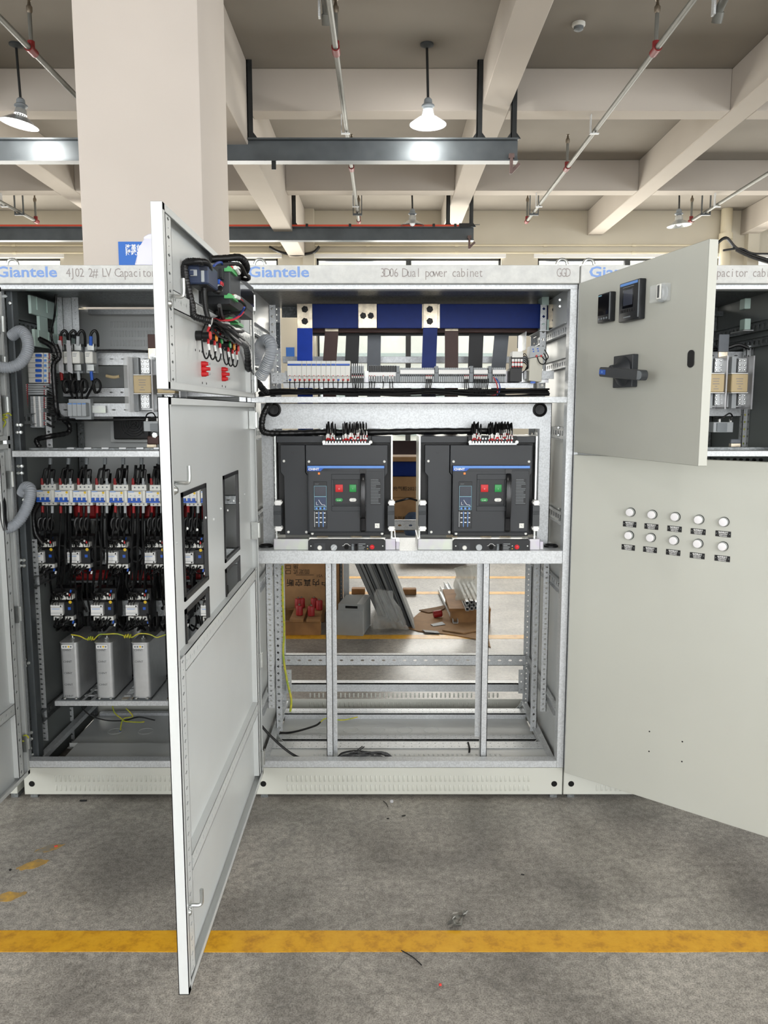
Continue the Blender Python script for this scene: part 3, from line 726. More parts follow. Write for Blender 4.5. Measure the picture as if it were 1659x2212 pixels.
# the two uprights below the shelf
for (pxa, pxb, pxs, py) in ((704, 718, 723, 1400), (1041, 1055, 1030, 1400)):
    y = D + .07; xa, xb, xs = X(pxa, py, y), X(pxb, py, y), X(pxs, py, y); za, zb = Z(1640, y), SH0
    b = MB(); n = 44
    b.perf((xa, y, za), (xb - xa, 0, 0), (0, 0, zb - za), (0, .0025, 0), 1, n, lambda i, j: (.18, .2, .5) if j in (1, 3, 40, 42) else None)
    if xs > xb: b.box(xb - .0025, xb, y, y + .045, za, zb); b.box(xb, xs + .006, y + .043, y + .045, za, zb); b.box(xa, xa + .0025, y, y + .045, za, zb)
    else: b.box(xa, xa + .0025, y, y + .045, za, zb); b.box(xs, xa, y + .03, y + .0325, za + .09, zb); b.box(xb - .0025, xb, y, y + .045, za, zb)
    b.build('upright', 'galv', cabC, smooth=0)
# perforated angles inside, both sides
y = D + .22
angle_post(cabC, X(576, 1380, y), y, Z(1530, y), SH0 - .005, .030, .03, .0225)
y = D + .24
angle_post(cabC, X(1184, 1380, y), y, Z(1537, y), SH0 - .005, .027, .03, .0225, sx=-1)
# side rails on both side walls
for zc, hh in ((Z(712, D + .12), .045), (Z(785, D + .12), .04), (Z(936, D + .12), .05), (Z(1118, D + .12), .045), (Z(1262, D + .12), .045), (Z(1525, D + .12), .045)):
    rail_y(cabC, XC1 - .012, D + .06, D + .74, zc - hh / 2, hh, 16, sgn=-1)
    rail_y(cabC, XC0 + .012, D + .06, D + .74, zc - hh / 2, hh, 16, sgn=1)
# mid posts near the side walls at half depth
for sx, xx in ((1, XC0 + .035), (-1, XC1 - .035)):
    angle_post(cabC, xx, D + .40, .13, 2.1, .03, .025, .033, 'mid_post', sx)
# base beams seen through the opening
def beam_px(parent, name, x0, x1, y, pyt, pyb, deep, holes=0, matn='galv'):
    zt, zb = Z(pyt, y), Z(pyb, y); b = MB(); b.box(x0, x1, y, y + .0025, zb, zt); b.box(x0, x1, y, y + .004, zt - .006, zt)
    if holes: b.perf((x0, y, zt), (x1 - x0, 0, 0), (0, deep, 0), (0, 0, .002), holes, 2, lambda i, j: (.2, .17, .4))
    else: b.box(x0, x1, y, y + deep, zt - .0025, zt)
    b.box(x0, x1, y + deep - .0025, y + deep, zb, zt)
    return b.build(name, matn, parent, smooth=0)
xl, xr = XC0 + .05, XC1 - .05
beam_px(cabC, 'base_beam', xl, xr, D + .16, 1617, 1632, .07, 34)
beam_px(cabC, 'base_beam', xl, xr, D + .33, 1597, 1604, .05, 34)
beam_px(cabC, 'base_beam', xl, xr, D + .60, 1541, 1556, .06, 34)
beam_px(cabC, 'base_beam', xl, xr, D + .735, 1476, 1494, .05, 0)
b = MB(); zf = Z(1592, D + .38); b.box(xl, xr, D + .22, D + .70, zf - .003, zf); fl = b.build('floor_panel', 'paint_in', cabC)
b = MB(); zf2 = .15; b.box(xl, xr, D + .05, D + .16, zf2 - .003, zf2); b.build('floor_panel', 'paint_in', cabC)
b = MB(); n = int(.95 / .0125); louvres(b, X(680, 1655, D + .1), X(1080, 1655, D + .1), 0, .02, 40, 0)
b.v = [(v[0], D + .10 + v[2], zf2 - v[1]) for v in b.v]; b.build('floor_louvres', 'paint_in', fl, kind='stuff')
for k in range(5):       # knock-outs
    c = Vector((X(700 + 58 * k, 1578, D + .46), D + .46, zf)); b = MB(); b.tube([c + Vector((.036 * math.cos(2 * PI * q / 22), .036 * math.sin(2 * PI * q / 22), .0005)) for q in range(23)], .001, n=4, smooth=False); b.build('knockout', 'paint_in', fl)
b = MB(); yy = D + DEP - .004
for py in (1502, 1522): louvres(b, X(670, py, yy), X(1075, py, yy), Z(py, yy), .026, 44, yy, -1)
b.build('rear_louvres', 'paint', [o for o in cabC.children if o.name.startswith('rear_plinth')][0], kind='stuff')
# slotted rear rail
y = D + .74
rail_x(cabC, X(612, 1427, y), X(1136, 1427, y), y, Z(1438, y), Z(1415, y) - Z(1438, y), 23, lambda i, j: (.36, .17, .3), 'slotted_rail', lip=.035)
rail_x(cabC, XC0 + .05, XC1 - .05, y, Z(1146, y), Z(1124, y) - Z(1146, y), 22, lambda i, j: (.36, .2, .3), 'slotted_rail', lip=.03)
# plain rear beam behind the busbar droppers
b = MB(); b.box(XC0 + .05, XC1 - .05, y, y + .04, Z(784, y), Z(770, y)); b.build('rear_beam', 'galv', cabC, bevel=.001)
b = MB(); b.box(XC0 + .05, XC1 - .05, y, y + .003, Z(686, y), Z(657, y)); b.build('rear_beam', 'galv_dk', cabC)
for px, pya, pyb in ((1117, 718, 812), (596, 700, 812)):
    yy = D + .70; b = MB(); b.perf((X(px, 760, yy), yy, Z(pyb - 60 if px < 700 else pyb - 60, yy)), (.022, 0, 0), (0, 0, .12), (0, .0025, 0), 1, 5, lambda i, j: (.25, .25, .5)); b.build('rear_bracket', 'steel_dk', cabC, smooth=0)
for px in (1122,):
    yy = D + .70; b = MB(); b.perf((X(1120, 1475, yy), yy, Z(1498, yy)), (.028, 0, 0), (0, 0, .125), (0, .0025, 0), 1, 3, lambda i, j: (.3, .2, .5)); b.build('rear_bracket', 'galv', cabC, smooth=0)
    b = MB(); b.perf((X(618, 1475, yy), yy, Z(1498, yy)), (.028, 0, 0), (0, 0, .125), (0, .0025, 0), 1, 3, lambda i, j: (.3, .2, .5)); b.build('rear_bracket', 'galv', cabC, smooth=0)
bolts(cabC, [at(px, py, D + .1) for px, py in ((1209, 648), (1209, 662), (1222, 876), (1222, 888), (1206, 924), (1206, 940), (1209, 1100), (1209, 1122), (1207, 1258), (1207, 1278), (1205, 1540), (1203, 1555), (548, 660), (548, 676), (547, 900), (547, 915), (553, 1141), (553, 1157), (556, 1262), (556, 1280), (558, 1520))], .007)
# yellow window notice strips: gusset brackets at the base corners
for sx, px, py in ((1, 608, 1535), (-1, 1128, 1528), (1, 598, 1600), (-1, 1170, 1600)):
    yy = D + (.68 if py < 1560 else .3); p = at(px, py, yy); b = MB(); b.prism([(0, 0), (.05 * 1, 0), (.02, .025), (0, .06)] if sx > 0 else [(0, 0), (0, .06), (-.02, .025), (-.05, 0)], (p.x, yy, p.z - .02), UX, UZ, (0, .003, 0))
    b.build('gusset', 'zinc', cabC); bolts(cabC, [(p.x + sx * .01, yy, p.z), (p.x + sx * .03, yy, p.z - .012)], .006)

# ---------------------------------------------------------------- doors of the dual power cabinet (swung 90 degrees)
YH, YF = D - .03, 1.871
XD = -.534; TH = .028
dU = door_pan(cabC, 'door', (XD, YF, 1.686), UY, UZ, UX, YH - YF, 2.110 - 1.686, TH, matn='paint_in')
def yz(px, py): p = on_x(px, py, XD + .002); return p.y, p.z
def win(p1, p2, p3, p4):
    a = [yz(*p) for p in (p1, p2, p3, p4)]; ys = sorted(q[0] for q in a); zs = sorted(q[1] for q in a)
    return ((ys[0] + ys[1]) / 2 - YF, (ys[2] + ys[3]) / 2 - YF, (zs[0] + zs[1]) / 2 - .128, (zs[2] + zs[3]) / 2 - .128)
wins = [win((390, 1068), (443, 1043), (398, 1310), (449, 1252)), win((480, 1030), (513, 1012), (486, 1212), (516, 1183)), None, None]
a = wins[0]; c = wins[1]
vlow = (a[2] + c[2]) / 2; vtop = (a[3] + c[3]) / 2
wins[0] = (a[0], a[1], vlow, vtop); wins[1] = (c[0], c[1], vlow, vtop)
s0 = win((400, 1322), (451, 1270), (400, 1362), (452, 1300)); s1 = win((486, 1222), (516, 1190), (487, 1252), (517, 1218))
sl, st = vlow - .135, vlow - .022
wins[2] = (a[0], a[1], sl, st); wins[3] = (c[0], c[1], sl, st)
dL = door_pan(cabC, 'door', (XD, YF, .128), UY, UZ, UX, YH - YF, 1.668 - .128, TH, cuts=wins, matn='paint_in')
for w in wins:
    b = MB(); g = .012; y0, y1, za, zb = YF + w[0], YF + w[1], .128 + w[2], .128 + w[3]
    for r in ((y0, y1, za, za + g), (y0, y1, zb - g, zb), (y0, y0 + g, za, zb), (y1 - g, y1, za, zb)): b.box(XD - .004, XD + .006, r[0], r[1], r[2], r[3])
    b.build('cutout_gasket', 'black', dL)
def stiff(parent, y0, y1, z0, z1, n, vertical, x=XD + .002, dp=.022):
    """perforated stiffening channel on the inside of the swung door"""
    b = MB()
    if vertical: b.perf((x + dp, y0, z0), (0, y1 - y0, 0), (0, 0, z1 - z0), (-.002, 0, 0), 1, n, lambda i, j: (.42, .46, .5) if j % 2 == 0 else (.14, .2, .5))
    else: b.perf((x + dp, y0, z0), (0, y1 - y0, 0), (0, 0, z1 - z0), (-.002, 0, 0), n, 1, lambda i, j: (.46, .36, .5) if i % 2 == 0 else (.16, .14, .5))
    if vertical: b.box(x, x + dp, y0, y0 + .002, z0, z1); b.box(x, x + dp, y1 - .002, y1, z0, z1)
    else: b.box(x, x + dp, y0, y1, z0, z0 + .002); b.box(x, x + dp, y0, y1, z1 - .002, z1)
    return b.build('stiffener', 'paint_in', parent, smooth=0)
stiff(dU, YF + .035, YF + .085, 1.70, 2.095, 19, True); stiff(dU, YH - .07, YH - .035, 1.70, 2.095, 19, True)
zm = on_x(420, 670, XD + .02).z
stiff(dU, YF + .09, YH - .075, zm - .025, zm + .02, 40, False)
za_ = on_x(470, 1325, XD + .02).z; zb_ = on_x(480, 1690, XD + .02).z
stiff(dL, YF + .035, YF + .085, .15, za_, 41, True); stiff(dL, YH - .07, YH - .035, .15, za_, 41, True)
stiff(dL, YF + .09, YH - .075, za_ - .045, za_, 56, False); stiff(dL, YF + .09, YH - .075, zb_ - .045, zb_, 56, False)
pts = []
for k in range(10): pts.append((XD + .002, YF + .12 + k * .11, 1.30 + .02 * (k % 2)));
for k in range(8): pts.append((XD + .002, YF + .12 + k * .13, .128 + sl - .05))
bolts(dL, pts, .004, 'weld_stud', (1, 0, 0), 'paint_in', .004)
# handles on the inside
def latch(parent, px, py, x=XD + .03):
    p = on_x(px, py, x); b = MB(); b.tube([(x - .02, p.y, p.z), (x + .006, p.y, p.z), (x + .022, p.y + .002, p.z), (x + .026, p.y + .004, p.z + .010), (x + .026, p.y + .004, p.z + .042)], .005, n=8, sub=3)
    b.lathe([(.012, 0), (.012, .012), (.006, .02)], (x - .02, p.y - .004, p.z - .018), (1, 0, 0), n=12); b.build('latch_hook', 'zinc', parent)
latch(dU, 372, 640); latch(dL, 385, 1043); latch(dL, 414, 1955)
for pz, dd in ((2.05, dU), (1.74, dU), (1.60, dL), (1.16, dL), (.62, dL), (.2, dL)):
    b = MB(); b.box(XD + .004, XD + .03, YH - .028, YH - .022, pz - .035, pz + .035); b.cyl((XD + .03, YH - .006, pz - .03), (XD + .03, YH - .006, pz + .03), .007, n=10); b.box(XD + .03, XD + .034, YH - .006, YH + .026, pz - .025, pz + .025)
    b.build('hinge', 'zinc', dd)
# earth wire on the lower hinge
b = MB(); b.tube([at(546, 1618, YH), at(549, 1598, YH - .03), at(558, 1590, YH - .02), at(549, 1606, YH - .03), at(560, 1601, YH - .02), at(551, 1614, YH), at(561, 1583, YH + .01)], .0025, n=5); b.build('earth_wire', 'wire_yel', dL)
# doors of the capacitor cabinet at the picture's edge, swung 90 degrees
XDA = -1.512
for z0, z1 in ((1.520, 2.110), (.128, 1.505)):
    dA = door_pan(cabA, 'door', (XDA, D - .95, z0), UY, UZ, UX, .92, z1 - z0, TH, matn='paint_in')
    stiff(dA, D - .115, D - .075, z0 + .02, z1 - .03, int((z1 - z0) / .035), True, x=XDA + .002)
    for pz in (z0 + .14, z1 - .14, (z0 + z1) / 2):
        b = MB(); b.box(XDA + .004, XDA + .03, D - .058, D - .052, pz - .035, pz + .035); b.cyl((XDA + .03, D - .036, pz - .03), (XDA + .03, D - .036, pz + .03), .007, n=10); b.build('hinge', 'zinc', dA)
zz = on_x(10, 1535, XDA + .02).z
stiff(dA, D - .40, D - .12, zz - .045, zz, 14, False, x=XDA + .002)
# ---------------------------------------------------------------- doors of the cabinet at the picture's other side
HX, HY = .756, D - .03
dUdir = Vector((.178, -.795, 0)).normalized(); dLdir = Vector((.585, -.49, 0)).normalized()
def inward(d): return Vector((-d.y, d.x, 0))
DZU0, DZU1 = 1.472, 2.125
doorEU = door_pan(cabE, 'door', (HX, HY, DZU0), dUdir, UZ, inward(dUdir), .815, DZU1 - DZU0, .03, matn='paint_door')
doorEL = door_pan(cabE, 'door', (HX, HY, .132), dLdir, UZ, inward(dLdir), .815, 1.462 - .132, .03, matn='paint_door')
WUo = -inward(dUdir); WLo = -inward(dLdir)          # outward normals
def hit(px, py, d, off=0.0):
    """point where the pixel's ray meets the swung door's outer face (pushed out by off): returns (u, z)"""
    u, w = nrm(px, py); n = inward(d); O = Vector((HX, HY, 0)) - n * off
    r = Vector((u, 1, w)); c = Vector((0, 0, CH)); tt = (O - c).dot(n) / r.dot(n); p = c + r * tt
    return (p - O).dot(d), p.z
def dpt(d, u, z, off=0.0): q = Vector((HX, HY, 0)) + d * u - inward(d) * off; q.z = z; return q
b = MB(); u_, z_ = hit(1494, 775, dUdir); b.prism([(.016 * math.cos(a), .012 * math.sin(a) + (.014 if math.sin(a) > 0 else -.014)) for a in [2 * PI * k / 20 for k in range(20)]], dpt(dUdir, u_, z_, .002), dUdir, UZ, inward(dUdir) * -.002); b.build('keyhole_cover', 'black', doorEU)
for px, py in ((1403, 1580), (1474, 1602), (1402, 1623), (1473, 1645)):
    u_, z_ = hit(px, py, dLdir); b = MB(); b.prism(ngon(.003, 8), dpt(dLdir, u_, z_, .0), dLdir, UZ, -inward(dLdir) * .0008); b.build('drill_hole', 'hole_blk', doorEL)
# ================================================================ contents of the dual power cabinet
# ---------------------------------------------------------------- two air circuit breakers in draw-out cradles
YB = D + .035                        # front of the breaker face
KB = YB / (F_PX * .9955)             # metres per pixel there
BX0, BZ0 = X(593, 1100, YB), SH1
def acb():
    t = thing('air_circuit_breaker', '', 'circuit breaker', (0, 0, 0), 'air circuit breakers', local=True)
    xx = lambda p: (p - 593) * KB
    zz = lambda p: Z(p, YB) - BZ0 + (0.0)
    def bx(b, a, c, d, e, y0, y1, m=0): b.box(xx(a), xx(c), y0, y1, zz(e), zz(d), m)     # px rect x a..c, y d..e
    # y = 0 is the face plane; + goes back
    b = MB(); bx(b, 592.5, 596, 943, 1188, .03, .30); b.build('cradle_side', 'zinc', t)
    b = MB(); bx(b, 845.5, 849, 943, 1188, .03, .30); b.build('cradle_side', 'zinc', t)
    b = MB(); bx(b, 597, 698, 943, 957, .04, .30); b.build('cradle_top', 'graphite', t, bevel=.001)
    b = MB(); bx(b, 803, 845, 943, 957, .04, .30); b.build('cradle_top', 'graphite', t, bevel=.001)
    b = MB(); bx(b, 598, 844.5, 957, 1161, .075, .29); b.build('breaker_body', 'black', t)
    # neutral pole cover
    P = lambda L: [(xx(a), zz(c)) for a, c in L]
    b = MB(); b.prism(P([(613, 1158), (664, 1158), (664, 1028), (659, 1022), (659, 962), (605.5, 962), (605.5, 1021), (612.5, 1030)]), (0, .030, 0), UX, UZ, (0, .05, 0)); cv = b.build('pole_cover', 'graphite', t, bevel=.0012)
    text('N', .016, (xx(629), .0295, zz(982)), UX, UZ, cv, 'graphite_dk')
    # main cover
    b = MB(); b.prism(P([(667, 1158), (831, 1158), (831, 1032), (838, 1023), (838, 962), (660.5, 962), (660.5, 1022), (666, 1029)]), (0, .028, 0), UX, UZ, (0, .05, 0)); b.build('main_cover', 'graphite', t, bevel=.0012)
    b = MB(); bx(b, 668, 831, 1150, 1159, .012, .03); b.build('bottom_skirt', 'graphite_dk', t, bevel=.002)
    # face
    b = MB(); b.box(xx(665), xx(831), 0.0, .03, zz(1151), zz(1006)); face = b.build('face', 'graphite', t, bevel=.002, seg=2)
    b = MB(); b.box(xx(668), xx(828), -.0012, .0, zz(1147.5), zz(1017)); b.build('face_panel', 'graphite', face, bevel=.0008)
    b = MB(); b.prism(P([(665.2, 1017.5), (694, 1017.5), (700.5, 1011.8), (831, 1011.8), (831, 1006), (665.2, 1006)]), (0, -.0026, 0), UX, UZ, (0, .003, 0)); bb = b.build('blue_band', 'blue_dev', t, bevel=.0006)
    b = MB(); b.box(xx(666), xx(830.5), -.0031, -.0025, zz(1011.2), zz(1006.4)); b.build('band_highlight', 'blue_lt', face)
    text('CHiNT', .0125, (xx(667.5), -.0034, zz(1015.6)), UX, UZ, bb, 'white', sx=1.15, bold=.0005, name='logo_lettering')
    b = MB(); b.box(xx(688), xx(692.5), -.003, .0, zz(1025), zz(1020.6)); b.build('amber_light', 'amber', face, bevel=.0006)
    # trip unit
    tu = MB(); tu.box(xx(678), xx(707), -.003, .0, zz(1141), zz(1040)); tr = tu.build('trip_unit', 'graphite_dk', t, bevel=.0008)
    def frame(a, c, d, e, w=.7):
        b = MB(); y0, y1 = -.0044, -.003
        for r in ((a, c, d, d + w), (a, c, e - w, e), (a, a + w, d, e), (c - w, c, d, e)): b.box(xx(r[0]), xx(r[1]), y0, y1, zz(r[3]), zz(r[2]))
        b.build('screen_frame', 'teal_line', tr)
    frame(679.3, 706, 1049.5, 1072.5); frame(679.3, 706, 1072.5, 1094); frame(679.3, 706, 1094, 1101.5)
    b = MB(); b.box(xx(681), xx(704.5), -.004, -.003, zz(1071), zz(1051)); b.build('display', 'screen_grey', tr)
    b = MB(); b.box(xx(681), xx(704.5), -.0038, -.003, zz(1093), zz(1074)); b.build('curve_panel', 'navy', tr)
    pth = [(689, 1079.5), (692, 1085), (695, 1088.5), (695.5, 1090), (701, 1090.5), (703, 1092)]
    b = MB(); b.tube([(xx(a), -.0042, zz(c)) for a, c in pth], .0010, n=5, smooth=False); b.build('trip_curve', 'white', tr)
    b = MB(); b.tube([(xx(684), -.0042, zz(1084)), (xx(684), -.0042, zz(1090)), (xx(688), -.0042, zz(1090))], .0009, n=5, smooth=False); b.build('axis_mark', 'white', tr)
    for a in (682, 690.5, 699): b = MB(); b.box(xx(a), xx(a + 4.4), -.0052, -.003, zz(1100), zz(1096)); b.build('button', 'blue_lt', tr, bevel=.0004)
    for i in range(3):
        for j in range(3):
            a, c = 681 + i * 8.8, 1107 + j * 10
            b = MB(); b.box(xx(a), xx(a + 7.2), -.0040, -.003, zz(c + 8.5), zz(c - 1)); b.build('dial_field', 'graphite', tr)
            b = MB(); b.box(xx(a + 1.4), xx(a + (5.6 if i < 2 else 4.8)), -.0046, -.004, zz(c + 2), zz(c)); b.build('dial_mark', 'white', tr)
    for i in range(3): b = MB(); b.box(xx(679 + i * 9.3), xx(680.4 + i * 9.3), -.0042, -.003, zz(1138), zz(1105)); b.build('divider', 'blue_lt' if i else 'grey_pl', tr)
    text('CHiNT', .006, (xx(681), -.0033, zz(1046.5)), UX, UZ, tr, 'grey_pl_dk', sx=.9)
    # control window with push buttons
    b = MB(); y0 = -.005
    for r in ((717, 792, 1024, 1036), (717, 792, 1093, 1104), (717, 722, 1036, 1093), (776, 792, 1036, 1093)): b.box(xx(r[0]), xx(r[1]), y0, .0, zz(r[3]), zz(r[2]))
    cw = b.build('control_bezel', 'graphite', t, bevel=.0012)
    b = MB(); b.box(xx(722), xx(776), -.0015, 0, zz(1093), zz(1036)); b.build('control_plate', 'graphite_dk', cw)
    b = MB(); b.prism([(0, 0), (.006, 0), (0, .010)], (xx(722), -.001, zz(1093)), (0, -1, 0), UZ, (xx(776) - xx(722), 0, 0)); b.build('control_ramp', 'graphite_lt', cw)
    for a, c, mt, s in ((725.5, 741.5, 'red', 'O'), (755.5, 770.5, 'green', 'I')):
        b = MB(); b.box(xx(a), xx(c), -.006, -.0015, zz(1062.5), zz(1046.5)); q = b.build('push_button', mt, t, bevel=.0012, seg=2)
        text(s, .007, ((xx(a) + xx(c)) / 2, -.0062, zz(1057)), UX, UZ, q, 'white', align='CENTER')
    for a, c, mt, s in ((725.5, 741, 'green', 'O OFF'), (755.5, 770.5, 'white_pl', 'off')):
        b = MB(); pts = []
        x0_, x1_, za, zb = xx(a), xx(c), zz(1083.3), zz(1076); r = (zb - za) / 2 * .98
        for k in range(9): an = -PI / 2 + PI * k / 8; pts.append((x1_ - r + r * math.cos(an), (za + zb) / 2 + r * math.sin(an)))
        for k in range(9): an = PI / 2 + PI * k / 8; pts.append((x0_ + r + r * math.cos(an), (za + zb) / 2 + r * math.sin(an)))
        b.prism(pts, (0, -.004, 0), UX, UZ, (0, .003, 0)); q = b.build('state_flag', mt, t)
        text(s, .0055, ((x0_ + x1_) / 2, -.0044, zz(1081.4)), UX, UZ, q, 'white' if mt == 'green' else 'grey_pl_dk', align='CENTER')
    # charging handle
    b = MB(); b.box(xx(778), xx(791.5), -.0045, 0, zz(1150), zz(1014)); b.build('handle_slot', 'black_gloss', t)
    b = MB(); b.prism([(-.004, zz(1149)), (-.010, zz(1146)), (-.010, zz(1119)), (-.024, zz(1117)), (-.030, zz(1090)), (-.028, zz(1040)), (-.014, zz(1024)), (-.004, zz(1022))][::-1], (xx(779), 0, 0), UY, UZ, (xx(790) - xx(779), 0, 0)); b.build('charging_handle', 'black_gloss', t, bevel=.003, seg=2)
    # rating text and sticker
    rt = MB(); rt.box(xx(800.5), xx(824), -.0016, -.001, zz(1091), zz(1034)); rp = rt.build('rating_plate', 'graphite_dk', t)
    b = MB(); random.seed(3)
    for k in range(17):
        w = random.choice((.55, .8, .95, 1)); b.box(xx(801.5), xx(801.5 + 21 * w), -.0019, -.0016, zz(1036.6 + k * 3.2), zz(1035.6 + k * 3.2))
    b.build('rating_lines', 'grey_pl_dk', rp, kind='stuff')
    b = MB(); b.box(xx(810.5), xx(820.5), -.0022, -.001, zz(1140.5), zz(1130.5)); q = b.build('sticker', 'white_pl', t)
    b = MB(); b.prism([(-.0045, .0045), (-.0030, .0045), (.0045, -.0045), (.0030, -.0045)][::-1], ((xx(815.5)), -.0027, zz(1135.5)), UX, UZ, (0, .0005, 0)); b.build('sticker_mark', 'grey_pl_dk', q)
    for a, c, y in ((613, 997, .030), (667.5, 998, .028), (831, 998, .028), (620.5, 1151.5, .03), (660, 1151.5, .03), (674, 1153.5, .012), (826, 1153.5, .012)):
        b = MB(); b.lathe([(.0055, 0), (.0055, .003), (.004, .0045), (0, .0045)], (xx(a), y, zz(c)), (0, -1, 0), n=12); b.build('screw', 'white_pl', t)
    # side latches
    for a, c in ((591.5, 608), (838, 853)):
        b = MB(); b.box(xx(a), xx(c), -.012, .03, zz(1136), zz(1092))
        for k in range(3): b.box(xx(a) - .0004, xx(c) + .0004, -.0135, -.010, zz(1104.6 + k * 3.2), zz(1103.2 + k * 3.2))
        b.build('side_grip', 'graphite_lt', t, bevel=.001)
        for d, e in ((1081, 1091.6), (1136.4, 1147)):
            b = MB(); b.box(xx(a + 3), xx(c - 1), -.006, .03, zz(e), zz(d)); b.box(xx(a + 1), xx(c + 1), -.002, .03, zz(e - 3), zz(d + 3)); b.build('white_clip', 'white', t, bevel=.001)
    # carriage at the foot
    b = MB(); b.box(xx(590), xx(666.2), -.008, .03, 0.0, zz(1163.5)); b.box(xx(590), xx(592), -.008, .24, 0, zz(1164)); b.build('carriage_rail', 'zinc_yel', t, bevel=.001)
    b = MB(); b.box(xx(832.8), xx(856), -.008, .03, 0.0, zz(1163.5)); b.box(xx(854), xx(856), -.008, .24, 0, zz(1164)); b.build('carriage_rail', 'zinc_yel', t, bevel=.001)
    b = MB(); b.box(xx(856.2), xx(864), .0, .10, 0.0, zz(1170)); b.build('carriage_bracket', 'zinc_yel', t, bevel=.001)
    b = MB(); b.prism(P([(667, 1190.3), (831, 1190.3), (833, 1188), (833, 1167), (829, 1163.5), (670, 1163.5), (666, 1167), (666, 1188)]), (0, -.022, 0), UX, UZ, (0, .014, 0)); cp = b.build('racking_panel', 'graphite_dk', t, bevel=.001)
    yf = -.0222
    b = MB(); b.box(xx(679), xx(703), yf - .001, yf, zz(1187), zz(1171)); b.build('lock_recess', 'graphite', cp)
    b = MB(); b.lathe([(.0095, 0), (.0095, .005), (.007, .008), (0, .008)], (xx(691), yf, zz(1181)), (0, -1, 0), n=18); b.build('lock_button', 'white_pl', cp)
    b = MB(); b.lathe([(.0135, 0), (.0125, .010), (0, .010)], (xx(722), yf, zz(1180)), (0, -1, 0), n=20); kn = b.build('selector_knob', 'grey_pl', cp)
    b = MB(); M = Matrix.Translation((xx(722), yf - .012, zz(1180))) @ Matrix.Rotation(math.radians(45), 4, 'Y'); b.obox(M, -.003, .003, -.003, .003, -.0125, .0125); b.build('knob_grip', 'alu', kn)
    b = MB(); b.lathe([(.0095, 0), (.0095, .0006), (0, .0006)], (xx(749), yf, zz(1180)), (0, -1, 0), n=20); b.build('crank_hole', 'hole_blk', cp)
    b = MB(); b.tube([(xx(740), yf - .001, zz(1177)), (xx(743.5), yf - .001, zz(1176)), (xx(746), yf - .001, zz(1173)), (xx(752), yf - .001, zz(1173)), (xx(755), yf - .001, zz(1176)), (xx(758), yf - .001, zz(1177))], .0008, n=5, sub=3); b.build('crank_arc', 'white', cp)
    for a, mt in ((760.5, 'grey_pl_dk'), (768, 'black')): b = MB(); b.prism([(0, 0), (.004, 0), (.012, .022), (0, .03)][::-1], (xx(a), yf, zz(1188.5)), (0, -1, 0), UZ, (.0085, 0, 0)); b.build('slider', mt, cp)
    b = MB()
    for k, w in enumerate((15, 9, 14, 12, 13)): b.box(xx(775), xx(775 + w), yf - .0004, yf, zz(1173.6 + k * 3.4), zz(1172.6 + k * 3.4))
    b.build('instruction_lines', 'grey_pl', cp, kind='stuff')
    for k in (0, 1): b = MB(); b.prism([(-.003, 0), (.003, 0), (0, .004 if k == 0 else .004)], (xx(794.5), yf - .0005, zz(1178 + 6 * k)), UX, UZ, (0, .0005, 0)); b.build('arrow_mark', 'white' if k == 0 else 'yellow', cp)
    b = MB(); b.lathe([(.0095, 0), (.0095, .002), (.0065, .002), (.0058, .006), (0, .0065)], (xx(804.5), yf, zz(1179.5)), (0, -1, 0), n=18); b.build('reset_button', 'red_gloss', cp)
    for a in (672, 827.5): b = MB(); b.lathe([(.003, 0), (.0028, .0015), (0, .0016)], (xx(a), yf, zz(1177.5)), (0, -1, 0), n=10); b.build('screw', 'zinc', cp)
    # secondary terminals with ferrules
    b = MB(); b.box(xx(698), xx(803), .02, .12, zz(960.5), zz(942)); b.box(xx(700), xx(801), .004, .02, zz(960.5), zz(951)); tb = b.build('terminal_block', 'black', t, bevel=.001)
    b = MB(); b.box(xx(699), xx(801), -.002, .004, zz(961), zz(957)); b.build('terminal_strip', 'galv', tb)
    for a in (701.5, 801.5): b = MB(); b.lathe([(.0085, 0), (.0085, .003), (.006, .005), (0, .005)], (xx(a), .003, zz(955)), (0, -1, 0), n=12); b.build('fixing_screw', 'zinc', tb)
    b = MB()
    for r in range(2):
        for k in range(14):
            c = (xx(708 + k * 6.3 + r * 3), .001 + .02 * r, zz(955 - 7 * r)); b.box(c[0] - .0028, c[0] + .0028, c[1] - .004, c[1] + .01, c[2] - .003, c[2] + .003)
    b.build('terminal_screws', 'zinc', tb, kind='stuff')
    random.seed(11)
    bw, bf, br = MB(), MB(), MB()
    cols = [706 + i * 2.2 for i in range(9)] + [744 + i * 1.9 for i in range(27)]
    for i, a in enumerate(cols):
        row = random.choice((0, 0, 1)); y = .0 + .02 * row + random.uniform(-.003, .006); zb = zz(random.uniform(943, 950) - 6 * row)
        xa = xx(a + random.uniform(-1.5, 1.5)); xm = xa + random.uniform(-.004, .004); top = zz(random.uniform(911, 917))
        br.cyl((xa, y, zb - .006), (xa, y, zb + .002), .0021, n=6); bf.cyl((xa, y, zb + .002), (xa + (xm - xa) * .4, y, zb + .018), .0024, n=6)
        bw.tube([(xa + (xm - xa) * .4, y, zb + .017), (xm, y + .004, (zb + top) / 2 + .01), (xm, y + .02, top), (xm, y + .05, top - .02), (xm, y + .08, zz(940))], .0021, n=5, sub=4)
    for bb_, nm, mt in ((bw, 'control_wires', 'cable'), (bf, 'wire_markers', 'white'), (br, 'wire_ferrules', 'red')): bb_.build(nm, mt, t, kind='stuff')
    # rear terminals that show under the shelf
    for a in (668, 750, 797):
        b = MB(); b.perf((xx(a), .36, -.075), (.05, 0, 0), (0, 0, .09), (0, .008, 0), 1, 2, lambda i, j: (.45, .45, .5) if j == 0 else None); b.build('rear_terminal', 'tinned', t, smooth=0)
    return t
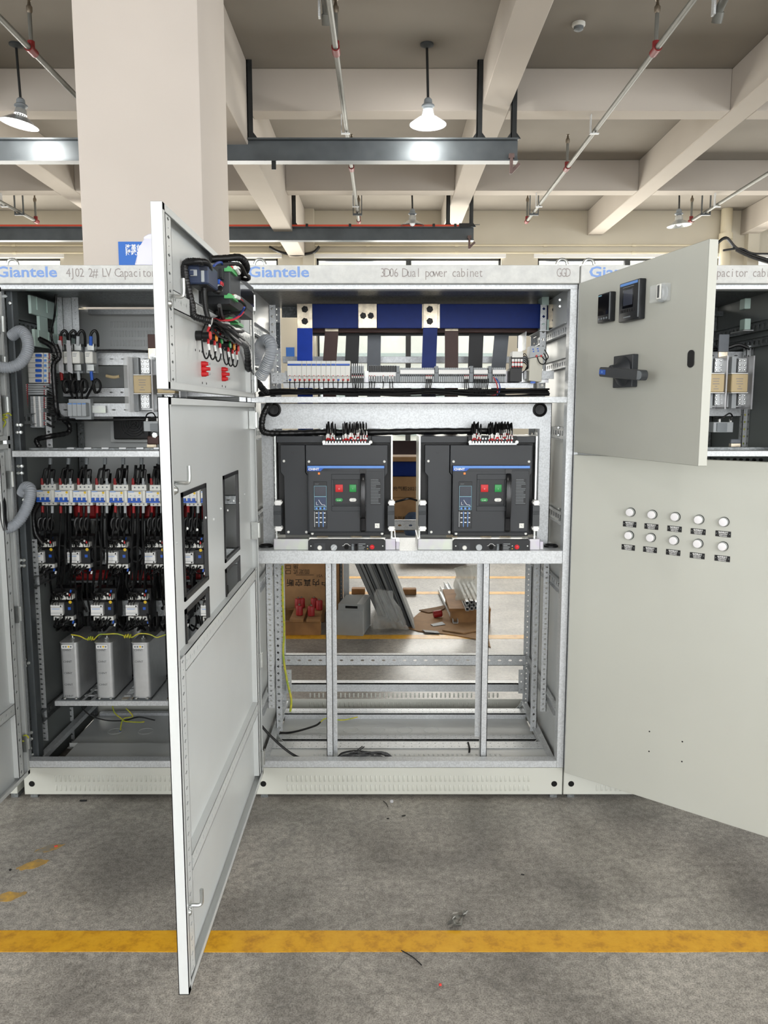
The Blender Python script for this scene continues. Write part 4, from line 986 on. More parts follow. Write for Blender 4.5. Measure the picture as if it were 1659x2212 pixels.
ACB = acb(); ACB.location = (BX0, YB, BZ0); ACB['label'] = 'black air circuit breaker with red and green buttons, next to the swung 90-degree door'
ACB2 = dup(ACB, (X(593 + 312.5, 1100, YB), YB, BZ0), 0, 'black air circuit breaker with red and green buttons, next to the rotary handle door')
# harness between the breakers
def bundle(name, label, cat, path, r, n=7, mt='wrap', spread_=None, group=None, ties=0, parent=None):
    """a wrapped loom: wrinkled main sleeve"""
    b = MB(); b.tube(path, (lambda t: r * (1 + .07 * math.sin(t * 260) + .04 * math.sin(t * 97))), n=10, sub=14)
    o = b.build(name, mt, parent, smooth=60)
    if parent is None: tag(o, label, cat, group)
    return o
y = D + .10
bundle('cable_loom', 'wrapped black loom entering the breaker bay and running over the nearer breaker', 'cable', [at(592, 858, y + .04), at(579, 876, y), at(568, 900, y - .01), at(566, 925, y - .01), at(577, 935, y - .01), at(620, 936, y + .03), at(690, 934, y + .035), at(742, 934, y + .035), at(800, 934, y + .035), at(900, 932, y + .035), at(1005, 931, y + .035), at(1090, 932, y + .035)], .013)

# ---------------------------------------------------------------- busbars
YBB = D + .44
zb0, zb1 = Z(709, YBB), Z(656.5, YBB)
t = thing('busbar', 'deep blue horizontal busbar across the top of the dual power cabinet', 'busbar', (0, YBB, zb0), 'busbars of the dual power cabinet')
for a, c in ((668, 775), (814, 912), (950, 1184)):
    b = MB(); b.box(X(a, 680, YBB), X(c, 680, YBB), YBB, YBB + .012, zb0, zb1); b.build('sleeve', 'blue_bar', t, bevel=.002)
b = MB(); b.box(X(664, 680, YBB), X(1217, 680, YBB), YBB + .002, YBB + .010, zb0 + .001, zb1 - .001); b.build('core', 'tinned', t)
b = MB(); b.box(X(774, 680, YBB), X(814, 680, YBB), YBB - .008, YBB, zb0, zb1); j = b.build('splice_plate', 'tinned', t, bevel=.001)
def hexbolt(parent, p, r=.011, axis=(0, -1, 0), mt='bolt_black'):
    b = MB(); b.lathe([(r * 1.35, 0), (r * 1.35, .002), (r, .0021), (r, .009), (r * .55, .0092), (r * .5, .014), (0, .014)], p, axis, n=6); return b.build('hex_bolt', mt, parent, smooth=20)
for a in (784.5, 801): p = at(a, 682, YBB - .008); hexbolt(t, (p.x, YBB - .008, p.z))
b = MB(); b.box(X(1185, 680, YBB), X(1218, 680, YBB), YBB - .004, YBB + .001, zb0 + .002, zb1 - .002); b.build('end_plate', 'tinned', t, bevel=.001)
for py in (669, 692): p = at(1197, py, YBB - .004); b = MB(); b.lathe([(.009, .0005), (0, .0006)], (p.x, YBB - .004, p.z), (0, -1, 0), n=14); b.build('end_hole', 'hole_blk', t)
for k, mt in enumerate(('brown_bar', 'black_bar', 'grey_bar')):
    yb = YBB + .075 * (k + 1); names = ('brown', 'black', 'grey')
    t2 = thing('busbar', '%s horizontal busbar behind the deep blue one' % names[k], 'busbar', (0, yb, zb0 - .01), 'busbars of the dual power cabinet')
    b = MB(); b.box(X(660, 680, YBB), X(1190, 680, YBB), yb, yb + .012, zb0 - .012, zb1 - .03); b.build('sleeve', mt, t2, bevel=.002)
    b = MB(); b.box(X(1190, 680, YBB), X(1212, 680, YBB), yb + .002, yb + .010, zb0 - .011, zb1 - .031); b.build('end', 'tinned', t2)
drops = [('bright blue', 'blue_bar_lt', 642, 642, 33, 656, 709, YBB - .012, 0), ('brown', 'brown_bar', 702, 697, 29, 700, 716, YBB + .065, 0), ('black', 'black_bar', 748, 745, 29, 700, 713, YBB + .14, 0), ('light grey', 'grey_bar', 794, 793, 29, 690, 722, YBB + .215, 0),
         ('blue', 'blue_bar', 914, 911, 31, 656, 708, YBB - .012, 1), ('brown', 'brown_bar', 961, 961, 29, 700, 715, YBB + .065, 1), ('black', 'black_bar', 1014, 1011, 31, 700, 712, YBB + .14, 1), ('slate grey', 'grey_bar', 1069, 1062, 31, 690, 715, YBB + .215, 1)]
for nm, mt, xt, xb, w, ya, ym, y, side in drops:
    zt = Z(ya, y); zm = Z(ym, y); zl = Z(945, y)
    t = thing('busbar_dropper', '%s flat dropper bar feeding the breaker by the %s' % (nm, 'rotary handle door' if side else '90-degree door'), 'busbar', (X(xb, 800, y), y, zl), 'dropper bars')
    xa, xw = X(xt, ym, y), w / F_PX * y / 1.02
    b = MB(); b.box(xa, xa + xw, y, y + .008, zm, zt); pd = b.build('tinned_end', 'tinned', t, bevel=.001)
    xl_ = X(xb, 790, y); zq = Z(790, y)
    b = MB(); vs = []
    for x_, z_ in ((xa, zm), (xl_, zq), (xl_, zl)): vs += [(x_, y - .001, z_), (x_ + xw, y - .001, z_), (x_ + xw, y + .009, z_), (x_, y + .009, z_)]
    fs = [(0, 1, 2, 3)[::-1]] + [(i * 4 + j, i * 4 + (j + 1) % 4, (i + 1) * 4 + (j + 1) % 4, (i + 1) * 4 + j)[::-1] for i in range(2) for j in range(4)] + [(8, 9, 10, 11)]
    b.add(vs, fs); b.build('sleeve', mt, t, smooth=0)
    if ya == 656:
        for py in (668, 694): p = at(xt + w / 2 - (1 if side else 0), py, y); hexbolt(pd, (p.x, y, p.z), .0115, mt='bolt_black')
# insulating clamps and angled bracket at the bar's end
t = thing('busbar_clamp', 'pale green insulating clamp blocks at the end of the blue busbar', 'clamp', tuple(at(1176, 700, YBB)))
for py0, py1 in ((634, 660), (690, 715)):
    b = MB(); b.box(X(1168, py0, YBB), X(1183, py0, YBB), YBB - .035, YBB + .06, Z(py1, YBB - .03), Z(py0, YBB - .03)); b.build('clamp_block', 'green_lt', t, bevel=.002)
b = MB(); p = at(1165, 716, YBB); b.box(p.x - .01, p.x + .05, YBB - .06, YBB + .2, p.z - .004, p.z); b.box(p.x - .06, p.x - .058, YBB, YBB + .2, p.z - .08, p.z); b.build('clamp_bracket', 'galv', t)
# ---------------------------------------------------------------- device rail with small breakers and terminals
YT = D + .20
zr0, zr1 = Z(838, YT), Z(826, YT)
b = MB(); x0_, x1_ = X(612, 832, YT), X(1152, 832, YT)
t = thing('device_rail', 'galvanised rail carrying the small white breakers and terminal strips', 'rail', (x0_, YT, zr0))
b.box(x0_, x1_, YT, YT + .0025, zr0, zr1); b.box(x0_, x1_, YT, YT + .07, zr1 - .0025, zr1); b.build('angle', 'galv', t)
b = MB(); b.box(x0_, X(1190, 832, YT), YT + .05, YT + .055, zr1, Z(800, YT)); b.build('top_hat_rail', 'zinc_yel', t)
b = MB(); b.perf((X(585, 815, YT), YT + .02, Z(828, YT)), (.075, 0, 0), (0, 0, .045), (0, .0025, 0), 4, 2, lambda i, j: (.3, .25, .5)); b.build('end_bracket', 'galv', t, smooth=0)
b = MB(); b.box(X(1135, 815, YT), X(1200, 815, YT), YT + .03, YT + .035, Z(818, YT), Z(800, YT)); b.build('end_bracket', 'galv', t)
KT = YT / F_PX
def mcb(poles, name='miniature_breaker'):
    """small DIN breaker: x to the right, y back, z up, origin at lower front corner"""
    w = .0195 * poles * 1.0; t = thing(name, '', 'breaker', (0, 0, 0), 'small breakers on the device rail', local=True)
    b = MB(); b.box(0, w - .0006, .012, .065, 0, .092); b.box(0, w - .0006, 0, .02, .026, .092 - .022); b.build('housing', 'white_pl', t, bevel=.0008)
    b = MB(); b.box(.0015, w - .002, .004, .014, .0715, .079); b.build('toggle_bar', 'blue_dev', t, bevel=.0006)
    for k in range(poles):
        b = MB(); b.lathe([(.0052, 0), (.0046, .0015), (0, .0016)], (w * (k + .5) / poles, .012, .010), (0, -1, 0), n=10); b.build('terminal_plug', 'red' if (k + poles) % 3 else 'blue_dev', t)
    if poles > 1:
        for k in range(1, poles): b = MB(); b.box(w * k / poles - .0005, w * k / poles + .0003, -.0006, .012, .028, .068); b.build('pole_groove', 'grey_pl', t)
    return t
k1 = mcb(1); k3 = mcb(3)
wp = (X(757, 800, YT) - X(621.5, 800, YT)) / 13 / .0195
px_i = 621.5; first = {1: True, 3: True}; used = 0
for i, n in enumerate((3, 1, 1, 1, 1, 1, 1, 1, 3)):
    lab = '%s small white breaker from the corrugated hose on the device rail' % ORD[i] if n == 1 else ('three-pole white breaker with long blue toggle next to the corrugated hose' if i == 0 else 'three-pole white breaker with long blue toggle at the end of the single breakers')
    src = k3 if n == 3 else k1; loc = (X(621.5 + used * (757 - 621.5) / 13, 800, YT), YT - .02, zr1 + .0005)
    if first[n]: src.location = loc; src['label'] = lab; o = src; first[n] = False
    else: o = dup(src, loc, 0, lab)
    o.scale = (wp, 1, (Z(780, YT) - zr1) / .092)
    used += n
def tstrip(name, label, a, c, kind, n):
    """row of feed-through terminals between photo columns a and c"""
    x0, x1 = X(a, 810, YT), X(c, 810, YT); zb, zt = zr1 + .0005, Z(789 if kind != 'marker' else 794, YT); h = zt - zb
    t = thing(name, label, 'terminal strip', (x0, YT, zb), 'terminal strips on the device rail'); w = (x1 - x0) / n
    b = MB(); b.box(x0, x1, YT + .012, YT + .045, zb, zt - .002)
    for k in range(n):
        b.box(x0 + k * w + w * .12, x0 + (k + 1) * w - w * .12, YT - .01, YT + .014, zb, zb + h * .55); b.box(x0 + k * w + w * .2, x0 + (k + 1) * w - w * .2, YT + .006, YT + .02, zb + h * .55, zt)
    b.build('terminals', 'grey_pl', t, kind='stuff')
    b = MB()
    for k in range(n): xm = x0 + (k + .5) * w; b.box(xm - w * .26, xm + w * .26, YT - .0108, YT - .0095, zb + h * .40, zb + h * .52)
    b.build('wire_entries', 'hole_blk', t, kind='stuff')
    if kind == 'marker':
        b = MB(); b.box(x0, x1, YT - .0125, YT + .006, zb + h * .56, zb + h * .84); b.build('marker_strip', 'white', t, bevel=.0006)
    elif kind == 'fuse':
        b = MB()
        for k in range(n): xm = x0 + (k + .5) * w; b.box(xm - w * .3, xm + w * .3, YT - .004, YT + .014, zb + h * .55, zt + .004)
        b.build('fuse_levers', 'grey_pl', t, kind='stuff'); b = MB()
        for k in range(n): xm = x0 + (k + .5) * w; b.box(xm - w * .26, xm + w * .2, YT - .0055, YT + .013, zt - .004, zt + .007)
        b.build('fuse_caps', 'white', t, kind='stuff')
    else:
        b = MB()
        for k in range(n): xm = x0 + (k + .5) * w; b.box(xm - w * .3, xm + w * .3, YT - .004, YT + .013, zb + h * .62, zt - .002)
        b.build('disconnect_levers', 'black', t, kind='stuff'); b = MB(); b.box(x0, x1, YT - .0115, YT + .004, zb + h * .36, zb + h * .58); b.build('marker_strip', 'white', t)
    return t
tstrip('terminal_strip', 'grey fuse terminals beside the white breakers on the device rail', 759, 786, 'fuse', 6)
tstrip('terminal_strip', 'terminals with black levers and white numbers, middle of the device rail', 796, 857, 'black', 12)
tstrip('terminal_strip', 'longest terminal strip with white marker, next to the black-lever terminals', 864, 938, 'marker', 18)
tstrip('terminal_strip', 'terminal strip with white marker below the second blue dropper', 947, 1013, 'marker', 16)
tstrip('terminal_strip', 'short terminal strip with white marker and nine black wires', 1023, 1053, 'marker', 8)
tstrip('terminal_strip', 'last terminal strip with red and blue wires near the black relay', 1063, 1092, 'marker', 7)
for i, (a, c) in enumerate(((855, 864), (938, 947), (1013, 1022), (1053, 1062))):
    b = MB(); x0, x1 = X(a, 810, YT), X(c, 810, YT); b.box(x0, x1, YT - .014, YT + .045, zr1, Z(806, YT)); b.box(x0 + .002, x1 - .002, YT - .018, YT + .03, Z(806, YT), Z(791, YT))
    tag(b.build('terminal_clamp', 'grey_pl_dk', bevel=.001), '%s grey end stop between terminal strips on the device rail' % ORD[i], 'end stop', 'grey end stops')
# relay and monitoring module at the rail's end
t = thing('relay', 'black relay with white face and red ferrules at the end of the device rail', 'relay', tuple(at(1098, 826, YT)), None)
bx_ = lambda a, c, d, e, y0, y1: (X(a, 800, YT), X(c, 800, YT), YT + y0, YT + y1, Z(e, YT), Z(d, YT))
b = MB(); b.box(*bx_(1100, 1126, 796, 825, -.02, .05)); b.build('socket', 'black', t, bevel=.001)
b = MB(); b.box(*bx_(1103, 1128, 770, 796, -.01, .05)); b.build('base', 'black', t, bevel=.001)
b = MB(); b.box(*bx_(1104, 1127, 760, 773, -.025, .04)); b.build('cap', 'white_pl', t, bevel=.001)
for r in range(2):
    for k in range(4): b = MB(); b.box(*bx_(1104 + k * 6, 1108.5 + k * 6, 776 + r * 9, 782 + r * 9, -.024, -.008)); b.build('terminal_marker', 'white', t); b = MB(); b.box(*bx_(1104.5 + k * 6, 1108 + k * 6, 782.4 + r * 9, 784.6 + r * 9, -.022, -.008)); b.build('ferrule', 'red', t)
b = MB()
for k in range(5): b.tube([at(1126, 772 + k * 2, YT - .01), at(1134, 764 + k * 5, YT - .02), at(1141, 782 + k * 3, YT - .02), at(1134, 800, YT - .01), at(1126, 806, YT - .01)], .002, n=5)
b.build('relay_wires', 'cable', t)
t = thing('monitoring_module', 'beige monitoring module with blue markings at the end of the device rail', 'module', tuple(at(1140, 824, YT)))
b = MB(); y = YT; P3 = lambda a, c, yy: at(a, c, yy)
b.prism([(X(1140, 800, y), Z(823, y)), (X(1167, 800, y), Z(826, y)), (X(1170, 800, y), Z(770, y)), (X(1141, 800, y), Z(775, y))], (0, y - .03, 0), UX, UZ, (0, .09, 0)); b.build('body', 'beige_dev', t, bevel=.0015)
b = MB(); b.prism([(X(1141, 800, y), Z(774, y)), (X(1170, 800, y), Z(769, y)), (X(1174, 800, y), Z(750, y)), (X(1142, 800, y), Z(748, y))], (0, y - .024, 0), UX, UZ, (0, .07, 0)); b.build('top_section', 'grey_pl', t, bevel=.001)
for a, c in ((1150, 754), (1160, 753), (1151, 759), (1161, 758)): b = MB(); p = at(a, c, y - .025); b.box(p.x, p.x + .006, y - .0255, y - .0235, p.z - .003, p.z + .002); b.build('marking', 'blue_dev', t)
b = MB(); b.tube([at(1160, 770, y - .03), at(1166, 784, y - .05), at(1176, 786, y - .04), at(1180, 774, y - .02), at(1172, 760, y)], .0022, n=5); b.tube([at(1170, 769, y - .03), at(1178, 778, y - .04), at(1184, 770, y - .02), at(1174, 752, y + .02)], .0022, n=5); b.build('module_wires', 'cable', t)
for a, c in ((1159, 768), (1169, 768)): b = MB(); p = at(a, c, y - .03); b.box(p.x - .003, p.x + .003, y - .034, y - .028, p.z - .006, p.z + .002); b.build('ferrule', 'red', t)
b = MB(); p = at(1150, 824, y - .03); b.box(p.x - .008, p.x + .012, y - .034, y - .028, p.z - .008, p.z); b.build('foot_clip', 'blue_dev', t)
# ---------------------------------------------------------------- wiring under the rail
yw = YT - .03
def wires(name, label, pts, mt='cable', r=.0021, group='wires dropping from the device rail'):
    b = MB()
    for (a, c), zt in pts:
        b.tube([at(a, c, yw + .008), at(a, c + 9, yw - .006), at(a + random.uniform(-2, 2), c + 22, yw - .004), at(a + random.uniform(-4, 4), zt, yw + .01)], r, n=5, sub=4)
    return tag(b.build(name, mt, kind='stuff'), label, 'wires', group)
wires('breaker_wires', 'black wires dropping from the small white breakers into the loom', [((626 + k * 10.4, 822), 848) for k in range(13)])
wires('terminal_wires', 'black wires dropping from the grey fuse terminals', [((761 + k * 4.6, 814), 850) for k in range(6)])
wires('terminal_wires', 'black wires dropping from the black-lever terminals', [((a, 824), 852) for a in (798, 803, 809, 828, 842, 848)])
wires('terminal_wires', 'four black wires under the longest marked terminal strip', [((921 + k * 3.6, 818), 853) for k in range(4)])
wires('terminal_wires', 'three black wires under the strip by the second blue dropper', [((1004 + k * 3.6, 818), 853) for k in range(3)])
wires('terminal_wires', 'nine black wires under the short terminal strip', [((1025 + k * 3.7, 818), 854) for k in range(9)])
b = MB(); b.tube([at(1066, 815, yw), at(1072, 826, yw - .01), at(1075, 842, yw), at(1070, 853, yw), at(1048, 856, yw)], .0024, n=6); tag(b.build('signal_wire', 'wire_red'), 'red wire curling from the last terminal strip', 'wire')
b = MB(); b.tube([at(1071, 817, yw), at(1078, 828, yw - .01), at(1080, 842, yw), at(1074, 854, yw)], .0024, n=6); tag(b.build('signal_wire', 'wire_blue'), 'blue wire curling from the last terminal strip', 'wire')
bf, br = MB(), MB()
for a in [761 + k * 4.6 for k in range(6)] + [921 + k * 3.6 for k in range(4)] + [1004 + k * 3.6 for k in range(3)] + [1025 + k * 3.7 for k in range(8)] + [798, 803, 809, 828, 842, 848] + [626 + k * 10.4 for k in range(13)]:
    c = 813; p = at(a, c, yw + .006); br.cyl(p + Vector((0, 0, .004)), p, .0022, n=6); bf.cyl(p, p - Vector((0, .004, .011)), .0025, n=6)
tag(bf.build('wire_markers', 'white', kind='stuff'), 'tiny white wire markers along the device rail', 'wire markers'); tag(br.build('wire_ferrules', 'ferrule_red', kind='stuff'), 'tiny red ferrules along the device rail', 'ferrules')
random.seed(5); b = MB()
for k in range(18):
    dy, dz = random.uniform(-.03, .03), random.uniform(-.012, .013)
    pts = []
    for j, a in enumerate((560, 600, 680, 760, 850, 940, 1030, 1110, 1185)):
        p = at(a, 847 + (5 if a < 600 else 0), yw + .01); pts.append(p + Vector((0, dy + random.uniform(-.004, .004), dz * (1 if a > 560 else .6) + random.uniform(-.006, .006))))
    b.tube(pts, random.uniform(.0024, .0042), n=6, sub=5)
tag(b.build('wire_loom', 'cable', kind='stuff'), 'loom of black wires lying along the upper shelf under the device rail', 'wire loom')
# ================================================================ contents of the capacitor cabinet below the notice
def pb(b, a, c, d, e, Y, y0=0.0, y1=.05, m=0):
    """box from a photo rectangle (x a..c, y d..e) whose front lies at Y + y0"""
    cy = (d + e) / 2; b.box(X(a, cy, Y + y0), X(c, cy, Y + y0), Y + y0, Y + y1, Z(e, Y + y0), Z(d, Y + y0), m); return b
def pbo(name, mt, parent, *a, bevel=.001, **k): return pb(MB(), *a, **k).build(name, mt, parent, bevel=bevel)
def pt(a, c, Y): return at(a, c, Y)
# ---- frame parts
YM = D + .12
pbo('shelf_beam', 'galv', cabA, 26, 545, 974, 987, D, .004, .05)
pbo('shelf_lip', 'galv_dk', cabA, 62, 545, 967.5, 973, D + .1, 0, .04)
for k in range(7): pbo('shelf_tab', 'alu', cabA, 144 + 37.5 * k, 160 + 37.5 * k, 966.5, 970.5, D + .098, -.002, .02)
pbo('capacitor_shelf', 'galv', cabA, 118, 545, 1515, 1525, D + .17, 0, .003)
b = MB(); zc = Z(1514.5, D + .17); b.perf((X(118, 1515, D + .17), D + .172, zc - .003), (.80, 0, 0), (0, .45, 0), (0, 0, .003), 20, 6, lambda i, j: (.8, .8, .1) if i % 5 in (2, 3) else None); b.build('capacitor_shelf_grid', 'galv', cabA, smooth=0)
pbo('capacitor_shelf_bar', 'galv', cabA, 150, 545, 1472, 1480, D + .45, 0, .03)
# side rails, uprights, inner posts
for zc, hh in ((Z(700, D + .12), .045), (Z(905, D + .12), .045), (Z(1262, D + .12), .045), (Z(1555, D + .12), .045)):
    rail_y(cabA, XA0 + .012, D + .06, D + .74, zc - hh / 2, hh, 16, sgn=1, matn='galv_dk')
angle_post(cabA, X(79, 1430, D + .20), D + .20, Z(1600, D + .20), Z(1165, D + .2), .032, .03, .0225)
angle_post(cabA, X(98, 930, D + .26), D + .26, Z(968, D + .26), Z(897, D + .26), .028, .03, .025)
angle_post(cabA, X(147, 1560, D + .5), D + .5, Z(1605, D + .5), Z(1528, D + .5), .028, .03, .03, 'mid_post')
b = MB(); b.box(XA0 + .02, XA0 + .045, D + .055, D + .10, .15, 2.12); b.build('inner_post', 'steel_dk', cabA)
bolts(cabA, [at(px, py, D + .055) for px, py in ((38, 918), (46, 918), (38, 934), (46, 934), (40, 1007), (48, 1007), (40, 1022), (48, 1022), (52, 1065), (52, 1080), (44, 1210), (52, 1210), (44, 1222), (52, 1222), (54, 1424), (62, 1432), (55, 1438), (68, 1582), (68, 1596), (66, 1616), (70, 1630), (12, 640), (22, 655))], .008)
for a, c in ((121, 135), (156, 170)):
    y = D + .42; b = MB(); z0 = Z(722, y); z1 = Z(628, y); b.perf((X(a, 680, y), y, z0), (X(c, 680, y) - X(a, 680, y), 0, 0), (0, 0, z1 - z0), (0, .0025, 0), 1, 7, lambda i, j: (.2, .12, .5)); b.build('mid_post', 'galv', cabA, smooth=0)
pbo('mid_panel', 'galv', cabA, 136, 155, 628, 722, D + .43, 0, .002)
# rear rails
pbo('rear_beam', 'galv', cabA, 190, 545, 668, 679, D + .70, 0, .03)
rail_x(cabA, X(204, 775, D + .40), XA1 - .03, D + .40, Z(790, D + .40), Z(761, D + .4) - Z(790, D + .4), 14, lambda i, j: (.36, .09, .3))
rail_x(cabA, X(136, 847, D + .42), XA1 - .03, D + .42, Z(858, D + .42), Z(837, D + .42) - Z(858, D + .42), 18, lambda i, j: (.3, .16, .3))
rail_x(cabA, X(128, 885, D + .34), XA1 - .03, D + .34, Z(901, D + .34), Z(870, D + .34) - Z(901, D + .34), 16, lambda i, j: (.36, .09, .3))
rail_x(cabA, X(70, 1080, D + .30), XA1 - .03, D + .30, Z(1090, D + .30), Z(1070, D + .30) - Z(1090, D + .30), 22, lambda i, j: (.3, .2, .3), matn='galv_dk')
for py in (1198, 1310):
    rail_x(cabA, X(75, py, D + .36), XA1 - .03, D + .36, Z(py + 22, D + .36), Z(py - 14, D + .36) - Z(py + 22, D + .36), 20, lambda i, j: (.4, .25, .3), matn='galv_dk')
# back panel louvres
b = MB(); yb = D + DEP - .004
for py in (701, 721, 741): louvres(b, X(241, py, yb), X(350, py, yb), Z(py, yb), .03, 18, yb)
b.build('back_louvres', 'paint_in', [o for o in cabA.children if o.name.startswith('back_panel')][0], kind='stuff')
# base tray
pbo('base_tray', 'paint_in', cabA, 150, 545, 1605, 1614, D + .30, 0, .003); b = MB(); zt = Z(1655, D + .06); b.box(X(130, 1650, D + .1), XA1 - .03, D + .06, D + .30, zt - .002, zt); tr = b.build('base_tray', 'paint_in', cabA)
bolts(cabA, [at(201, 1610, D + .30), at(337, 1610, D + .3)], .006, 'tray_bolt')
b = MB(); zt = Z(1612, D + .31); b.box(X(180, 1600, D + .5), XA1 - .03, D + .31, D + .75, zt - .01, zt - .008); bt = b.build('base_floor', 'paint_in', cabA)
for k in range(3):
    c = Vector((X(250 + 65 * k, 1580, D + .5), D + .5, zt - .0075)); b = MB(); b.tube([c + Vector((.036 * math.cos(2 * PI * q / 22), .036 * math.sin(2 * PI * q / 22), .0005)) for q in range(23)], .001, n=4, smooth=False); b.build('knockout', 'paint_in', bt)
pbo('rear_bottom_beam', 'galv', cabA, 215, 545, 1540, 1558, D + .70, 0, .03)
# ---- upper compartment: stack of single-pole breakers
for i in range(6):
    y0p = 762 + i * 10.9; Y = D + .24
    t = thing('miniature_breaker', '%s white breaker from the top of the upright stack with blue toggles' % ORD[i], 'breaker', tuple(at(52, y0p + 10.9, Y)), 'upright stack of breakers')
    b = MB(); pb(b, 52, 104, y0p, y0p + 10.5, Y, .015, .07); pb(b, 62, 92, y0p, y0p + 10.5, Y, 0, .02); b.build('housing', 'white_pl', t, bevel=.0008)
    pbo('toggle', 'blue_dev', t, 76, 88, y0p + 2.5, y0p + 8.5, Y, -.012, .003)
    pbo('end_label', 'blue_lt', t, 95, 100, y0p + 3, y0p + 8.5, Y, .012, .02)
    b = MB(); p = at(57, y0p + 6, Y + .014); b.lathe([(.005, 0), (.004, .001), (0, .001)], p, (0, -1, 0), n=8); b.build('terminal_screw', 'grey_pl_dk', t)
t = thing('terminal_stack', 'upright stack of grey terminals under the upright breaker stack', 'terminal strip', tuple(at(52, 930, D + .24)))
for k in range(5): pbo('flat_terminal', 'grey_pl', t, 50, 106, 829 + k * 4.9, 833 + k * 4.9, D + .24, .004, .06)
b = MB()
for k in range(17): pb(b, 66, 94, 856 + k * 4, 859.2 + k * 4, D + .24, .002, .05)
pb(b, 67, 93, 856, 924, D + .24, .012, .06); b.build('small_terminals', 'grey_pl', t, kind='stuff')
pbo('marker_column', 'white', t, 73, 77, 856, 922, D + .24, -.002, .004); pbo('marker_column', 'white', t, 84, 88, 856, 922, D + .24, -.002, .004)
# side wiring of the stack
random.seed(21); b, bf, br = MB(), MB(), MB()
for k in range(38):
    yy = 765 + k * 4.1
    for s, xa, xe in ((-1, 60 if yy > 830 else 50, 24), (1, 95 if yy > 830 else 106, 121)):
        if s > 0 and random.random() < .3: continue
        Y = D + .235; p0 = at(xa, yy, Y); p1 = at(xa + s * 6, yy + 1, Y - .01); p2 = at(xe + random.uniform(-4, 4), yy + random.uniform(2, 12), Y - .005)
        br.cyl(p0, p0 + (p1 - p0) * .5, .0026, n=5); bf.cyl(p0 + (p1 - p0) * .5, p1, .0028, n=5); b.tube([p1, p1 + (p2 - p1) * .6 + Vector((0, -.01, 0)), p2], .0026, n=5, sub=3)
tag(b.build('stack_wires', 'cable', kind='stuff'), 'black wires fanning out of the upright breaker stack', 'wires')
tag(bf.build('wire_markers', 'white', kind='stuff'), 'white wire markers on the upright breaker stack', 'wire markers'); tag(br.build('wire_ferrules', 'ferrule_red', kind='stuff'), 'red ferrules on the upright breaker stack', 'ferrules')
# looms beside the stack
for path, r, lab in (([(26, 770), (24, 850), (30, 930), (44, 1000), (40, 1060), (48, 1150), (50, 1300), (58, 1420), (66, 1540), (72, 1600), (66, 1640)], .012, 'thick black loom running down the hinge side of the capacitor cabinet'),
                     ([(120, 745), (128, 770), (116, 790), (119, 850), (124, 890), (136, 905), (150, 920), (146, 935), (110, 942), (80, 950), (86, 966)], .011, 'black loom running beside the upright breaker stack down to the shelf'),
                     ([(70, 728), (90, 735), (112, 748), (118, 762)], .013, 'black loom arching over the upright breaker stack'),
                     ([(122, 622), (118, 680), (111, 715), (114, 740), (126, 750)], .005, 'single black cable hanging from the cabinet roof'),
                     ([(125, 905), (180, 907), (250, 907), (345, 905)], .006, 'black cable along the lower slotted rail'),
                     ([(205, 757), (260, 757), (330, 759), (350, 760)], .005, 'black cable along the upper slotted rail'),
                     ([(84, 1085), (72, 1110), (76, 1150), (92, 1175)], .013, 'black loom dropping beside the first contactor')):
    bundle('cable_loom', lab, 'cable', [at(a, c, D + .22 if a < 130 and c > 700 else D + .33) for a, c in path], r)
# busbar support blocks on the side wall
def support(Xw, y0, mt, lab, s=1, zt=Z(640, D + .2)):
    t = thing('busbar_support', lab, 'busbar support', (Xw, y0, zt - .2))
    L = .46
    for dz, h, dy in ((-.075, .075, 0), (-.205, .07, .02)):
        b = MB(); b.box(Xw, Xw + .012 * s, y0 + dy, y0 + L, zt + dz, zt + dz + h)
        for k in range(4): b.box(Xw + .012 * s, Xw + .016 * s, y0 + .05 + k * .1, y0 + .062 + k * .1, zt + dz + .02, zt + dz + h)
        b.build('support_plate', mt, t, bevel=.0015)
    for k in range(2): b = MB(); b.box(Xw - .002 * s, Xw + .01 * s, y0 + .08 + k * .17, y0 + .16 + k * .17, zt - .14, zt - .07); b.build('spacer', mt, t)
    return t
support(XA0 + .06, D + .16, 'green_lt', 'stepped cream busbar support on the side wall above the corrugated hose')
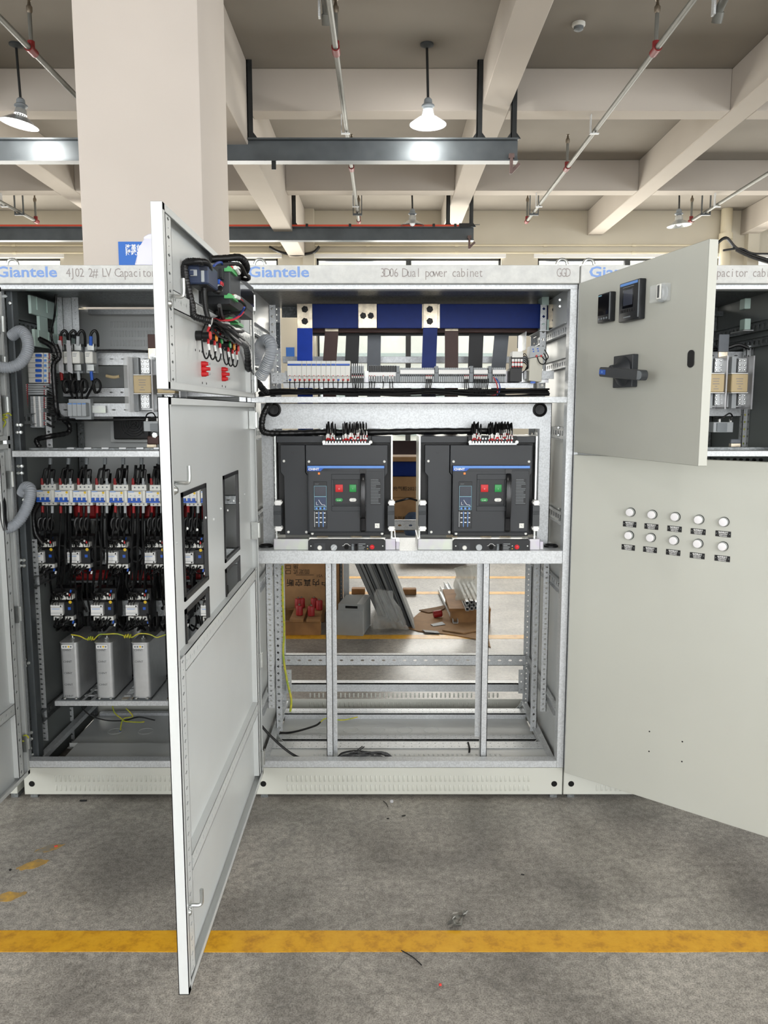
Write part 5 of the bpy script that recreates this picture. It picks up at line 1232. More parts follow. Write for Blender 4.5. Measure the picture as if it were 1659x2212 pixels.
# ---- four fuse bases with ceramic fuses
for i, a in enumerate((118, 137, 155, 183)):
    Y = D + .30; t = thing('ceramic_fuse_holder', '%s white ceramic fuse base from the upright breaker stack' % ORD[i], 'fuse holder', tuple(at(a, 806, Y)), 'white ceramic fuse holders')
    dy = 0
    pbo('base_block', 'grey_pl', t, a + 2, a + 22, 742, 806, Y, .03, .07)
    pbo('ceramic_fuse', 'white_pl', t, a, a + 17, 759, 785, Y, -.02, .03, bevel=.003)
    b = MB()
    for k in range(3): pb(b, a + 2, a + 11 - k, 763 + k * 3, 764 + k * 3, Y, -.0206, -.02)
    b.build('fuse_print', 'grey_pl_dk', t, kind='stuff')
    for d, e in ((743, 757), (787, 801)): pbo('contact', 'zinc', t, a + 5, a + 20, d, e, Y, .0, .03)
    if i < 2: b = MB(); b.prism([(X(a + 13, 770, Y), Z(803, Y)), (X(a + 24, 770, Y), Z(808, Y)), (X(a + 22, 770, Y), Z(737, Y)), (X(a + 14, 770, Y), Z(736, Y))], (0, Y - .03, 0), UX, UZ, (0, .003, 0)); b.build('divider', 'clear_thick', t)
    col = ('red_dk', 'cable', 'grey_pl', 'blue_dev')[i]
    b = MB(); b.tube([at(a + 13, 744, Y), at(a + 14, 722, Y - .01), at(a + 22, 714, Y - .01), at(a + 28, 724, Y), at(a + 29, 748, Y + .03)], .006, n=7); b.build('upper_cable', 'cable', t)
    b = MB(); b.cyl(at(a + 13, 746, Y - .002), at(a + 13.4, 726, Y - .008), .0075, n=8); b.build('cable_boot', col, t)
    b = MB(); pts = []
    for k in range(15): an = 2 * PI * k / 10; pts.append(at(a + 26 + 8 * math.cos(an + 2), 834 + 14 * math.sin(an + 2), Y - .02 + .002 * k))
    b.tube([at(a + 14, 804, Y)] + pts + [at(158 + i * 9, 862, Y + .02)], .0055, n=7, sub=4); b.build('lower_cable', 'cable', t)
    b = MB(); b.cyl(at(a + 14, 803, Y - .002), at(a + 16, 822, Y - .01), .007, n=8); b.build('cable_boot', col, t)
# ---- surge protector
t = thing('surge_protector', 'grey four-module surge protector with blue stripe on the slotted rail', 'surge protector', tuple(at(146, 905, D + .28)))
for k in range(4):
    pbo('module', 'grey_pl', t, 146 + k * 10, 155.5 + k * 10, 870, 899, D + .28, -.02, .02); pbo('stripe', 'blue_lt', t, 146.5 + k * 10, 155 + k * 10, 871, 873.5, D + .28, -.0208, -.019)
pbo('base', 'grey_pl', t, 149, 196, 862, 906, D + .28, .021, .055)
b = MB(); pb(b, 199, 228, 876, 892, D + .32, 0, .004); t = tag(b.build('din_rail', 'zinc_yel'), 'stub of yellow passivated rail beside the surge protector', 'rail')
# ---- fuse switch with tan fuses
def fuse_switch(lab, pxs, Y, y_top, y_bot, fw, fy0, fy1, pitch):
    t = thing('fuse_switch', lab, 'fuse switch', tuple(at(pxs[0], y_bot, Y)))
    for a in pxs:
        pbo('base_rail', 'alu', t, a - 8, a + fw + 4, y_top + 10, y_bot - 4, Y, .06, .08)
        pbo('separator', 'clear_thick', t, a - 12, a - 9, y_top, y_bot, Y, -.03, .08, bevel=0)
        for d, e in ((y_top + 6, fy0 - 4), (fy1 + 3, y_bot - 8)):
            pbo('contact_plate', 'alu', t, a + fw * .42, a + fw * .92, d, e, Y, .02, .06)
            b = MB(); hh = (e - d)
            for k in range(3):
                for q in range(2): p = at(a + fw * (.52 + .28 * q), d + hh * (k + .5) / 3, Y + .02); b.lathe([(.006, 0), (.0045, .003), (0, .0035)], p, (0, -1, 0), n=8)
            b.build('contact_rivets', 'zinc', t, kind='stuff')
            pbo('guide', 'grey_pl', t, a + fw * .02, a + fw * .3, d - 4, e + 6, Y, .03, .06)
        f = pbo('fuse', 'fuse_tan', t, a, a + fw, fy0, fy1, Y, -.03, .05, bevel=.003)
        b = MB(); cx = a + fw * .5
        for k, w in enumerate((.42, .36, .4, .14, .3)): pb(b, cx - fw * w / 2, cx + fw * w / 2, fy0 + (fy1 - fy0) * (.24 + k * .14), fy0 + (fy1 - fy0) * (.28 + k * .14), Y, -.0308, -.03)
        b.build('fuse_print', 'ink_grey', f, kind='stuff')
        pbo('fuse_cap', 'white', t, a, a + fw, fy0 - 2, fy0 - .5, Y, -.03, .05, bevel=0); pbo('fuse_cap', 'white', t, a, a + fw, fy1 + .5, fy1 + 2, Y, -.03, .05, bevel=0)
    pbo('separator', 'clear_thick', t, a + fw + 9, a + fw + 12, y_top, y_bot, Y, -.03, .08, bevel=0)
    return t
tf = fuse_switch('fuse switch with clear covers and tan fuses in the capacitor cabinet below the notice', (288, 339), D + .22, 770, 890, 38, 811, 849, 51)
pbo('cover', 'clear', tf, 268, 288, 768, 890, D + .22, -.035, .05, bevel=.001)
pbo('dropper', 'brown_bar', tf, 319, 342, 722, 752, D + .30, 0, .01); pbo('dropper_end', 'tinned', tf, 320, 342, 752, 775, D + .30, 0, .008)
hexbolt(tf, at(330, 771, D + .298), .011, mt='zinc')
b = MB(); b.tube([at(230, 812, D + .38), at(245, 815, D + .37), at(258, 813, D + .37)], .007, n=8); tag(b.build('insulator_tag', 'fuse_tan'), 'small cream stand-off tag hanging beside the fuse switch', 'stand-off')
# ---- fan with grille
t = thing('cooling_fan', 'black cooling fan with wire grille on the back panel', 'fan', tuple(at(284, 950, D + .72))); Y = D + .70
pbo('fan_frame', 'black', t, 245, 322, 900, 949, Y, 0, .04, bevel=.004); c = at(288, 915, Y - .004)
b = MB()
for r in (.014, .026, .038, .05, .062): b.tube([c + Vector((r * math.cos(2 * PI * k / 24), 0, r * math.sin(2 * PI * k / 24))) for k in range(25)], .0016, n=5, smooth=False)
for k in range(4): an = PI / 4 + PI / 2 * k; b.cyl(c, c + Vector((.07 * math.cos(an), .002, .07 * math.sin(an))), .0016, n=5)
b.build('grille', 'alu_dk', t)
b = MB(); b.lathe([(.022, 0), (.02, .006), (0, .006)], c + Vector((0, .012, 0)), (0, -1, 0), n=18); b.build('hub', 'black_gloss', t)
pbo('fan_plate', 'paint_in', t, 238, 330, 896, 955, Y, .041, .044)
# ---- current transformer and brown bar
t = thing('current_transformer', 'small grey current transformer beside the cooling fan', 'current transformer', tuple(at(312, 935, D + .25)))
pbo('body', 'grey_pl', t, 310, 352, 910, 932, D + .25, 0, .05, bevel=.002); pbo('face', 'grey_pl_dk', t, 324, 345, 915, 930, D + .25, -.006, 0)
for a in (315, 338): pbo('lug', 'white', t, a, a + 4, 903, 911, D + .25, .01, .02)
b = MB(); b.tube([at(313, 908, D + .26), at(318, 895, D + .24), at(330, 892, D + .23), at(337, 903, D + .25)], .003, n=6); b.build('lead', 'cable', t)
t = thing('busbar_link', 'short brown busbar link below the current transformer', 'busbar', tuple(at(318, 965, D + .28)))
pbo('sleeve', 'brown_bar', t, 318, 345, 942, 960, D + .27, 0, .03, bevel=.003); pbo('end', 'tinned', t, 317, 338, 960, 967, D + .265, 0, .02); hexbolt(t, at(334, 940, D + .268), .009, mt='zinc')
# ---- main row of three-pole breakers
YR = D + .20; KR = YR / F_PX / .985
def mcb3():
    t = thing('miniature_breaker', '', 'breaker', (0, 0, 0), 'row of three-pole breakers', local=True); k = KR
    b = MB(); b.box(4 * k, 36 * k, .03, .09, 0, 46 * k); b.box(0, 36 * k, .012, .05, 8 * k, 34 * k); b.box(0, 30 * k, 0, .03, 8 * k, 34 * k); b.build('housing', 'white_pl', t, bevel=.0012)
    b = MB(); b.box(1 * k, 29.5 * k, -.011, .001, 9.2 * k, 13 * k); b.build('toggle_bar', 'blue_dev', t, bevel=.0008)
    for i in range(3): b = MB(); b.box((1.5 + i * 10) * k, (7 + i * 10) * k, -.009, .001, 13.2 * k, 19 * k); b.build('toggle', 'blue_dev', t, bevel=.0008)
    b = MB(); b.box(1 * k, 14 * k, -.0006, .0, 31.3 * k, 33 * k); b.build('blue_stripe', 'blue_lt', t)
    b = MB(); b.box(11 * k, 29 * k, -.0006, .0, 32.2 * k, 33.2 * k); b.build('rating_print', 'navy', t)
    b = MB()
    for i in range(3): b.box((5 + i * 9) * k, (8 + i * 9) * k, -.0005, .0, 24 * k, 25 * k); 
    b.box(14 * k, 17 * k, -.0005, 0, 21.5 * k, 22.4 * k); b.build('fine_print', 'grey_pl_dk', t, kind='stuff')
    b = MB(); b.lathe([(2.6 * k, 0), (2.6 * k, .0008), (0, .0009)], (26 * k, 0, 29.5 * k), (0, -1, 0), n=14); b.build('yellow_dot', 'yellow', t)
    for i in range(3):
        for zz_ in (40, 3.5): b = MB(); b.lathe([(1.9 * k, 0), (1.6 * k, .0008), (0, .0009)], ((11 + i * 9) * k, .03, zz_ * k), (0, -1, 0), n=10); b.build('terminal_screw', 'grey_pl_dk', t)
    return t
M3 = mcb3(); xs3 = [80 + 39.35 * i for i in range(10)]
for i, a in enumerate(xs3):
    loc = at(a, 1093 + .35 * min(i, 6), YR); lab = '%s three-pole breaker with blue toggles along the main row, counted from the hose' % ORD[i]
    if i == 0: M3.location = loc; M3['label'] = lab
    else: dup(M3, loc, 0, lab)
# feeder forks above the row
random.seed(2); wk, wr, ww, lug = MB(), MB(), MB(), MB()
for i, a in enumerate(xs3[:9]):
    Y = YR + .03; cx = a + 30
    lug.cyl(at(cx - 1, 989, Y + .02), at(cx - 1.5, 1003, Y + .02), .0085, n=8)
    for q, dx in enumerate((-14, -4, 7)):
        wk.tube([at(cx - 2, 1000, Y + .02), at(cx - 3 + dx * .1, 1012 + q * 2, Y + .01), at(cx + dx * .85, 1014 + q * .5, Y), at(cx + dx, 1020, Y - .002), at(a + 14 + q * 11 - 3, 1046, Y)], .0052, n=6, sub=4)
        (wr if q == 0 else ww if q == 2 else wk).cyl(at(a + 14 + q * 11 - 3, 1033, Y - .001), at(a + 14 + q * 11 - 3, 1047, Y - .001), .0066, n=8)
    for q in range(3):       # outgoing side
        xq = a + 12 + q * 10.5; (wr if q == 0 else ww if q == 2 else wk).cyl(at(xq, 1093, Y), at(xq, 1108, Y), .0062, n=8)
        if i % 2 == 0:
            pts = [at(xq, 1105, Y)]
            for k in range(14): an = 1.6 + 2 * PI * k / 9; pts.append(at(xq - 3 + 6.5 * math.cos(an), 1132 + 13 * math.sin(an), Y - .03 + .004 * k + .01 * q))
            pts += [at(xq - 6 + q * 2, 1152, Y), at(xq - 8 + q * 3, 1166, Y + .02)]
            wk.tube(pts, .0050, n=6, sub=3)
        else: wk.tube([at(xq, 1105, Y), at(xq - 1, 1140, Y + .005 * q), at(xq + 2 * q - 4, 1180, Y - .03), at(xq - 4 + 2 * q, 1220, Y - .03), at(xq - 8, 1262, Y + .02)], .0050, n=6, sub=4)
tag(wk.build('feeder_cables', 'cable', kind='stuff'), 'black cables forking into and out of the main breaker row', 'cables')
tag(wr.build('cable_boots', 'red_dk', kind='stuff'), 'dark red cable boots on the main breaker row', 'cable boots'); tag(ww.build('cable_boots', 'grey_pl', kind='stuff'), 'pale grey cable boots on the main breaker row', 'cable boots'); tag(lug.build('cable_lugs', 'grey_pl_dk', kind='stuff'), 'grey cable lugs under the shelf of the capacitor cabinet', 'cable lugs')
# ---- contactors
YK = D + .26; KK = YK / F_PX / .975
def contactor():
    t = thing('contactor', '', 'contactor', (0, 0, 0), 'capacitor contactors', local=True); k = KK
    def bx(b, a, c, d, e, y0, y1): b.box(a * k, c * k, y0, y1, d * k, e * k)      # origin: lower corner of white block; z up
    b = MB(); bx(b, 0, 49, -14, 55, .03, .10); b.build('body', 'black', t, bevel=.002)
    b = MB(); bx(b, 0, 26, 0, 23.5, -.02, .03); wb = b.build('auxiliary_block', 'white', t, bevel=.0015)
    for zz_, hh in ((17.5, .6), (5.2, .6)): b = MB(); bx(b, 0, 26, zz_, zz_ + hh, -.0206, -.019); b.build('block_groove', 'grey_pl_dk', wb)
    b = MB(); bx(b, 3, 20, 14.2, 15.2, -.0206, -.02); b.build('block_print', 'blue_lt', wb)
    for zz_ in (20.5, 2.6): b = MB(); b.lathe([(1.7 * k, 0), (0, .0005)], (22.5 * k, -.0202, zz_ * k), (0, -1, 0), n=10); b.build('block_hole', 'hole_blk', wb)
    b = MB(); bx(b, 27, 47, -2, 29, -.005, .03); fb = b.build('front_block', 'graphite_dk', t, bevel=.0015)
    b = MB(); bx(b, 35, 41, 11, 17, -.0058, -.005); b.build('blue_emblem', 'blue_dev', fb)
    b = MB(); b.lathe([(3.4 * k, 0), (3.4 * k, .0008), (0, .001)], (40.5 * k, -.005, 28 * k), (0, -1, 0), n=14); b.build('yellow_dot', 'yellow', t)
    for i, (a, c) in enumerate(((2, 14), (19, 31), (33, 45))):
        b = MB(); bx(b, a, c, 33, 43, -.002, .03); u = b.build('upper_terminal', 'white_pl', t, bevel=.0012)
        b = MB(); b.lathe([(2.2 * k, 0), (1.8 * k, .001), (0, .001)], ((a + 5) * k, -.0022, 37.5 * k), (0, -1, 0), n=10); b.build('screw', 'steel_dk', u)
        b = MB(); bx(b, a, c, -13, -4, -.002, .03); u = b.build('lower_terminal', 'white_pl', t, bevel=.0012)
        b = MB(); b.lathe([(2.2 * k, 0), (1.8 * k, .001), (0, .001)], ((a + 5) * k, -.0022, -8 * k), (0, -1, 0), n=10); b.build('screw', 'steel_dk', u)
    for a, zz_, mt in ((43, 52, 'blue_dev'), (36, 47, 'white'), (41, 44.5, 'red'), (45, -16, 'blue_dev'), (48, -22, 'white')): b = MB(); M = Matrix.Translation((a * k, -.004, zz_ * k)) @ Matrix.Rotation(.3, 4, 'Y'); b.obox(M, -1.5 * k, 1.5 * k, -.004, .004, -3 * k, 3 * k); b.build('wire_boot', mt, t)
    random.seed(9); b = MB()
    for i in range(9):
        a0, a1 = random.uniform(3, 44), random.uniform(2, 46); b.tube([(a0 * k, -.004, 40 * k), ((a0 + a1) / 2 * k, -.03, random.uniform(46, 56) * k), (a1 * k, -.012, random.uniform(44, 50) * k), (a1 * k, .0, 34 * k)], .0028, n=5, sub=4)
        b.tube([(a0 * k, -.004, -8 * k), ((a0 + a1) / 2 * k, -.026, random.uniform(-22, -14) * k), (a1 * k, .01, random.uniform(-32, -22) * k)], .0028, n=5, sub=4)
    for i in range(3): b.tube([((6 + i * 6) * k, -.021, 23 * k), ((7 + i * 6) * k, -.025, 28 * k), ((9 + i * 7) * k, -.01, 34 * k)], .0018, n=5, sub=3)
    b.build('contactor_wires', 'cable', t, kind='stuff')
    return t
K0 = contactor(); first_ = True
spots = [(72, 1214.5, 'first'), (149.5, 1214.5, 'second'), (231, 1215, 'third'), (312.5, 1215, 'fourth'), (394, 1216, 'fifth')]
for a, c, w in spots:
    lab = '%s contactor with white block in the upper contactor row, counted from the hose' % w; loc = at(a, c, YK)
    if first_: K0.location = loc; K0['label'] = lab; first_ = False
    else: dup(K0, loc, 0, lab)
for (a, c, w) in ((113.5, 1327.5, 'first'), (200, 1327.5, 'second'), (275, 1327.5, 'third'), (358, 1328, 'fourth'), (436, 1328, 'fifth')):
    dup(K0, at(a, c, YK), 0, '%s contactor with white block in the lower contactor row above the capacitors' % w)
# cables between the contactor rows and down to the capacitors
random.seed(4); b = MB()
for i in range(26):
    a = 80 + i * 14 + random.uniform(-4, 4); Y = YK + random.uniform(.02, .09)
    b.tube([at(a, random.uniform(1195, 1235), Y), at(a + random.uniform(-6, 6), 1262, Y - .03), at(a + random.uniform(-9, 9), 1290, Y), at(a + random.uniform(-9, 9), 1322, Y)], random.uniform(.0042, .0058), n=6, sub=4)
for i in range(30):
    a = 118 + i * 12 + random.uniform(-5, 5); Y = YK + random.uniform(.0, .12)
    b.tube([at(a, 1322, Y), at(a + random.uniform(-6, 6), 1345, Y - .02), at(a + random.uniform(-16, 16), 1362, Y), at(a + random.uniform(-20, 20), 1350, Y + .06)], random.uniform(.0045, .006), n=6, sub=4)
tag(b.build('contactor_cables', 'cable', kind='stuff'), 'tangle of black cables between and below the contactor rows', 'cables')
for (a, c) in ((132, 1195), (212, 1197), (295, 1197), (376, 1198)):
    b = MB(); pts = []
    for k in range(40): an = 2 * PI * k / 10; pts.append(at(a + 13 * math.cos(an), c + 16 * math.sin(an), YK - .01 + .0022 * k))
    b.tube(pts, .0052, n=6, sub=2); tag(b.build('cable_coil', 'cable'), 'black cable coil after the %s upper contactor' % ORD[(132, 212, 295, 376).index(a)], 'cable coil', 'cable coils between contactors')
# ---- red reactors behind
for i, (a, c, d, e) in enumerate(((157, 209, 1088, 1120), (272, 333, 1088, 1120), (394, 440, 1088, 1122), (156, 230, 1232, 1254), (274, 336, 1232, 1254), (392, 440, 1225, 1252))):
    t = thing('reactor', ('red reactor winding behind the %s' % ('main breaker row, %s from the hose' if i < 3 else 'upper contactor row, %s from the hose')) % ORD[i % 3], 'reactor', tuple(at(a, e, D + .42)), 'red reactors')
    pbo('winding', 'red_dk', t, a, c, d, e, D + .42, 0, .09, bevel=.012); pbo('core', 'black', t, a - 8, c + 6, d - 10, d - .5, D + .43, 0, .10); pbo('core_foot', 'galv_dk', t, a - 8, c + 6, e + .5, e + 5, D + .43, 0, .10)
# ---- capacitors
YCp = D + .19; KC = YCp / F_PX / .96
def capacitor(lab, rows):
    t = thing('power_capacitor', lab, 'capacitor', (0, 0, 0), 'aluminium power capacitors', local=True); k = KC; w, h = 38 * k, 125 * k; r = 7 * k
    pts = []
    for cx, cy, a0 in ((w - r, r, -PI / 2), (w - r, .26 - r, 0), (r, .26 - r, PI / 2), (r, r, PI)):
        for q in range(7): an = a0 + PI / 2 * q / 6; pts.append((cx + r * math.cos(an), cy + r * math.sin(an)))
    b = MB(); b.prism(pts, (0, 0, .006), UX, UY, (0, 0, h - .006)); b.build('can', 'alu', t)
    b = MB(); pts2 = [(p[0] * 1.06 - w * .03, p[1] * 1.02 - .003) for p in pts]; b.prism(pts2, (0, 0, h - .001), UX, UY, (0, 0, .004)); b.build('lid', 'alu', t)
    b = MB(); b.box(-.02 * w, w * 1.02, -.012, .27, 0, .0055); b.build('base_plate', 'steel_dk', t)
    for a in (.18, .82): b = MB(); b.lathe([(.0075, 0), (.0075, .004), (.004, .006), (0, .0075)], (a * w, -.006, .0055), n=8); b.build('foot_nut', 'zinc', t)
    b = MB(); b.cyl((w / 2, .05, h), (w / 2, .05, h + .02), .004, n=8); b.lathe([(.01, .004), (.01, .012), (0, .012)], (w / 2, .05, h), n=6); b.build('terminal_stud', 'zinc', t)
    b = MB(); b.box(.10 * w, .72 * w, -.0006, .0005, h - 12 * k, h - 4.5 * k); lb = b.build('label', 'white', t)
    b = MB(); b.lathe([(2.2 * k, 0), (0, .0006)], (.5 * w, -.0008, h - 8 * k), (0, -1, 0), n=12); b.build('label_dot', 'yellow', lb)
    b = MB()
    for a in (.16, .30, .58): b.box(a * w, (a + .1) * w, -.0009, -.0006, h - 10 * k, h - 6.4 * k)
    b.build('label_print', 'grey_pl_dk', lb, kind='stuff')
    for q in range(rows): text('CHNT', 6.2 * k, (.16 * w, -.0005, h - (17.5 + 25.5 * q) * k), UX, UZ, t, 'alu_dk' if q else 'alu_dk', sx=1.05, name='can_lettering')
    return t
for a, rows, w in ((134.5, 5, 'with five rows of lettering'), (209, 4, 'with four rows of lettering'), (288, 2, 'with faded lettering, nearest the swung door')):
    t = capacitor('tall aluminium capacitor %s' % w, rows); p = at(a, 1503, YCp); t.location = (p.x, YCp, Z(1514.5, D + .17) + .0005)
for i, a in enumerate((274, 348)):
    t = capacitor('%s capacitor of the rear row, seen between the front ones' % ORD[i], 0); p = at(a, 1450, D + .50); t.location = (p.x, D + .50, Z(1514.5, D + .17) + .0005)
# earth wires along the capacitor tops
b = MB(); Y = YCp + .03
pts = [at(154, 1371, Y), at(172, 1374, Y), at(186, 1381, Y)]
for k in range(12): pts.append(at(189 + k * 1.2, 1379 + 4 * math.sin(k * 1.8), Y + .006 * math.cos(k * 1.8)))
pts += [at(214, 1371, Y), at(228, 1370, Y), at(250, 1369, Y), at(264, 1372, Y)]
for k in range(12): pts.append(at(268 + k * 1.5, 1374 + 4 * math.sin(k * 1.8), Y + .006 * math.cos(k * 1.8)))
pts += [at(300, 1369, Y), at(322, 1370, Y), at(338, 1377, Y), at(346, 1375, Y), at(364, 1369, Y)]
b.tube(pts, .0028, n=6, sub=3); tag(b.build('earth_wire', 'wire_yel'), 'yellow-green earth wire curling along the capacitor tops', 'wire')
for pth, lab in (([(243, 1525), (248, 1540), (262, 1552), (270, 1558), (300, 1560), (312, 1559)], 'yellow-green wire lying under the capacitor shelf'), ([(272, 1530), (282, 1540), (286, 1548), (268, 1552), (262, 1564), (260, 1580)], 'yellow-green wire with blue lug hanging to the base tray')):
    b = MB(); b.tube([at(a, c, D + .5) for a, c in pth], .003, n=6); tag(b.build('earth_wire', 'wire_yel'), lab, 'wire')
b = MB(); b.tube([at(176, 1527, D + .5), at(195, 1545, D + .5), at(230, 1556, D + .52), at(270, 1556, D + .55), at(300, 1549, D + .6), at(335, 1556, D + .6)], .0032, n=6); tag(b.build('loose_cable', 'cable'), 'thin black cable lying across the base of the capacitor cabinet', 'cable')
b = MB(); b.cyl(at(258, 1588, D + .5), at(260, 1578, D + .5), .004, n=6); tag(b.build('cable_lug', 'wire_blue'), 'blue cable lug at the base tray knock-outs', 'cable lug')
for pth, lab in (([(3, 928), (12, 912), (4, 905), (16, 902), (6, 897), (18, 893), (24, 897)], 'yellow-green earth wire coiled on the upper hinge edge'), ([(36, 1636), (44, 1612), (54, 1608), (44, 1602), (54, 1600), (46, 1594), (56, 1588), (62, 1594)], 'yellow-green earth wire coiled on the lower hinge edge')):
    b = MB(); b.tube([at(a, c, D - .06 + .006 * (k % 3)) for k, (a, c) in enumerate(pth)], .003, n=6); tag(b.build('earth_wire', 'wire_yel'), lab, 'wire')

# cables packed behind the breaker and contactor rows
random.seed(77); b = MB()
for i in range(20, 78):
    a = 66 + (i % 39) * 9.6 + random.uniform(-4, 4); Y = D + random.uniform(.36, .40) if i < 39 else D + random.uniform(.55, .66); c0 = random.uniform(1000, 1060); c1 = random.uniform(1290, 1372)
    b.tube([at(a + random.uniform(-8, 8), c0, Y), at(a + random.uniform(-10, 10), c0 * .65 + c1 * .35, Y), at(a + random.uniform(-12, 12), c0 * .3 + c1 * .7, Y), at(a + random.uniform(-10, 10), c1, Y)], random.uniform(.005, .009), n=6, sub=4)
tag(b.build('rear_cables', 'cable', kind='stuff'), 'mass of black cables behind the breaker and contactor rows of the capacitor cabinet', 'cables')
# ================================================================ devices on the swung doors
def dbox(b, d, u0, u1, z0, z1, o0, o1, m=0):
    b.prism(orect(u0, u1, z0, z1), dpt(d, 0, 0, o0), d, UZ, -inward(d) * (o1 - o0), m); return b
def uz(px, py, d, off): return hit(px, py, d, off)
def dface(name, label, d, corners, off, body, cat, rim=.004):
    """flush panel meter: corners (left, right, top, bottom pixel points) of its front face"""
    (ul, _), (ur, _), (_, zt), (_, zb) = [uz(*p, d, off) for p in corners]
    t = thing(name, label, cat, tuple(dpt(d, ul, zb, off))); b = MB(); dbox(b, d, ul, ur, zb, zt, .0005, off); b.build('case', body, t, bevel=.003, seg=2)
    return t, ul, ur, zb, zt
d = dUdir
t, ul, ur, zb, zt = dface('panel_meter', 'smaller dark panel meter with black screen on the upper open door', d, ((1291, 665), (1318, 660), (1305, 633), (1304, 696)), .022, 'graphite_dk', 'meter')
w, h = ur - ul, zt - zb
b = MB(); dbox(b, d, ul + w * .04, ur - w * .12, zb + h * .25, zt - h * .04, .022, .0228); b.build('screen', 'screen', t)
b = MB(); dbox(b, d, ul + w * .06, ul + w * .32, zt - h * .09, zt - h * .05, .0228, .0233); b.build('corner_mark', 'teal_line', t)
b = MB(); dbox(b, d, ur - w * .055, ur - w * .015, zb + h * .06, zt - h * .03, .0215, .0235); b.build('edge_trim', 'grey_pl_dk', t)
for k in range(4): b = MB(); b.lathe([(.0042, 0), (.0038, .003), (0, .0032)], dpt(d, ul + w * (.16 + .2 * k), zb + h * .13, .022), -inward(d), n=12); b.build('button', 'grey_pl_dk', t)
t, ul, ur, zb, zt = dface('power_controller', 'larger dark power factor controller with grey screen and blue stripe on the upper open door', d, ((1337, 655), (1381, 645), (1361, 607), (1357, 693)), .024, 'graphite_dk', 'controller')
w, h = ur - ul, zt - zb
b = MB(); dbox(b, d, ul + w * .05, ur - w * .1, zt - h * .09, zt - h * .025, .024, .0248); b.build('blue_stripe', 'blue_lt', t)
b = MB(); dbox(b, d, ul + w * .19, ur - w * .29, zb + h * .33, zt - h * .19, .024, .0246); b.build('screen_surround', 'screen', t)
b = MB(); dbox(b, d, ul + w * .23, ur - w * .33, zb + h * .40, zt - h * .21, .0246, .0251); b.build('screen', 'screen_grey', t)
for k, (a, c) in enumerate(((.12, .2), (.27, .34), (.38, .46), (.49, .57), (.6, .67), (.72, .78))): b = MB(); dbox(b, d, ul + w * a, ul + w * c, zb + h * .23, zb + h * .30, .024, .0256); b.build('button', 'black', t)
b = MB(); dbox(b, d, ul + w * .25, ul + w * .6, zb + h * .09, zb + h * .12, .024, .0244); b.build('name_print', 'grey_pl_dk', t)
b = MB(); dbox(b, d, ul + w * .18, ul + w * .72, zt - h * .14, zt - h * .125, .024, .0244); b.build('title_print', 'grey_pl_dk', t)
b = MB(); dbox(b, d, ur - w * .05, ur - w * .015, zb + h * .05, zt - h * .03, .0235, .0255); b.build('edge_trim', 'grey_pl_dk', t)
t, ul, ur, zb, zt = dface('clear_knob_cover', 'clear plastic cover over a small selector knob on the upper open door', d, ((1403, 635), (1431, 632), (1417, 614), (1416, 652)), .03, 'clear', 'knob cover')
w, h = ur - ul, zt - zb
b = MB(); b.lathe([(.028, 0), (.028, .006), (.018, .008), (.016, .014), (0, .014)], dpt(d, ul + w * .45, zb + h * .5, .001), -inward(d), n=20); b.build('selector_base', 'grey_pl', t)
b = MB(); dbox(b, d, ul + w * .62, ul + w * .92, zb + h * .1, zb + h * .95, .0305, .034); b.build('flip_frame', 'white_pl', t, bevel=.001)
b = MB(); dbox(b, d, ul + w * .70, ul + w * .84, zb + h * .18, zb + h * .88, .034, .0346); b.build('flip_slot', 'alu_dk', t)
# rotary handle
u0, z1_ = uz(1331, 770, d, .012); u1, _ = uz(1366, 767, d, .012); _, z0_ = uz(1331, 838, d, .012)
t = thing('rotary_handle', 'grey rotary switch handle with blue tip on the upper open door', 'handle', tuple(dpt(d, (u0 + u1) / 2, z0_)))
b = MB(); dbox(b, d, u0, u1 + .02, z0_, z1_, .0005, .022); b.build('escutcheon', 'graphite', t, bevel=.002)
uc, zc = (u0 + u1) / 2 + .01, (z0_ + z1_) / 2
b = MB(); b.lathe([(.052, 0), (.050, .003), (.034, .014), (.024, .028), (.02, .045)], dpt(d, uc, zc, .022), -inward(d), n=28); b.build('hub_cone', 'graphite', t)
off = .072; ua, za = uz(1294, 803, d, off); ub, zb_ = uz(1386, 811, d, off); hw = .0165; A_ = Vector((ub - ua, zb_ - za)); L_ = A_.length; A_ = A_ / L_; N_ = Vector((-A_.y, A_.x))
def lv(s_, n_): q = Vector((ua, za)) + A_ * s_ + N_ * n_; return (q.x, q.y)
pts = [lv(.004, -hw)] + [lv(L_ - hw * .8 + hw * .8 * math.sin(PI * k / 10), -hw * math.cos(PI * k / 10)) for k in range(11)] + [lv(.004, hw), lv(0, hw * .7), lv(0, -hw * .7)]
b = MB(); b.prism(pts, dpt(d, 0, 0, off - .024), d, UZ, -inward(d) * .024); b.build('lever', 'graphite_lt', t, bevel=.002)
b = MB(); b.prism([lv(.004, -hw * .5), lv(.045, -hw * .5), lv(.045, hw * .5), lv(.004, hw * .5)], dpt(d, 0, 0, off), d, UZ, -inward(d) * .0015); b.build('blue_tip', 'blue_dev', t)
b = MB(); b.prism([lv(.018, -hw * .2), lv(.03, -hw * .2), lv(.03, hw * .2), lv(.018, hw * .2)], dpt(d, 0, 0, off + .0015), d, UZ, -inward(d) * .0006); b.build('tip_mark', 'blue_lt', t)
b = MB(); b.prism([lv(L_ - hw * 1.6, -hw * .85)] + [lv(L_ - hw * .85 + hw * .75 * math.sin(PI * k / 10), -hw * .85 * math.cos(PI * k / 10)) for k in range(11)] + [lv(L_ - hw * 1.6, hw * .85)], dpt(d, 0, 0, off), d, UZ, -inward(d) * .0012); b.build('pale_tip', 'grey_pl_dk', t)
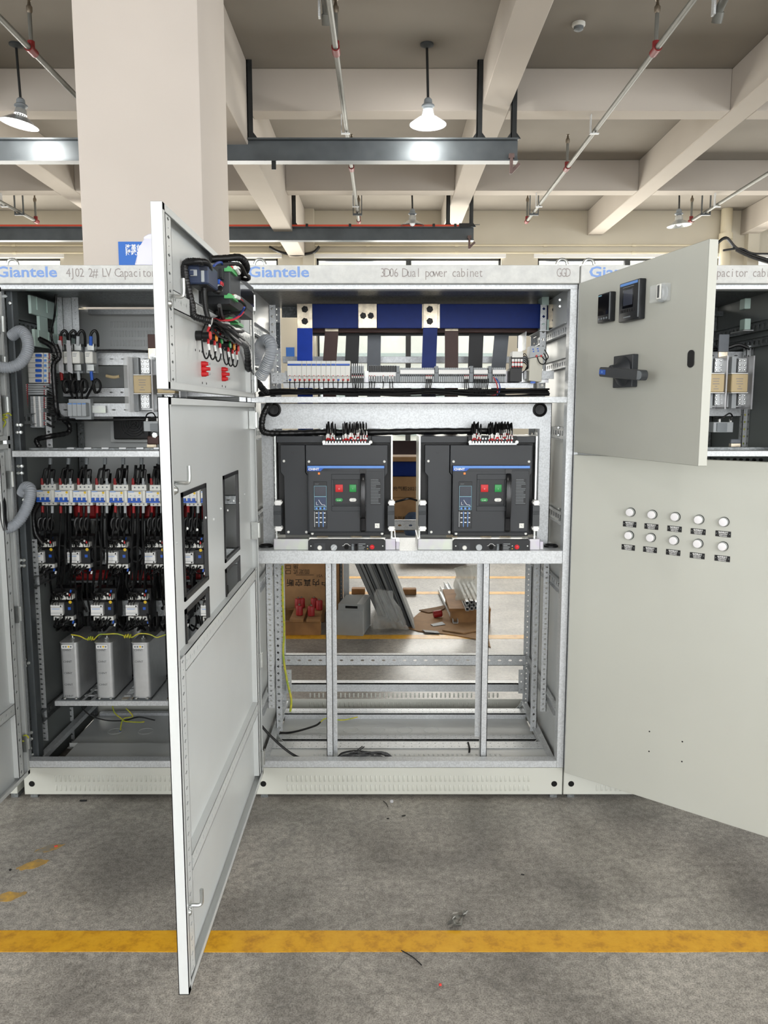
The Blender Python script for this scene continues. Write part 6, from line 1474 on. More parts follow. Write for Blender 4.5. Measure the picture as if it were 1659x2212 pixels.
# indicator lamps on the lower door
d = dLdir
rows = [[(1360, 1107), (1407, 1112), (1457, 1117), (1508, 1123), (1562, 1128)], [(1357, 1157), (1404, 1162), (1454, 1168), (1506, 1175), (1560, 1181)]]
proto = None; U = Matrix(((d.x, -inward(d).x, 0, 0), (d.y, -inward(d).y, 0, 0), (0, 0, 1, 0), (0, 0, 0, 1)))
rotz = math.atan2(d.y, d.x)
def indicator():
    t = thing('indicator_lamp', '', 'indicator lamp', (0, 0, 0), 'white indicator lamps', local=True)
    b = MB(); b.lathe([(.0176, 0), (.0176, .003), (.0165, .005)], (0, 0, 0), (0, -1, 0), n=24); b.build('gasket_ring', 'graphite_dk', t)
    b = MB(); b.lathe([(.0164, .004), (.0160, .013), (.0150, .0148), (.0142, .0140)], (0, 0, 0), (0, -1, 0), n=24); b.build('bezel', 'shade_metal', t)
    b = MB(); b.lathe([(.0148, .012), (.0146, .0165), (.0132, .0182), (.007, .0188), (0, .019)], (0, 0, 0), (0, -1, 0), n=24); b.build('lens', 'led_white', t)
    return t
plate0 = None
for r in range(2):
    for k in range(5):
        u, z = uz(*rows[r][k], d, .014); p = dpt(d, u, z, .0003); lab = '%s white indicator lamp from the hinge in the %s row' % (ORD[k], ('upper', 'lower')[r])
        if proto is None: proto = indicator(); proto.location = p; proto.rotation_euler = (0, 0, rotz); proto['label'] = lab
        else: dup(proto, p, rotz, lab)
        pz = Z(0, 1) if False else 0
        px, py = rows[r][k]; u, z = uz(px, py + 25.5, d, .0015); p = dpt(d, u, z, .0004)
        lab = 'black engraved label under the %s lamp from the hinge, %s row' % (ORD[k], ('upper', 'lower')[r])
        if plate0 is None:
            t = thing('label_plate', lab, 'label plate', (0, 0, 0), 'black engraved labels', local=True); plate0 = t
            b = MB(); b.box(-.0265, .0265, -.0015, 0, -.0105, .0105); b.build('plate', 'black', t, bevel=.0006)
            text('电容器运行', .0068, (0, -.0018, .0032), UX, UZ, t, 'white', align='CENTER', bold=.0001)
            text('Capacitor', .0075, (0, -.0018, -.0028), UX, UZ, t, 'white', align='CENTER', bold=.0001); text('Operation', .0065, (0, -.0018, -.0086), UX, UZ, t, 'white', align='CENTER', bold=.0001)
            for q in (-.0225, .0225): b = MB(); b.lathe([(.0012, 0), (.001, .0006), (0, .0007)], (q, -.0015, .001), (0, -1, 0), n=8); b.build('pin', 'grey_pl', t)
            t.location = p; t.rotation_euler = (0, 0, rotz)
        else: dup(plate0, p, rotz, lab)

# ================================================================ wiring side of the 90-degree upper door
def dx(name, mt, parent, px0, px1, py0, py1, Y0, Y1, bevel=.001):
    """box whose near face spans the photo rectangle at depth Y0 and which runs back to Y1"""
    cy = (py0 + py1) / 2; b = MB(); b.box(X(px0, cy, Y0), X(px1, cy, Y0), Y0, Y1, Z(py1, Y0), Z(py0, Y0)); return b.build(name, mt, parent, bevel=bevel)
t = thing('panel_meter', 'navy back of a meter box wrapped by black looms on the upper 90-degree door', 'meter', tuple(at(408, 613, 2.14)))
dx('case', 'navy', t, 403, 450, 568, 613, 2.14, 2.26, .003); dx('case_foot', 'black', t, 410, 448, 613, 616, 2.15, 2.26)
dx('clip', 'grey_pl', t, 410, 425, 582, 596, 2.135, 2.14); dx('clip_pad', 'navy', t, 408, 418, 584, 594, 2.132, 2.135); dx('label', 'grey_pl', t, 434, 441, 584, 609, 2.137, 2.14)
b = MB()
for k in range(4): b.box(X(431, 580, 2.14), X(449, 580, 2.14), 2.138, 2.1395, Z(575 + 3 * k, 2.14), Z(573.6 + 3 * k, 2.14))
b.build('vent_slots', 'black', t, kind='stuff')
t = thing('power_controller', 'large grey controller back with green connectors on the upper 90-degree door', 'controller', tuple(at(447, 657, 2.32)))
dx('case', 'graphite_lt', t, 446, 497, 572, 640, 2.34, 2.74, .003); dx('base', 'graphite_dk', t, 441, 497, 640, 657, 2.34, 2.74); dx('front_bezel', 'black', t, 427, 446, 612, 655, 2.32, 2.76)
dx('socket', 'graphite_lt', t, 465, 480, 578, 602, 2.31, 2.34); dx('socket_side', 'graphite_dk', t, 473, 480, 580, 600, 2.305, 2.31)
dx('plug', 'blue_dev', t, 470, 475, 603, 613, 2.30, 2.33); dx('plug', 'wire_red', t, 475, 479, 607, 615, 2.30, 2.33)
dx('plug_wires', 'white', t, 466, 478, 614, 627, 2.31, 2.33)
for (a, c, e, f, y0, y1) in ((484, 500, 574, 586, 2.33, 2.42), (484, 502, 633, 644, 2.33, 2.42), (489, 505, 588, 600, 2.45, 2.62), (487, 503, 684, 690, 2.45, 2.55), (497, 514, 692, 701, 2.55, 2.65)):
    b = MB(); xa, xb = X(a, e, y0), X(c, e, y0); za, zb2 = Z(f, y0), Z(e, y0)
    b.prism([(0, 0), (xb - xa, 0), (xb - xa, (zb2 - za) * .7), ((xb - xa) * .55, zb2 - za), ((xb - xa) * .3, (zb2 - za) * .6), (0, (zb2 - za) * .6)], (xa, y0, za), UX, UZ, (0, y1 - y0, 0)); b.build('green_connector', 'green_conn', t)
dx('rear_label', 'screen', t, 499, 519, 606, 640, 2.50, 2.76); dx('support_bracket', 'zinc', t, 481, 494, 661, 673, 2.5, 2.53)
dx('lower_module', 'black', t, 465, 495, 658, 682, 2.5, 2.7)
# ferrule fans at the green connectors
for (a, c, e, col) in ((500, 579, 583, 'red'), (508, 578, 590, 'white'), (501, 640, 640, 'red'), (508, 640, 644, 'white')):
    p0, p1 = at(a, c, 2.36), at(a + 8, e, 2.42); b = MB(); b.cyl(p0, p1, .006, n=8); b.build('ferrule_bank', col, t)
loops = [([(455, 560), (490, 558), (515, 556), (528, 565), (533, 580), (526, 590), (515, 588)], .0105, 'cable', 'thick black loom arching from the controller over the cabinet top'),
         ([(480, 571), (505, 570), (520, 574), (530, 592), (538, 598), (534, 604), (515, 600)], .006, 'cable', 'thinner black loom arching under the thick one'),
         ([(440, 567), (425, 565), (405, 566), (399, 576), (401, 600), (408, 630), (415, 660), (419, 682), (440, 690), (458, 694)], .0095, 'wrap', 'wrapped black loom framing the navy meter back'),
         ([(400, 568), (440, 565), (452, 575), (454, 590), (455, 610), (462, 625), (472, 630), (476, 622)], .0075, 'cable', 'black loom looping between the meter and the controller'),
         ([(440, 612), (441, 640), (444, 665), (450, 690)], .0075, 'cable', 'black loom dropping straight beneath the meter'),
         ([(474, 660), (478, 680), (484, 692)], .006, 'cable', 'short black loom under the controller'),
         ([(508, 644), (522, 652), (530, 662), (524, 672), (500, 677), (475, 684), (455, 695)], .0042, 'cable', 'black wire bowing out from the lower green connector'),
         ([(502, 642), (518, 646), (528, 660), (524, 676), (505, 690), (480, 692), (462, 689)], .0035, 'wire_red', 'red wire bowing out from the lower green connector'),
         ([(528, 664), (518, 680), (500, 690), (480, 690), (465, 688)], .003, 'wire_blue', 'blue wire bowing beside the red one'),
         ([(462, 574), (470, 568), (478, 567), (480, 573), (475, 578)], .0035, 'wire_blue', 'short blue wire on top of the controller'),
         ([(455, 700), (470, 703), (485, 712), (500, 722), (515, 735), (530, 745), (535, 765), (537, 795), (542, 812), (556, 825), (566, 838), (576, 848)], .0125, 'wrap', 'thick wrapped loom leading from the upper door into the dual power cabinet')]
for pth, r, mt, lab in loops:
    n = len(pth); ys = [2.20 + .25 * k / max(1, n - 1) for k in range(n)]
    if 'framing' in lab or 'straight' in lab: ys = [2.125] * n if 'framing' in lab else [2.2] * n
    if 'thick wrapped loom leading' in lab: ys = [2.40, 2.44, 2.48, 2.55, 2.65, 2.85, 2.98, 3.06, 3.12, 3.17, 3.20, 3.24]
    if 'meter and the controller' in lab: ys = [2.12, 2.125, 2.16, 2.22, 2.26, 2.27, 2.27, 2.29]
    if 'bowing' in lab: ys = [2.40, 2.44, 2.46, 2.45, 2.43, 2.40, 2.38][:n]
    if 'arching' in lab: ys = [2.36 + .03 * k for k in range(n)]
    pts = [at(a, c, y) for (a, c), y in zip(pth, ys)]
    if r > .007: bundle('cable_loom', lab, 'cable', pts, r, mt=mt)
    else: b = MB(); b.tube(pts, r, n=6, sub=6); tag(b.build('loose_wire', mt), lab, 'wire')
# backs of the indicator lamps
cols = [('red', 453, 725, 2.27, 9), ('yellow', 466.5, 729, 2.36, 8.4), ('green', 478, 735, 2.45, 8), ('green', 496, 744, 2.58, 8), ('yellow', 505, 749, 2.67, 7.5), ('red', 514, 752, 2.76, 7)]
for i, (mt, a, c, y, r) in enumerate(cols):
    p = at(a, c, y); rr = r * y / F_PX; lab = 'back of the %s lamp from the free edge, %s capped, on the upper 90-degree door' % (ORD[i], mt)
    t = thing('panel_lamp_rear', lab, 'indicator lamp', tuple(p), 'indicator backs on the upper door')
    mt2 = {'red': 'debris_red', 'yellow': 'orange', 'green': 'green'}[mt]
    b = MB(); b.lathe([(rr, 0), (rr, .003), (rr * .92, .004), (0, .0042)], p, (1, 0, 0), n=18); b.build('coloured_disc', mt2, t)
    b = MB(); b.cyl((XD + .003, p.y, p.z), (p.x, p.y, p.z), rr * .8, n=14); b.cyl((XD + .003, p.y, p.z), (XD + .02, p.y, p.z), rr * 1.15, n=16); b.build('body', 'black', t)
    b = MB(); b.cyl((p.x - .004, p.y, p.z - rr * .8), (p.x - .004, p.y - .003, p.z - rr * .8 - .014), .0038, n=7); b.build('red_ferrule', 'ferrule_red', t); b = MB(); b.cyl((p.x - .006, p.y, p.z + rr * .9), (p.x + .0, p.y, p.z + rr * .9 + .014), .0038, n=7); b.build('red_ferrule', 'ferrule_red', t)
    b = MB(); b.cyl((p.x - .004, p.y - .003, p.z - rr * .8 - .014), (p.x - .001, p.y - .004, p.z - rr * .8 - .031), .0036, n=7); b.build('white_marker', 'white', t); b = MB(); b.cyl((p.x, p.y, p.z + rr * .9 + .014), (p.x + .004, p.y, p.z + rr * .9 + .03), .0036, n=7); b.build('white_marker', 'white', t)
    b = MB(); q = Vector((p.x - .001, p.y - .004, p.z - rr * .8 - .031)); b.tube([q, q + Vector((-.004, 0, -.018)), q + Vector((-.014, .01, -.022)), q + Vector((-.022, .015, 0)), q + Vector((-.024, .02, .05)), q + Vector((-.01, .03, .085))], .0024, n=6, sub=4); b.build('lead', 'cable', t)
# dark heap of looms behind the lamps
random.seed(8); b = MB()
for k in range(22):
    a, c = random.uniform(450, 470), random.uniform(690, 705); e, f = random.uniform(500, 530), random.uniform(715, 742)
    b.tube([at(a, c, 2.32 + random.uniform(-.05, .02)), at((a + e) / 2 + random.uniform(-8, 8), (c + f) / 2 + random.uniform(-10, 8), 2.42 + random.uniform(-.06, .03)), at(e, f, 2.62 + random.uniform(-.04, .04))], .0038, n=5, sub=5)
tag(b.build('wire_heap', 'cable', kind='stuff'), 'heap of black wires above the coloured lamp backs on the upper 90-degree door', 'wires')
# red test sockets
i = 0
for a, ys_, y in ((442, (786, 797, 808), 2.33), (484, (798, 808.5, 818.5), 2.62)):
    for q, c in enumerate(ys_):
        p = at(a, c, y); t = thing('test_socket', '%s red test socket of the group nearer the %s' % (('upper', 'middle', 'lower')[q], 'free edge' if a < 460 else 'hinge'), 'socket', (XD + .004, p.y, p.z), 'red test sockets')
        b = MB(); b.lathe([(.0078, 0), (.0078, .011), (.0055, .016), (.005, .020 if q != 1 else .025)], (XD + .0022, p.y, p.z), (1, 0, 0), n=12); b.build('body', 'red', t)
        if q != 1: b = MB(); b.cyl((XD + .021, p.y, p.z), (XD + .028, p.y, p.z), .003, n=8); b.build('pin', 'grey_pl', t)
for px, py in ((422, 756), (431, 758), (436, 760), (446, 764), (456, 768), (468, 772), (475, 774), (479, 776), (485, 778), (494, 781), (437, 827), (446, 828.5), (480, 834), (487, 835.5)):
    p = on_x(px, py, XD + .0021); b = MB(); b.prism(ngon(.0035, 8), (p.x, p.y, p.z), UY, UZ, (.0006, 0, 0)); b.build('drill_hole', 'hole_blk', dU)

# ================================================================ corrugated hoses
def hose(label, pth, r):
    pts = [at(*p) for p in pth]; sp = spline(pts, 30); L = sum((sp[i + 1] - sp[i]).length for i in range(len(sp) - 1)); rings = int(L / .0076)
    N = rings * 5; d_ = [0]
    for i in range(len(sp) - 1): d_.append(d_[-1] + (sp[i + 1] - sp[i]).length)
    out = []; j = 0
    for k in range(N + 1):
        s_ = L * k / N
        while j < len(sp) - 2 and d_[j + 1] < s_: j += 1
        out.append(sp[j].lerp(sp[j + 1], (s_ - d_[j]) / max(1e-9, d_[j + 1] - d_[j])))
    b = MB(); b.tube(out, lambda t_: r * (1 + .06 * math.sin(2 * PI * rings * t_)), n=18, smooth=False)
    return tag(b.build('corrugated_hose', 'hose', smooth=80), label, 'hose')
hose('grey corrugated hose arching at the hinge side of the dual power cabinet', [(562, 815, D - .01), (573, 796, D - .03), (583, 771, D - .05), (586, 749, D - .05), (578, 736, D - .03), (566, 742, D + .03), (556, 764, D + .08), (550, 784, D + .10)], .0238)
hose('grey corrugated hose curling by the upright breaker stack', [(-10, 792, D - .10), (20, 794, D - .08), (45, 783, D - .06), (60, 757, D - .04), (58, 730, D - .02), (44, 715, D + .0), (25, 726, D + .02)], .0215)
hose('grey corrugated hose drooping beside the main breaker row', [(12, 1142, D - .09), (30, 1135, D - .08), (48, 1115, D - .06), (62, 1085, D - .04), (66, 1058, D - .02), (56, 1052, D + .0), (48, 1066, D + .02)], .0215)
b = MB(); b.tube([at(-8, 1060, D - .1), at(4, 1085, D - .1), at(6, 1120, D - .1), at(12, 1145, D - .1)], .016, n=8); tag(b.build('cable_loom', 'wrap'), 'black loom feeding the drooping hose at the picture edge', 'cable')

# ================================================================ contents of the cabinet with the swung doors
support(XE0 + .55, D + .22, 'graphite_lt', 'dark stepped busbar support behind the upper open door', 1, Z(655, D + .3))
t = thing('busbar_clamp', 'pale clamp blocks at the end of the dark busbar support', 'clamp', tuple(at(1608, 715, D + .3)))
for d_, e_ in ((644, 667), (688, 712)): pbo('clamp_block', 'green_lt', t, 1609, 1622, d_, e_, D + .30, -.02, .03, bevel=.002)
pbo('clamp_bracket', 'galv', t, 1606, 1628, 712.5, 714.5, D + .30, -.03, .1)
fe = fuse_switch('fuse switch with clear covers and two tan fuses behind the upper open door', (1478, 1529, 1580), D + .22, 768, 884, 36, 808, 847, 51)
pbo('dropper', 'grey_bar', fe, 1553, 1575, 722, 760, D + .30, 0, .01); pbo('dropper_end', 'tinned', fe, 1552, 1572, 760, 774, D + .30, 0, .008)
angle_post(cabE, X(1623, 850, D + .36), D + .36, Z(966, D + .36), Z(744, D + .36), .024, .03, .031)
angle_post(cabE, X(1612, 770, D + .365), D + .365, Z(966, D + .36), Z(746, D + .36), .02, .03, .031)
rail_x(cabE, X(1638, 785, D + .38), XE1 - .03, D + .38, Z(799, D + .38), .05, 5, lambda i, j: (.36, .2, .3))
rail_x(cabE, XE0 + .05, X(1628, 770, D + .42), D + .42, Z(778, D + .42), .04, 16, lambda i, j: (.36, .1, .3))
rail_x(cabE, XE0 + .05, X(1600, 895, D + .38), D + .38, Z(900, D + .38), .04, 16, lambda i, j: None)
for zc, hh in ((Z(700, D + .2), .045), (Z(735, D + .2), .04)): rail_y(cabE, XE1 - .012, D + .06, D + .74, zc - hh / 2, hh, 16, sgn=-1, matn='galv_dk')
pbo('shelf_beam', 'galv', cabE, 1300, 1690, 974, 986, D, .004, .05); pbo('shelf_lip', 'galv_dk', cabE, 1300, 1690, 966, 973, D + .1, 0, .04)
pbo('rear_beam', 'galv_dk', cabE, 1400, 1660, 672, 683, D + .70, 0, .03)
t = thing('current_transformer', 'grey current transformer below the tan fuses behind the upper open door', 'current transformer', tuple(at(1545, 935, D + .25)))
pbo('body', 'grey_pl', t, 1541, 1584, 912, 934, D + .25, 0, .05, bevel=.002); pbo('face', 'grey_pl_dk', t, 1549, 1571, 914, 932, D + .25, -.006, 0)
for a in (1553, 1577): pbo('lug', 'white', t, a, a + 4, 905, 913, D + .25, .01, .02)
b = MB(); b.tube([at(1543, 905, D + .25), at(1560, 902, D + .24), at(1576, 893, D + .24), at(1582, 900, D + .25), at(1578, 908, D + .25)], .0035, n=6); b.build('lead', 'cable', t)
t = thing('busbar_link', 'tinned busbar link on the shelf behind the upper open door', 'busbar', tuple(at(1580, 972, D + .2))); pbo('sleeve', 'grey_bar', t, 1579, 1600, 949, 958, D + .2, 0, .02, bevel=.002); pbo('end', 'tinned', t, 1579, 1600, 958, 971, D + .2, -.002, .02)
b = MB(); b.tube([at(1610, 890, D + .37), at(1608, 925, D + .37), at(1604, 965, D + .37)], .003, n=6); tag(b.build('earth_wire', 'wire_yel'), 'yellow-green wire dropping behind the fuse switch of the swung-door cabinet', 'wire')
random.seed(31); b = MB()
for k in range(8): a = 1545 + k * 14; b.tube([at(a, 992, D + .2), at(a + random.uniform(-4, 4), 1010, D + .22), at(a, 1030, D + .22)], .008, n=6)
tag(b.build('feeder_cables', 'cable', kind='stuff'), 'black cables under the shelf behind the upper open door', 'cables')
b = MB(); b.tube([at(1540, 756, D + .38), at(1570, 752, D + .37), at(1595, 745, D + .36), at(1616, 752, D + .35)], .008, n=7); tag(b.build('cable_loom', 'cable'), 'black cable loom above the fuse switch behind the upper open door', 'cable')
# ================================================================ behind the dual power cabinet
def ob(b, c, sx, sy, sz, rx=0, ry=0, rz=0, m=0):
    M = Matrix.Translation(Vector(c)) @ Euler((rx, ry, rz)).to_matrix().to_4x4(); b.obox(M, -sx / 2, sx / 2, -sy / 2, sy / 2, -sz / 2, sz / 2, m); return M
# big carton lying upside down on a pallet
Yc = 6.15; x0, x1 = X(575, 1270, Yc), X(734, 1270, Yc); zb = Z(1318, Yc)
t = thing('carton', 'tall brown carton printed upside down, behind the capacitors of the dual power cabinet', 'carton', ((x0 + x1) / 2, Yc, zb))
b = MB(); b.box(x0, x1, Yc, Yc + .55, zb, zb + .78); b.build('box', 'card', t, bevel=.004)
yt = Yc - .001; sc = Yc / F_PX
for i, ch in enumerate('断空真内户'): text(ch, 17 * sc, (X(620 + i * 18.5 + 7, 1270, Yc), yt, Z(1252.5, Yc)), -UX, -UZ, t, 'ink_black', align='CENTER', bold=.0006)
text('VS1', 9 * sc, (X(697, 1243, Yc), yt, Z(1241, Yc)), -UX, -UZ, t, 'ink_black')
for j, py in enumerate((1232, 1221)):
    for i, ch in enumerate(('式定固', '施')[j]): text(ch, 11.5 * sc, (X(634 + i * 12 + 5, py, Yc), yt, Z(py - 1, Yc)), -UX, -UZ, t, 'ink_black', align='CENTER')
    b = MB(); a, c = 617, 628
    for r in ((a, c, py, py + 1), (a, c, py + 7, py + 8), (a, a + 1, py, py + 8), (c - 1, c, py, py + 8)): b.box(X(r[0], py, Yc), X(r[1], py, Yc), yt - .0004, yt + .0004, Z(r[3], Yc), Z(r[2], Yc))
    b.build('check_box', 'ink_black', t)
b = MB(); b.box(X(639, 1245, Yc), X(678, 1245, Yc), yt - .0004, yt + .0004, Z(1242.5, Yc), Z(1241.5, Yc)); b.build('ruled_line', 'ink_black', t)
t = thing('pallet', 'wooden pallet under the tall upside-down carton', 'pallet', ((x0 + x1) / 2, Yc, 0))
for k in range(3): b = MB(); b.box(x0, x1, Yc + .02 + .2 * k, Yc + .12 + .2 * k, zb - .022, zb - .0005); b.build('deck_board', 'wood', t)
for k in range(3): b = MB(); xx = x0 + (x1 - x0 - .1) * k / 2; b.box(xx, xx + .1, Yc + .02, Yc + .52, 0, zb - .0225); b.build('bearer', 'wood', t)
# low wooden pallet with red insulators
Yw = 5.62; x0, x1 = X(560, 1350, Yw), X(693, 1350, Yw)
t = thing('pallet', 'low wooden pallet carrying the red insulators', 'pallet', ((x0 + x1) / 2, Yw, 0)); zt = Z(1343, Yw)
b = MB(); b.box(x0, x1, Yw, Yw + .04, 0, zt); b.build('side_board', 'wood', t, bevel=.003); b = MB(); b.box(x0, x1, Yw + .36, Yw + .4, 0, zt); b.build('side_board', 'wood', t, bevel=.003)
tops = ((626, 656), (662, 692), (570, 600))
for a, c in tops: b = MB(); b.box(X(a, 1343, Yw), X(c, 1343, Yw), Yw - .02, Yw + .42, zt + .0005, zt + .022); b.build('deck_board', 'wood', t, bevel=.002)
ins = None
for i, (a, c, yy) in enumerate(((637, 1322, .32), (652, 1320, .33), (647, 1332, .10), (675, 1320, .33), (690, 1322, .26), (672, 1332, .08))):
    Y = Yw + yy; px = a
    if ins is None:
        ins = thing('insulator', '', 'insulator', (0, 0, 0), 'red insulators on the pallet', local=True)
        b = MB(); b.lathe([(.020, 0), (.026, .004), (.026, .066), (.022, .074), (.010, .076)], n=18); b.build('body', 'red_dk', ins)
        b = MB(); b.lathe([(.008, .074), (.008, .086), (0, .086)], n=10); b.build('stud', 'brass', ins); o = ins
    else: o = dup(ins, (0, 0, 0))
    bb = X(px, 1335, Y)
    lim = [(X(q[0], 1343, Yw) + .028, X(q[1], 1343, Yw) - .028) for q in tops]; j = 0 if i in (0, 1, 2) else 1; bb = min(max(bb, lim[j][0]), lim[j][1])
    o.location = (bb, Y, zt + .0225)
    o['label'] = 'red insulator standing %s on the %s board of the low pallet' % (('at the back', 'behind the stud', 'nearest', 'at the back', 'second from the back', 'nearest')[i], ('outer', 'inner')[j])
# grey sheet-metal box
p = on_z(758, 1373, 0); t = thing('steel_box', 'grey sheet steel box with open slot standing beside the plastic bag', 'steel box', (p.x, p.y, 0))
W_, Dp, H_ = .19, .30, .235; ang = .34; M = Matrix.Translation((p.x, p.y, 0)) @ Matrix.Rotation(-ang * .45, 4, 'Z')
b = MB(); b.obox(M, -W_ / 2, W_ / 2, 0, Dp, .004, H_); b.build('body', 'sheet_grey', t, bevel=.003)
b = MB(); b.obox(M, -W_ / 2 - .008, W_ / 2 - .003, -.004, 0, .0, H_ - .045); b.build('front_panel', 'sheet_grey', t, bevel=.002)
b = MB(); b.obox(M, -.04, .05, -.002, .001, H_ - .03, H_ - .012); b.build('slot', 'hole_blk', t)
b = MB(); b.obox(M, W_ / 2 - .05, W_ / 2, .0, Dp, H_ + .0005, H_ + .003); b.build('top_strip', 'alu', t)
# leaning sheets
for k in range(9):
    Y = 5.78 + .05 * k; pxb = 897 - 9 * k; pyb = 1352 - 6 * k
    p = on_z(pxb, 1354, 0); xb = X(pxb, pyb, Y); ln = .78; tilt = -math.radians(21 + .3 * k)
    b = MB(); M = Matrix.Translation((xb, Y, .002)) @ Matrix.Rotation(tilt, 4, 'Y'); th = .014 + .006 * (k % 3)
    mt = ('sheet_grey', 'sheet_dk', 'sheet_dk', 'sheet_grey', 'sheet_dk', 'sheet_grey', 'sheet_dk', 'sheet_grey', 'sheet_grey')[k]
    t = thing('sheet_steel', '%s leaning steel panel counted from the cardboard' % ORD[k], 'steel panel', (xb, Y, 0), 'steel panels leaning behind the dual power cabinet')
    b.obox(M, -th, 0, 0, .35, .006, ln); b.build('sheet', mt, t, bevel=.001)
    b = MB(); b.obox(M, -th - .004, -th, 0, .012, .01, ln); b.build('folded_edge', 'sheet_grey' if mt == 'sheet_dk' else 'sheet_dk', t)
t = thing('slotted_post', 'upright slotted steel post between the carton and the leaning panels', 'post', tuple(on_z(737, 1330, 0)))
b = MB(); y = 6.05; b.perf((X(734, 1260, y), y, .01), (.022, 0, 0), (0, 0, .75), (0, .003, 0), 1, 24, lambda i, j: (.4, .3, .5)); b.box(X(734, 1260, y), X(734, 1260, y) + .003, y, y + .03, 0, .76); b.build('flange', 'steel_dk', t, smooth=0)
b = MB(); y = 6.1; b.box(X(742, 1260, y), X(754, 1260, y), y, y + .03, 0, .8); tag(b.build('aluminium_strip', 'alu'), 'pale aluminium strip standing beside the slotted post', 'strip')
# plastic bags: crumpled sheets
def crumple(name, label, mt, pxs, Yf, depth, seed, top_round=True):
    random.seed(seed); n, m = 16, 16; pts = []
    (xa, ya), (xb2, yb), (xc, yc), (xd, yd) = pxs     # tl, tr, br, bl in the photo
    b = MB(); vs = []
    for side in (0, 1):
        for i in range(n + 1):
            for j in range(m + 1):
                u, v = j / m, i / n
                px = (xa * (1 - u) + xb2 * u) * (1 - v) + (xd * (1 - u) + xc * u) * v; py = (ya * (1 - u) + yb * u) * (1 - v) + (yd * (1 - u) + yc * u) * v
                e = math.sin(PI * u) ** .6 * math.sin(PI * min(1, v * .97 + .02)) ** .5
                k = random.uniform(-1, 1)
                y = Yf + (depth * .5) * (1 - (1 if side == 0 else -1) * e) + k * .012
                q = at(px + random.uniform(-1.6, 1.6) + 5 * math.sin(v * 9 + seed) * (1 - v), py, Yf); q.y = y; q.x *= 1; q.z = max(q.z, .003); vs.append(q)
    L = (n + 1) * (m + 1); fs = []
    for s in (0, 1):
        for i in range(n):
            for j in range(m):
                f = (s * L + i * (m + 1) + j, s * L + i * (m + 1) + j + 1, s * L + (i + 1) * (m + 1) + j + 1, s * L + (i + 1) * (m + 1) + j); fs.append(f if s else f[::-1])
    b.add(vs, fs); return tag(b.build(name, mt, smooth=60), label, 'plastic bag')
crumple('plastic_bag', 'clear plastic bag slumped against the leaning panels', 'bag', ((812, 1278), (848, 1282), (884, 1367), (806, 1366)), 5.60, .18, 3)
crumple('plastic_bag', 'crumpled clear plastic wrapping over the pile of steel profiles', 'bag_dense', ((984, 1236), (1040, 1228), (1042, 1306), (988, 1306)), 5.70, .28, 6)
# cardboard sheets on the floor
def flat(name, label, poly, mt, th=.004, z=.001, cat='cardboard'):
    b = MB(); P = [on_z(a, c, 0) for a, c in poly]; n = len(P)
    b.add([(p.x, p.y, z + th + random.uniform(0, .004)) for p in P] + [(p.x, p.y, z) for p in P], [tuple(range(n)), tuple(range(2 * n - 1, n - 1, -1))] + [(i, i + n, (i + 1) % n + n, (i + 1) % n) for i in range(n)])
    bm = bmesh.new(); o = b.build(name, mt, smooth=0); bm.from_mesh(o.data); bmesh.ops.recalc_face_normals(bm, faces=bm.faces); bm.to_mesh(o.data); bm.free(); return tag(o, label, cat)
flat('cardboard_sheet', 'large brown cardboard sheet on the floor under the steel profiles', [(872, 1356), (900, 1330), (915, 1318), (955, 1312), (1040, 1316), (1060, 1400), (1028, 1382), (985, 1374), (940, 1368), (905, 1365)], 'card')
flat('cardboard_sheet', 'torn cardboard flap lying by the red cap', [(905, 1322), (925, 1327), (950, 1324), (960, 1318), (962, 1310), (940, 1316)], 'card_dk', z=.010)
flat('cardboard_sheet', 'torn cardboard scrap near the cut cardboard edge', [(955, 1365), (975, 1356), (1000, 1360), (1030, 1352), (1032, 1366), (1000, 1372)], 'card', z=.010)
flat('tape_strip', 'grey tape strip on the cardboard sheet', [(912, 1364), (945, 1366), (950, 1371), (918, 1369)], 'sheet_dk', th=.001, z=.009, cat='tape'); flat('tape_strip', 'grey tape patch beside the red cap', [(930, 1352), (955, 1346), (962, 1352), (936, 1356)], 'sheet_dk', th=.001, z=.009, cat='tape')
p = on_z(945, 1336, 0); b = MB(); b.lathe([(.0, -.035), (.026, -.032), (.028, -.02), (.028, .03), (.022, .036), (0, .036)], (p.x, p.y, .038), (1, .2, .1), n=18); tag(b.build('red_cap', 'red_dk', bevel=0), 'red insulator lying on the cardboard', 'insulator')
# aluminium profiles
for i, (a, c, e, f) in enumerate(((955, 1274, 992, 1344), (963, 1272, 1000, 1340), (951, 1281, 984, 1350))):
    p0, p1 = on_z(a, c, 0), on_z(e, f, 0); d_ = (p1 - p0); L = d_.length; t = thing('steel_profile', '%s long pale profile lying loose on the cardboard' % ('middle', 'upper', 'lower')[i], 'steel profile', tuple(p0), 'loose pale profiles')
    M = Matrix.Translation(p0 + Vector((0, 0, .012 + .03 * (i == 1)))) @ Matrix.Rotation(math.atan2(d_.y, d_.x), 4, 'Z'); b = MB(); b.obox(M, 0, L, -.02, .02, 0, .003); b.obox(M, 0, L, -.02, -.017, 0, .03); b.obox(M, 0, L, .017, .02, 0, .03); b.build('channel', 'galv', t)
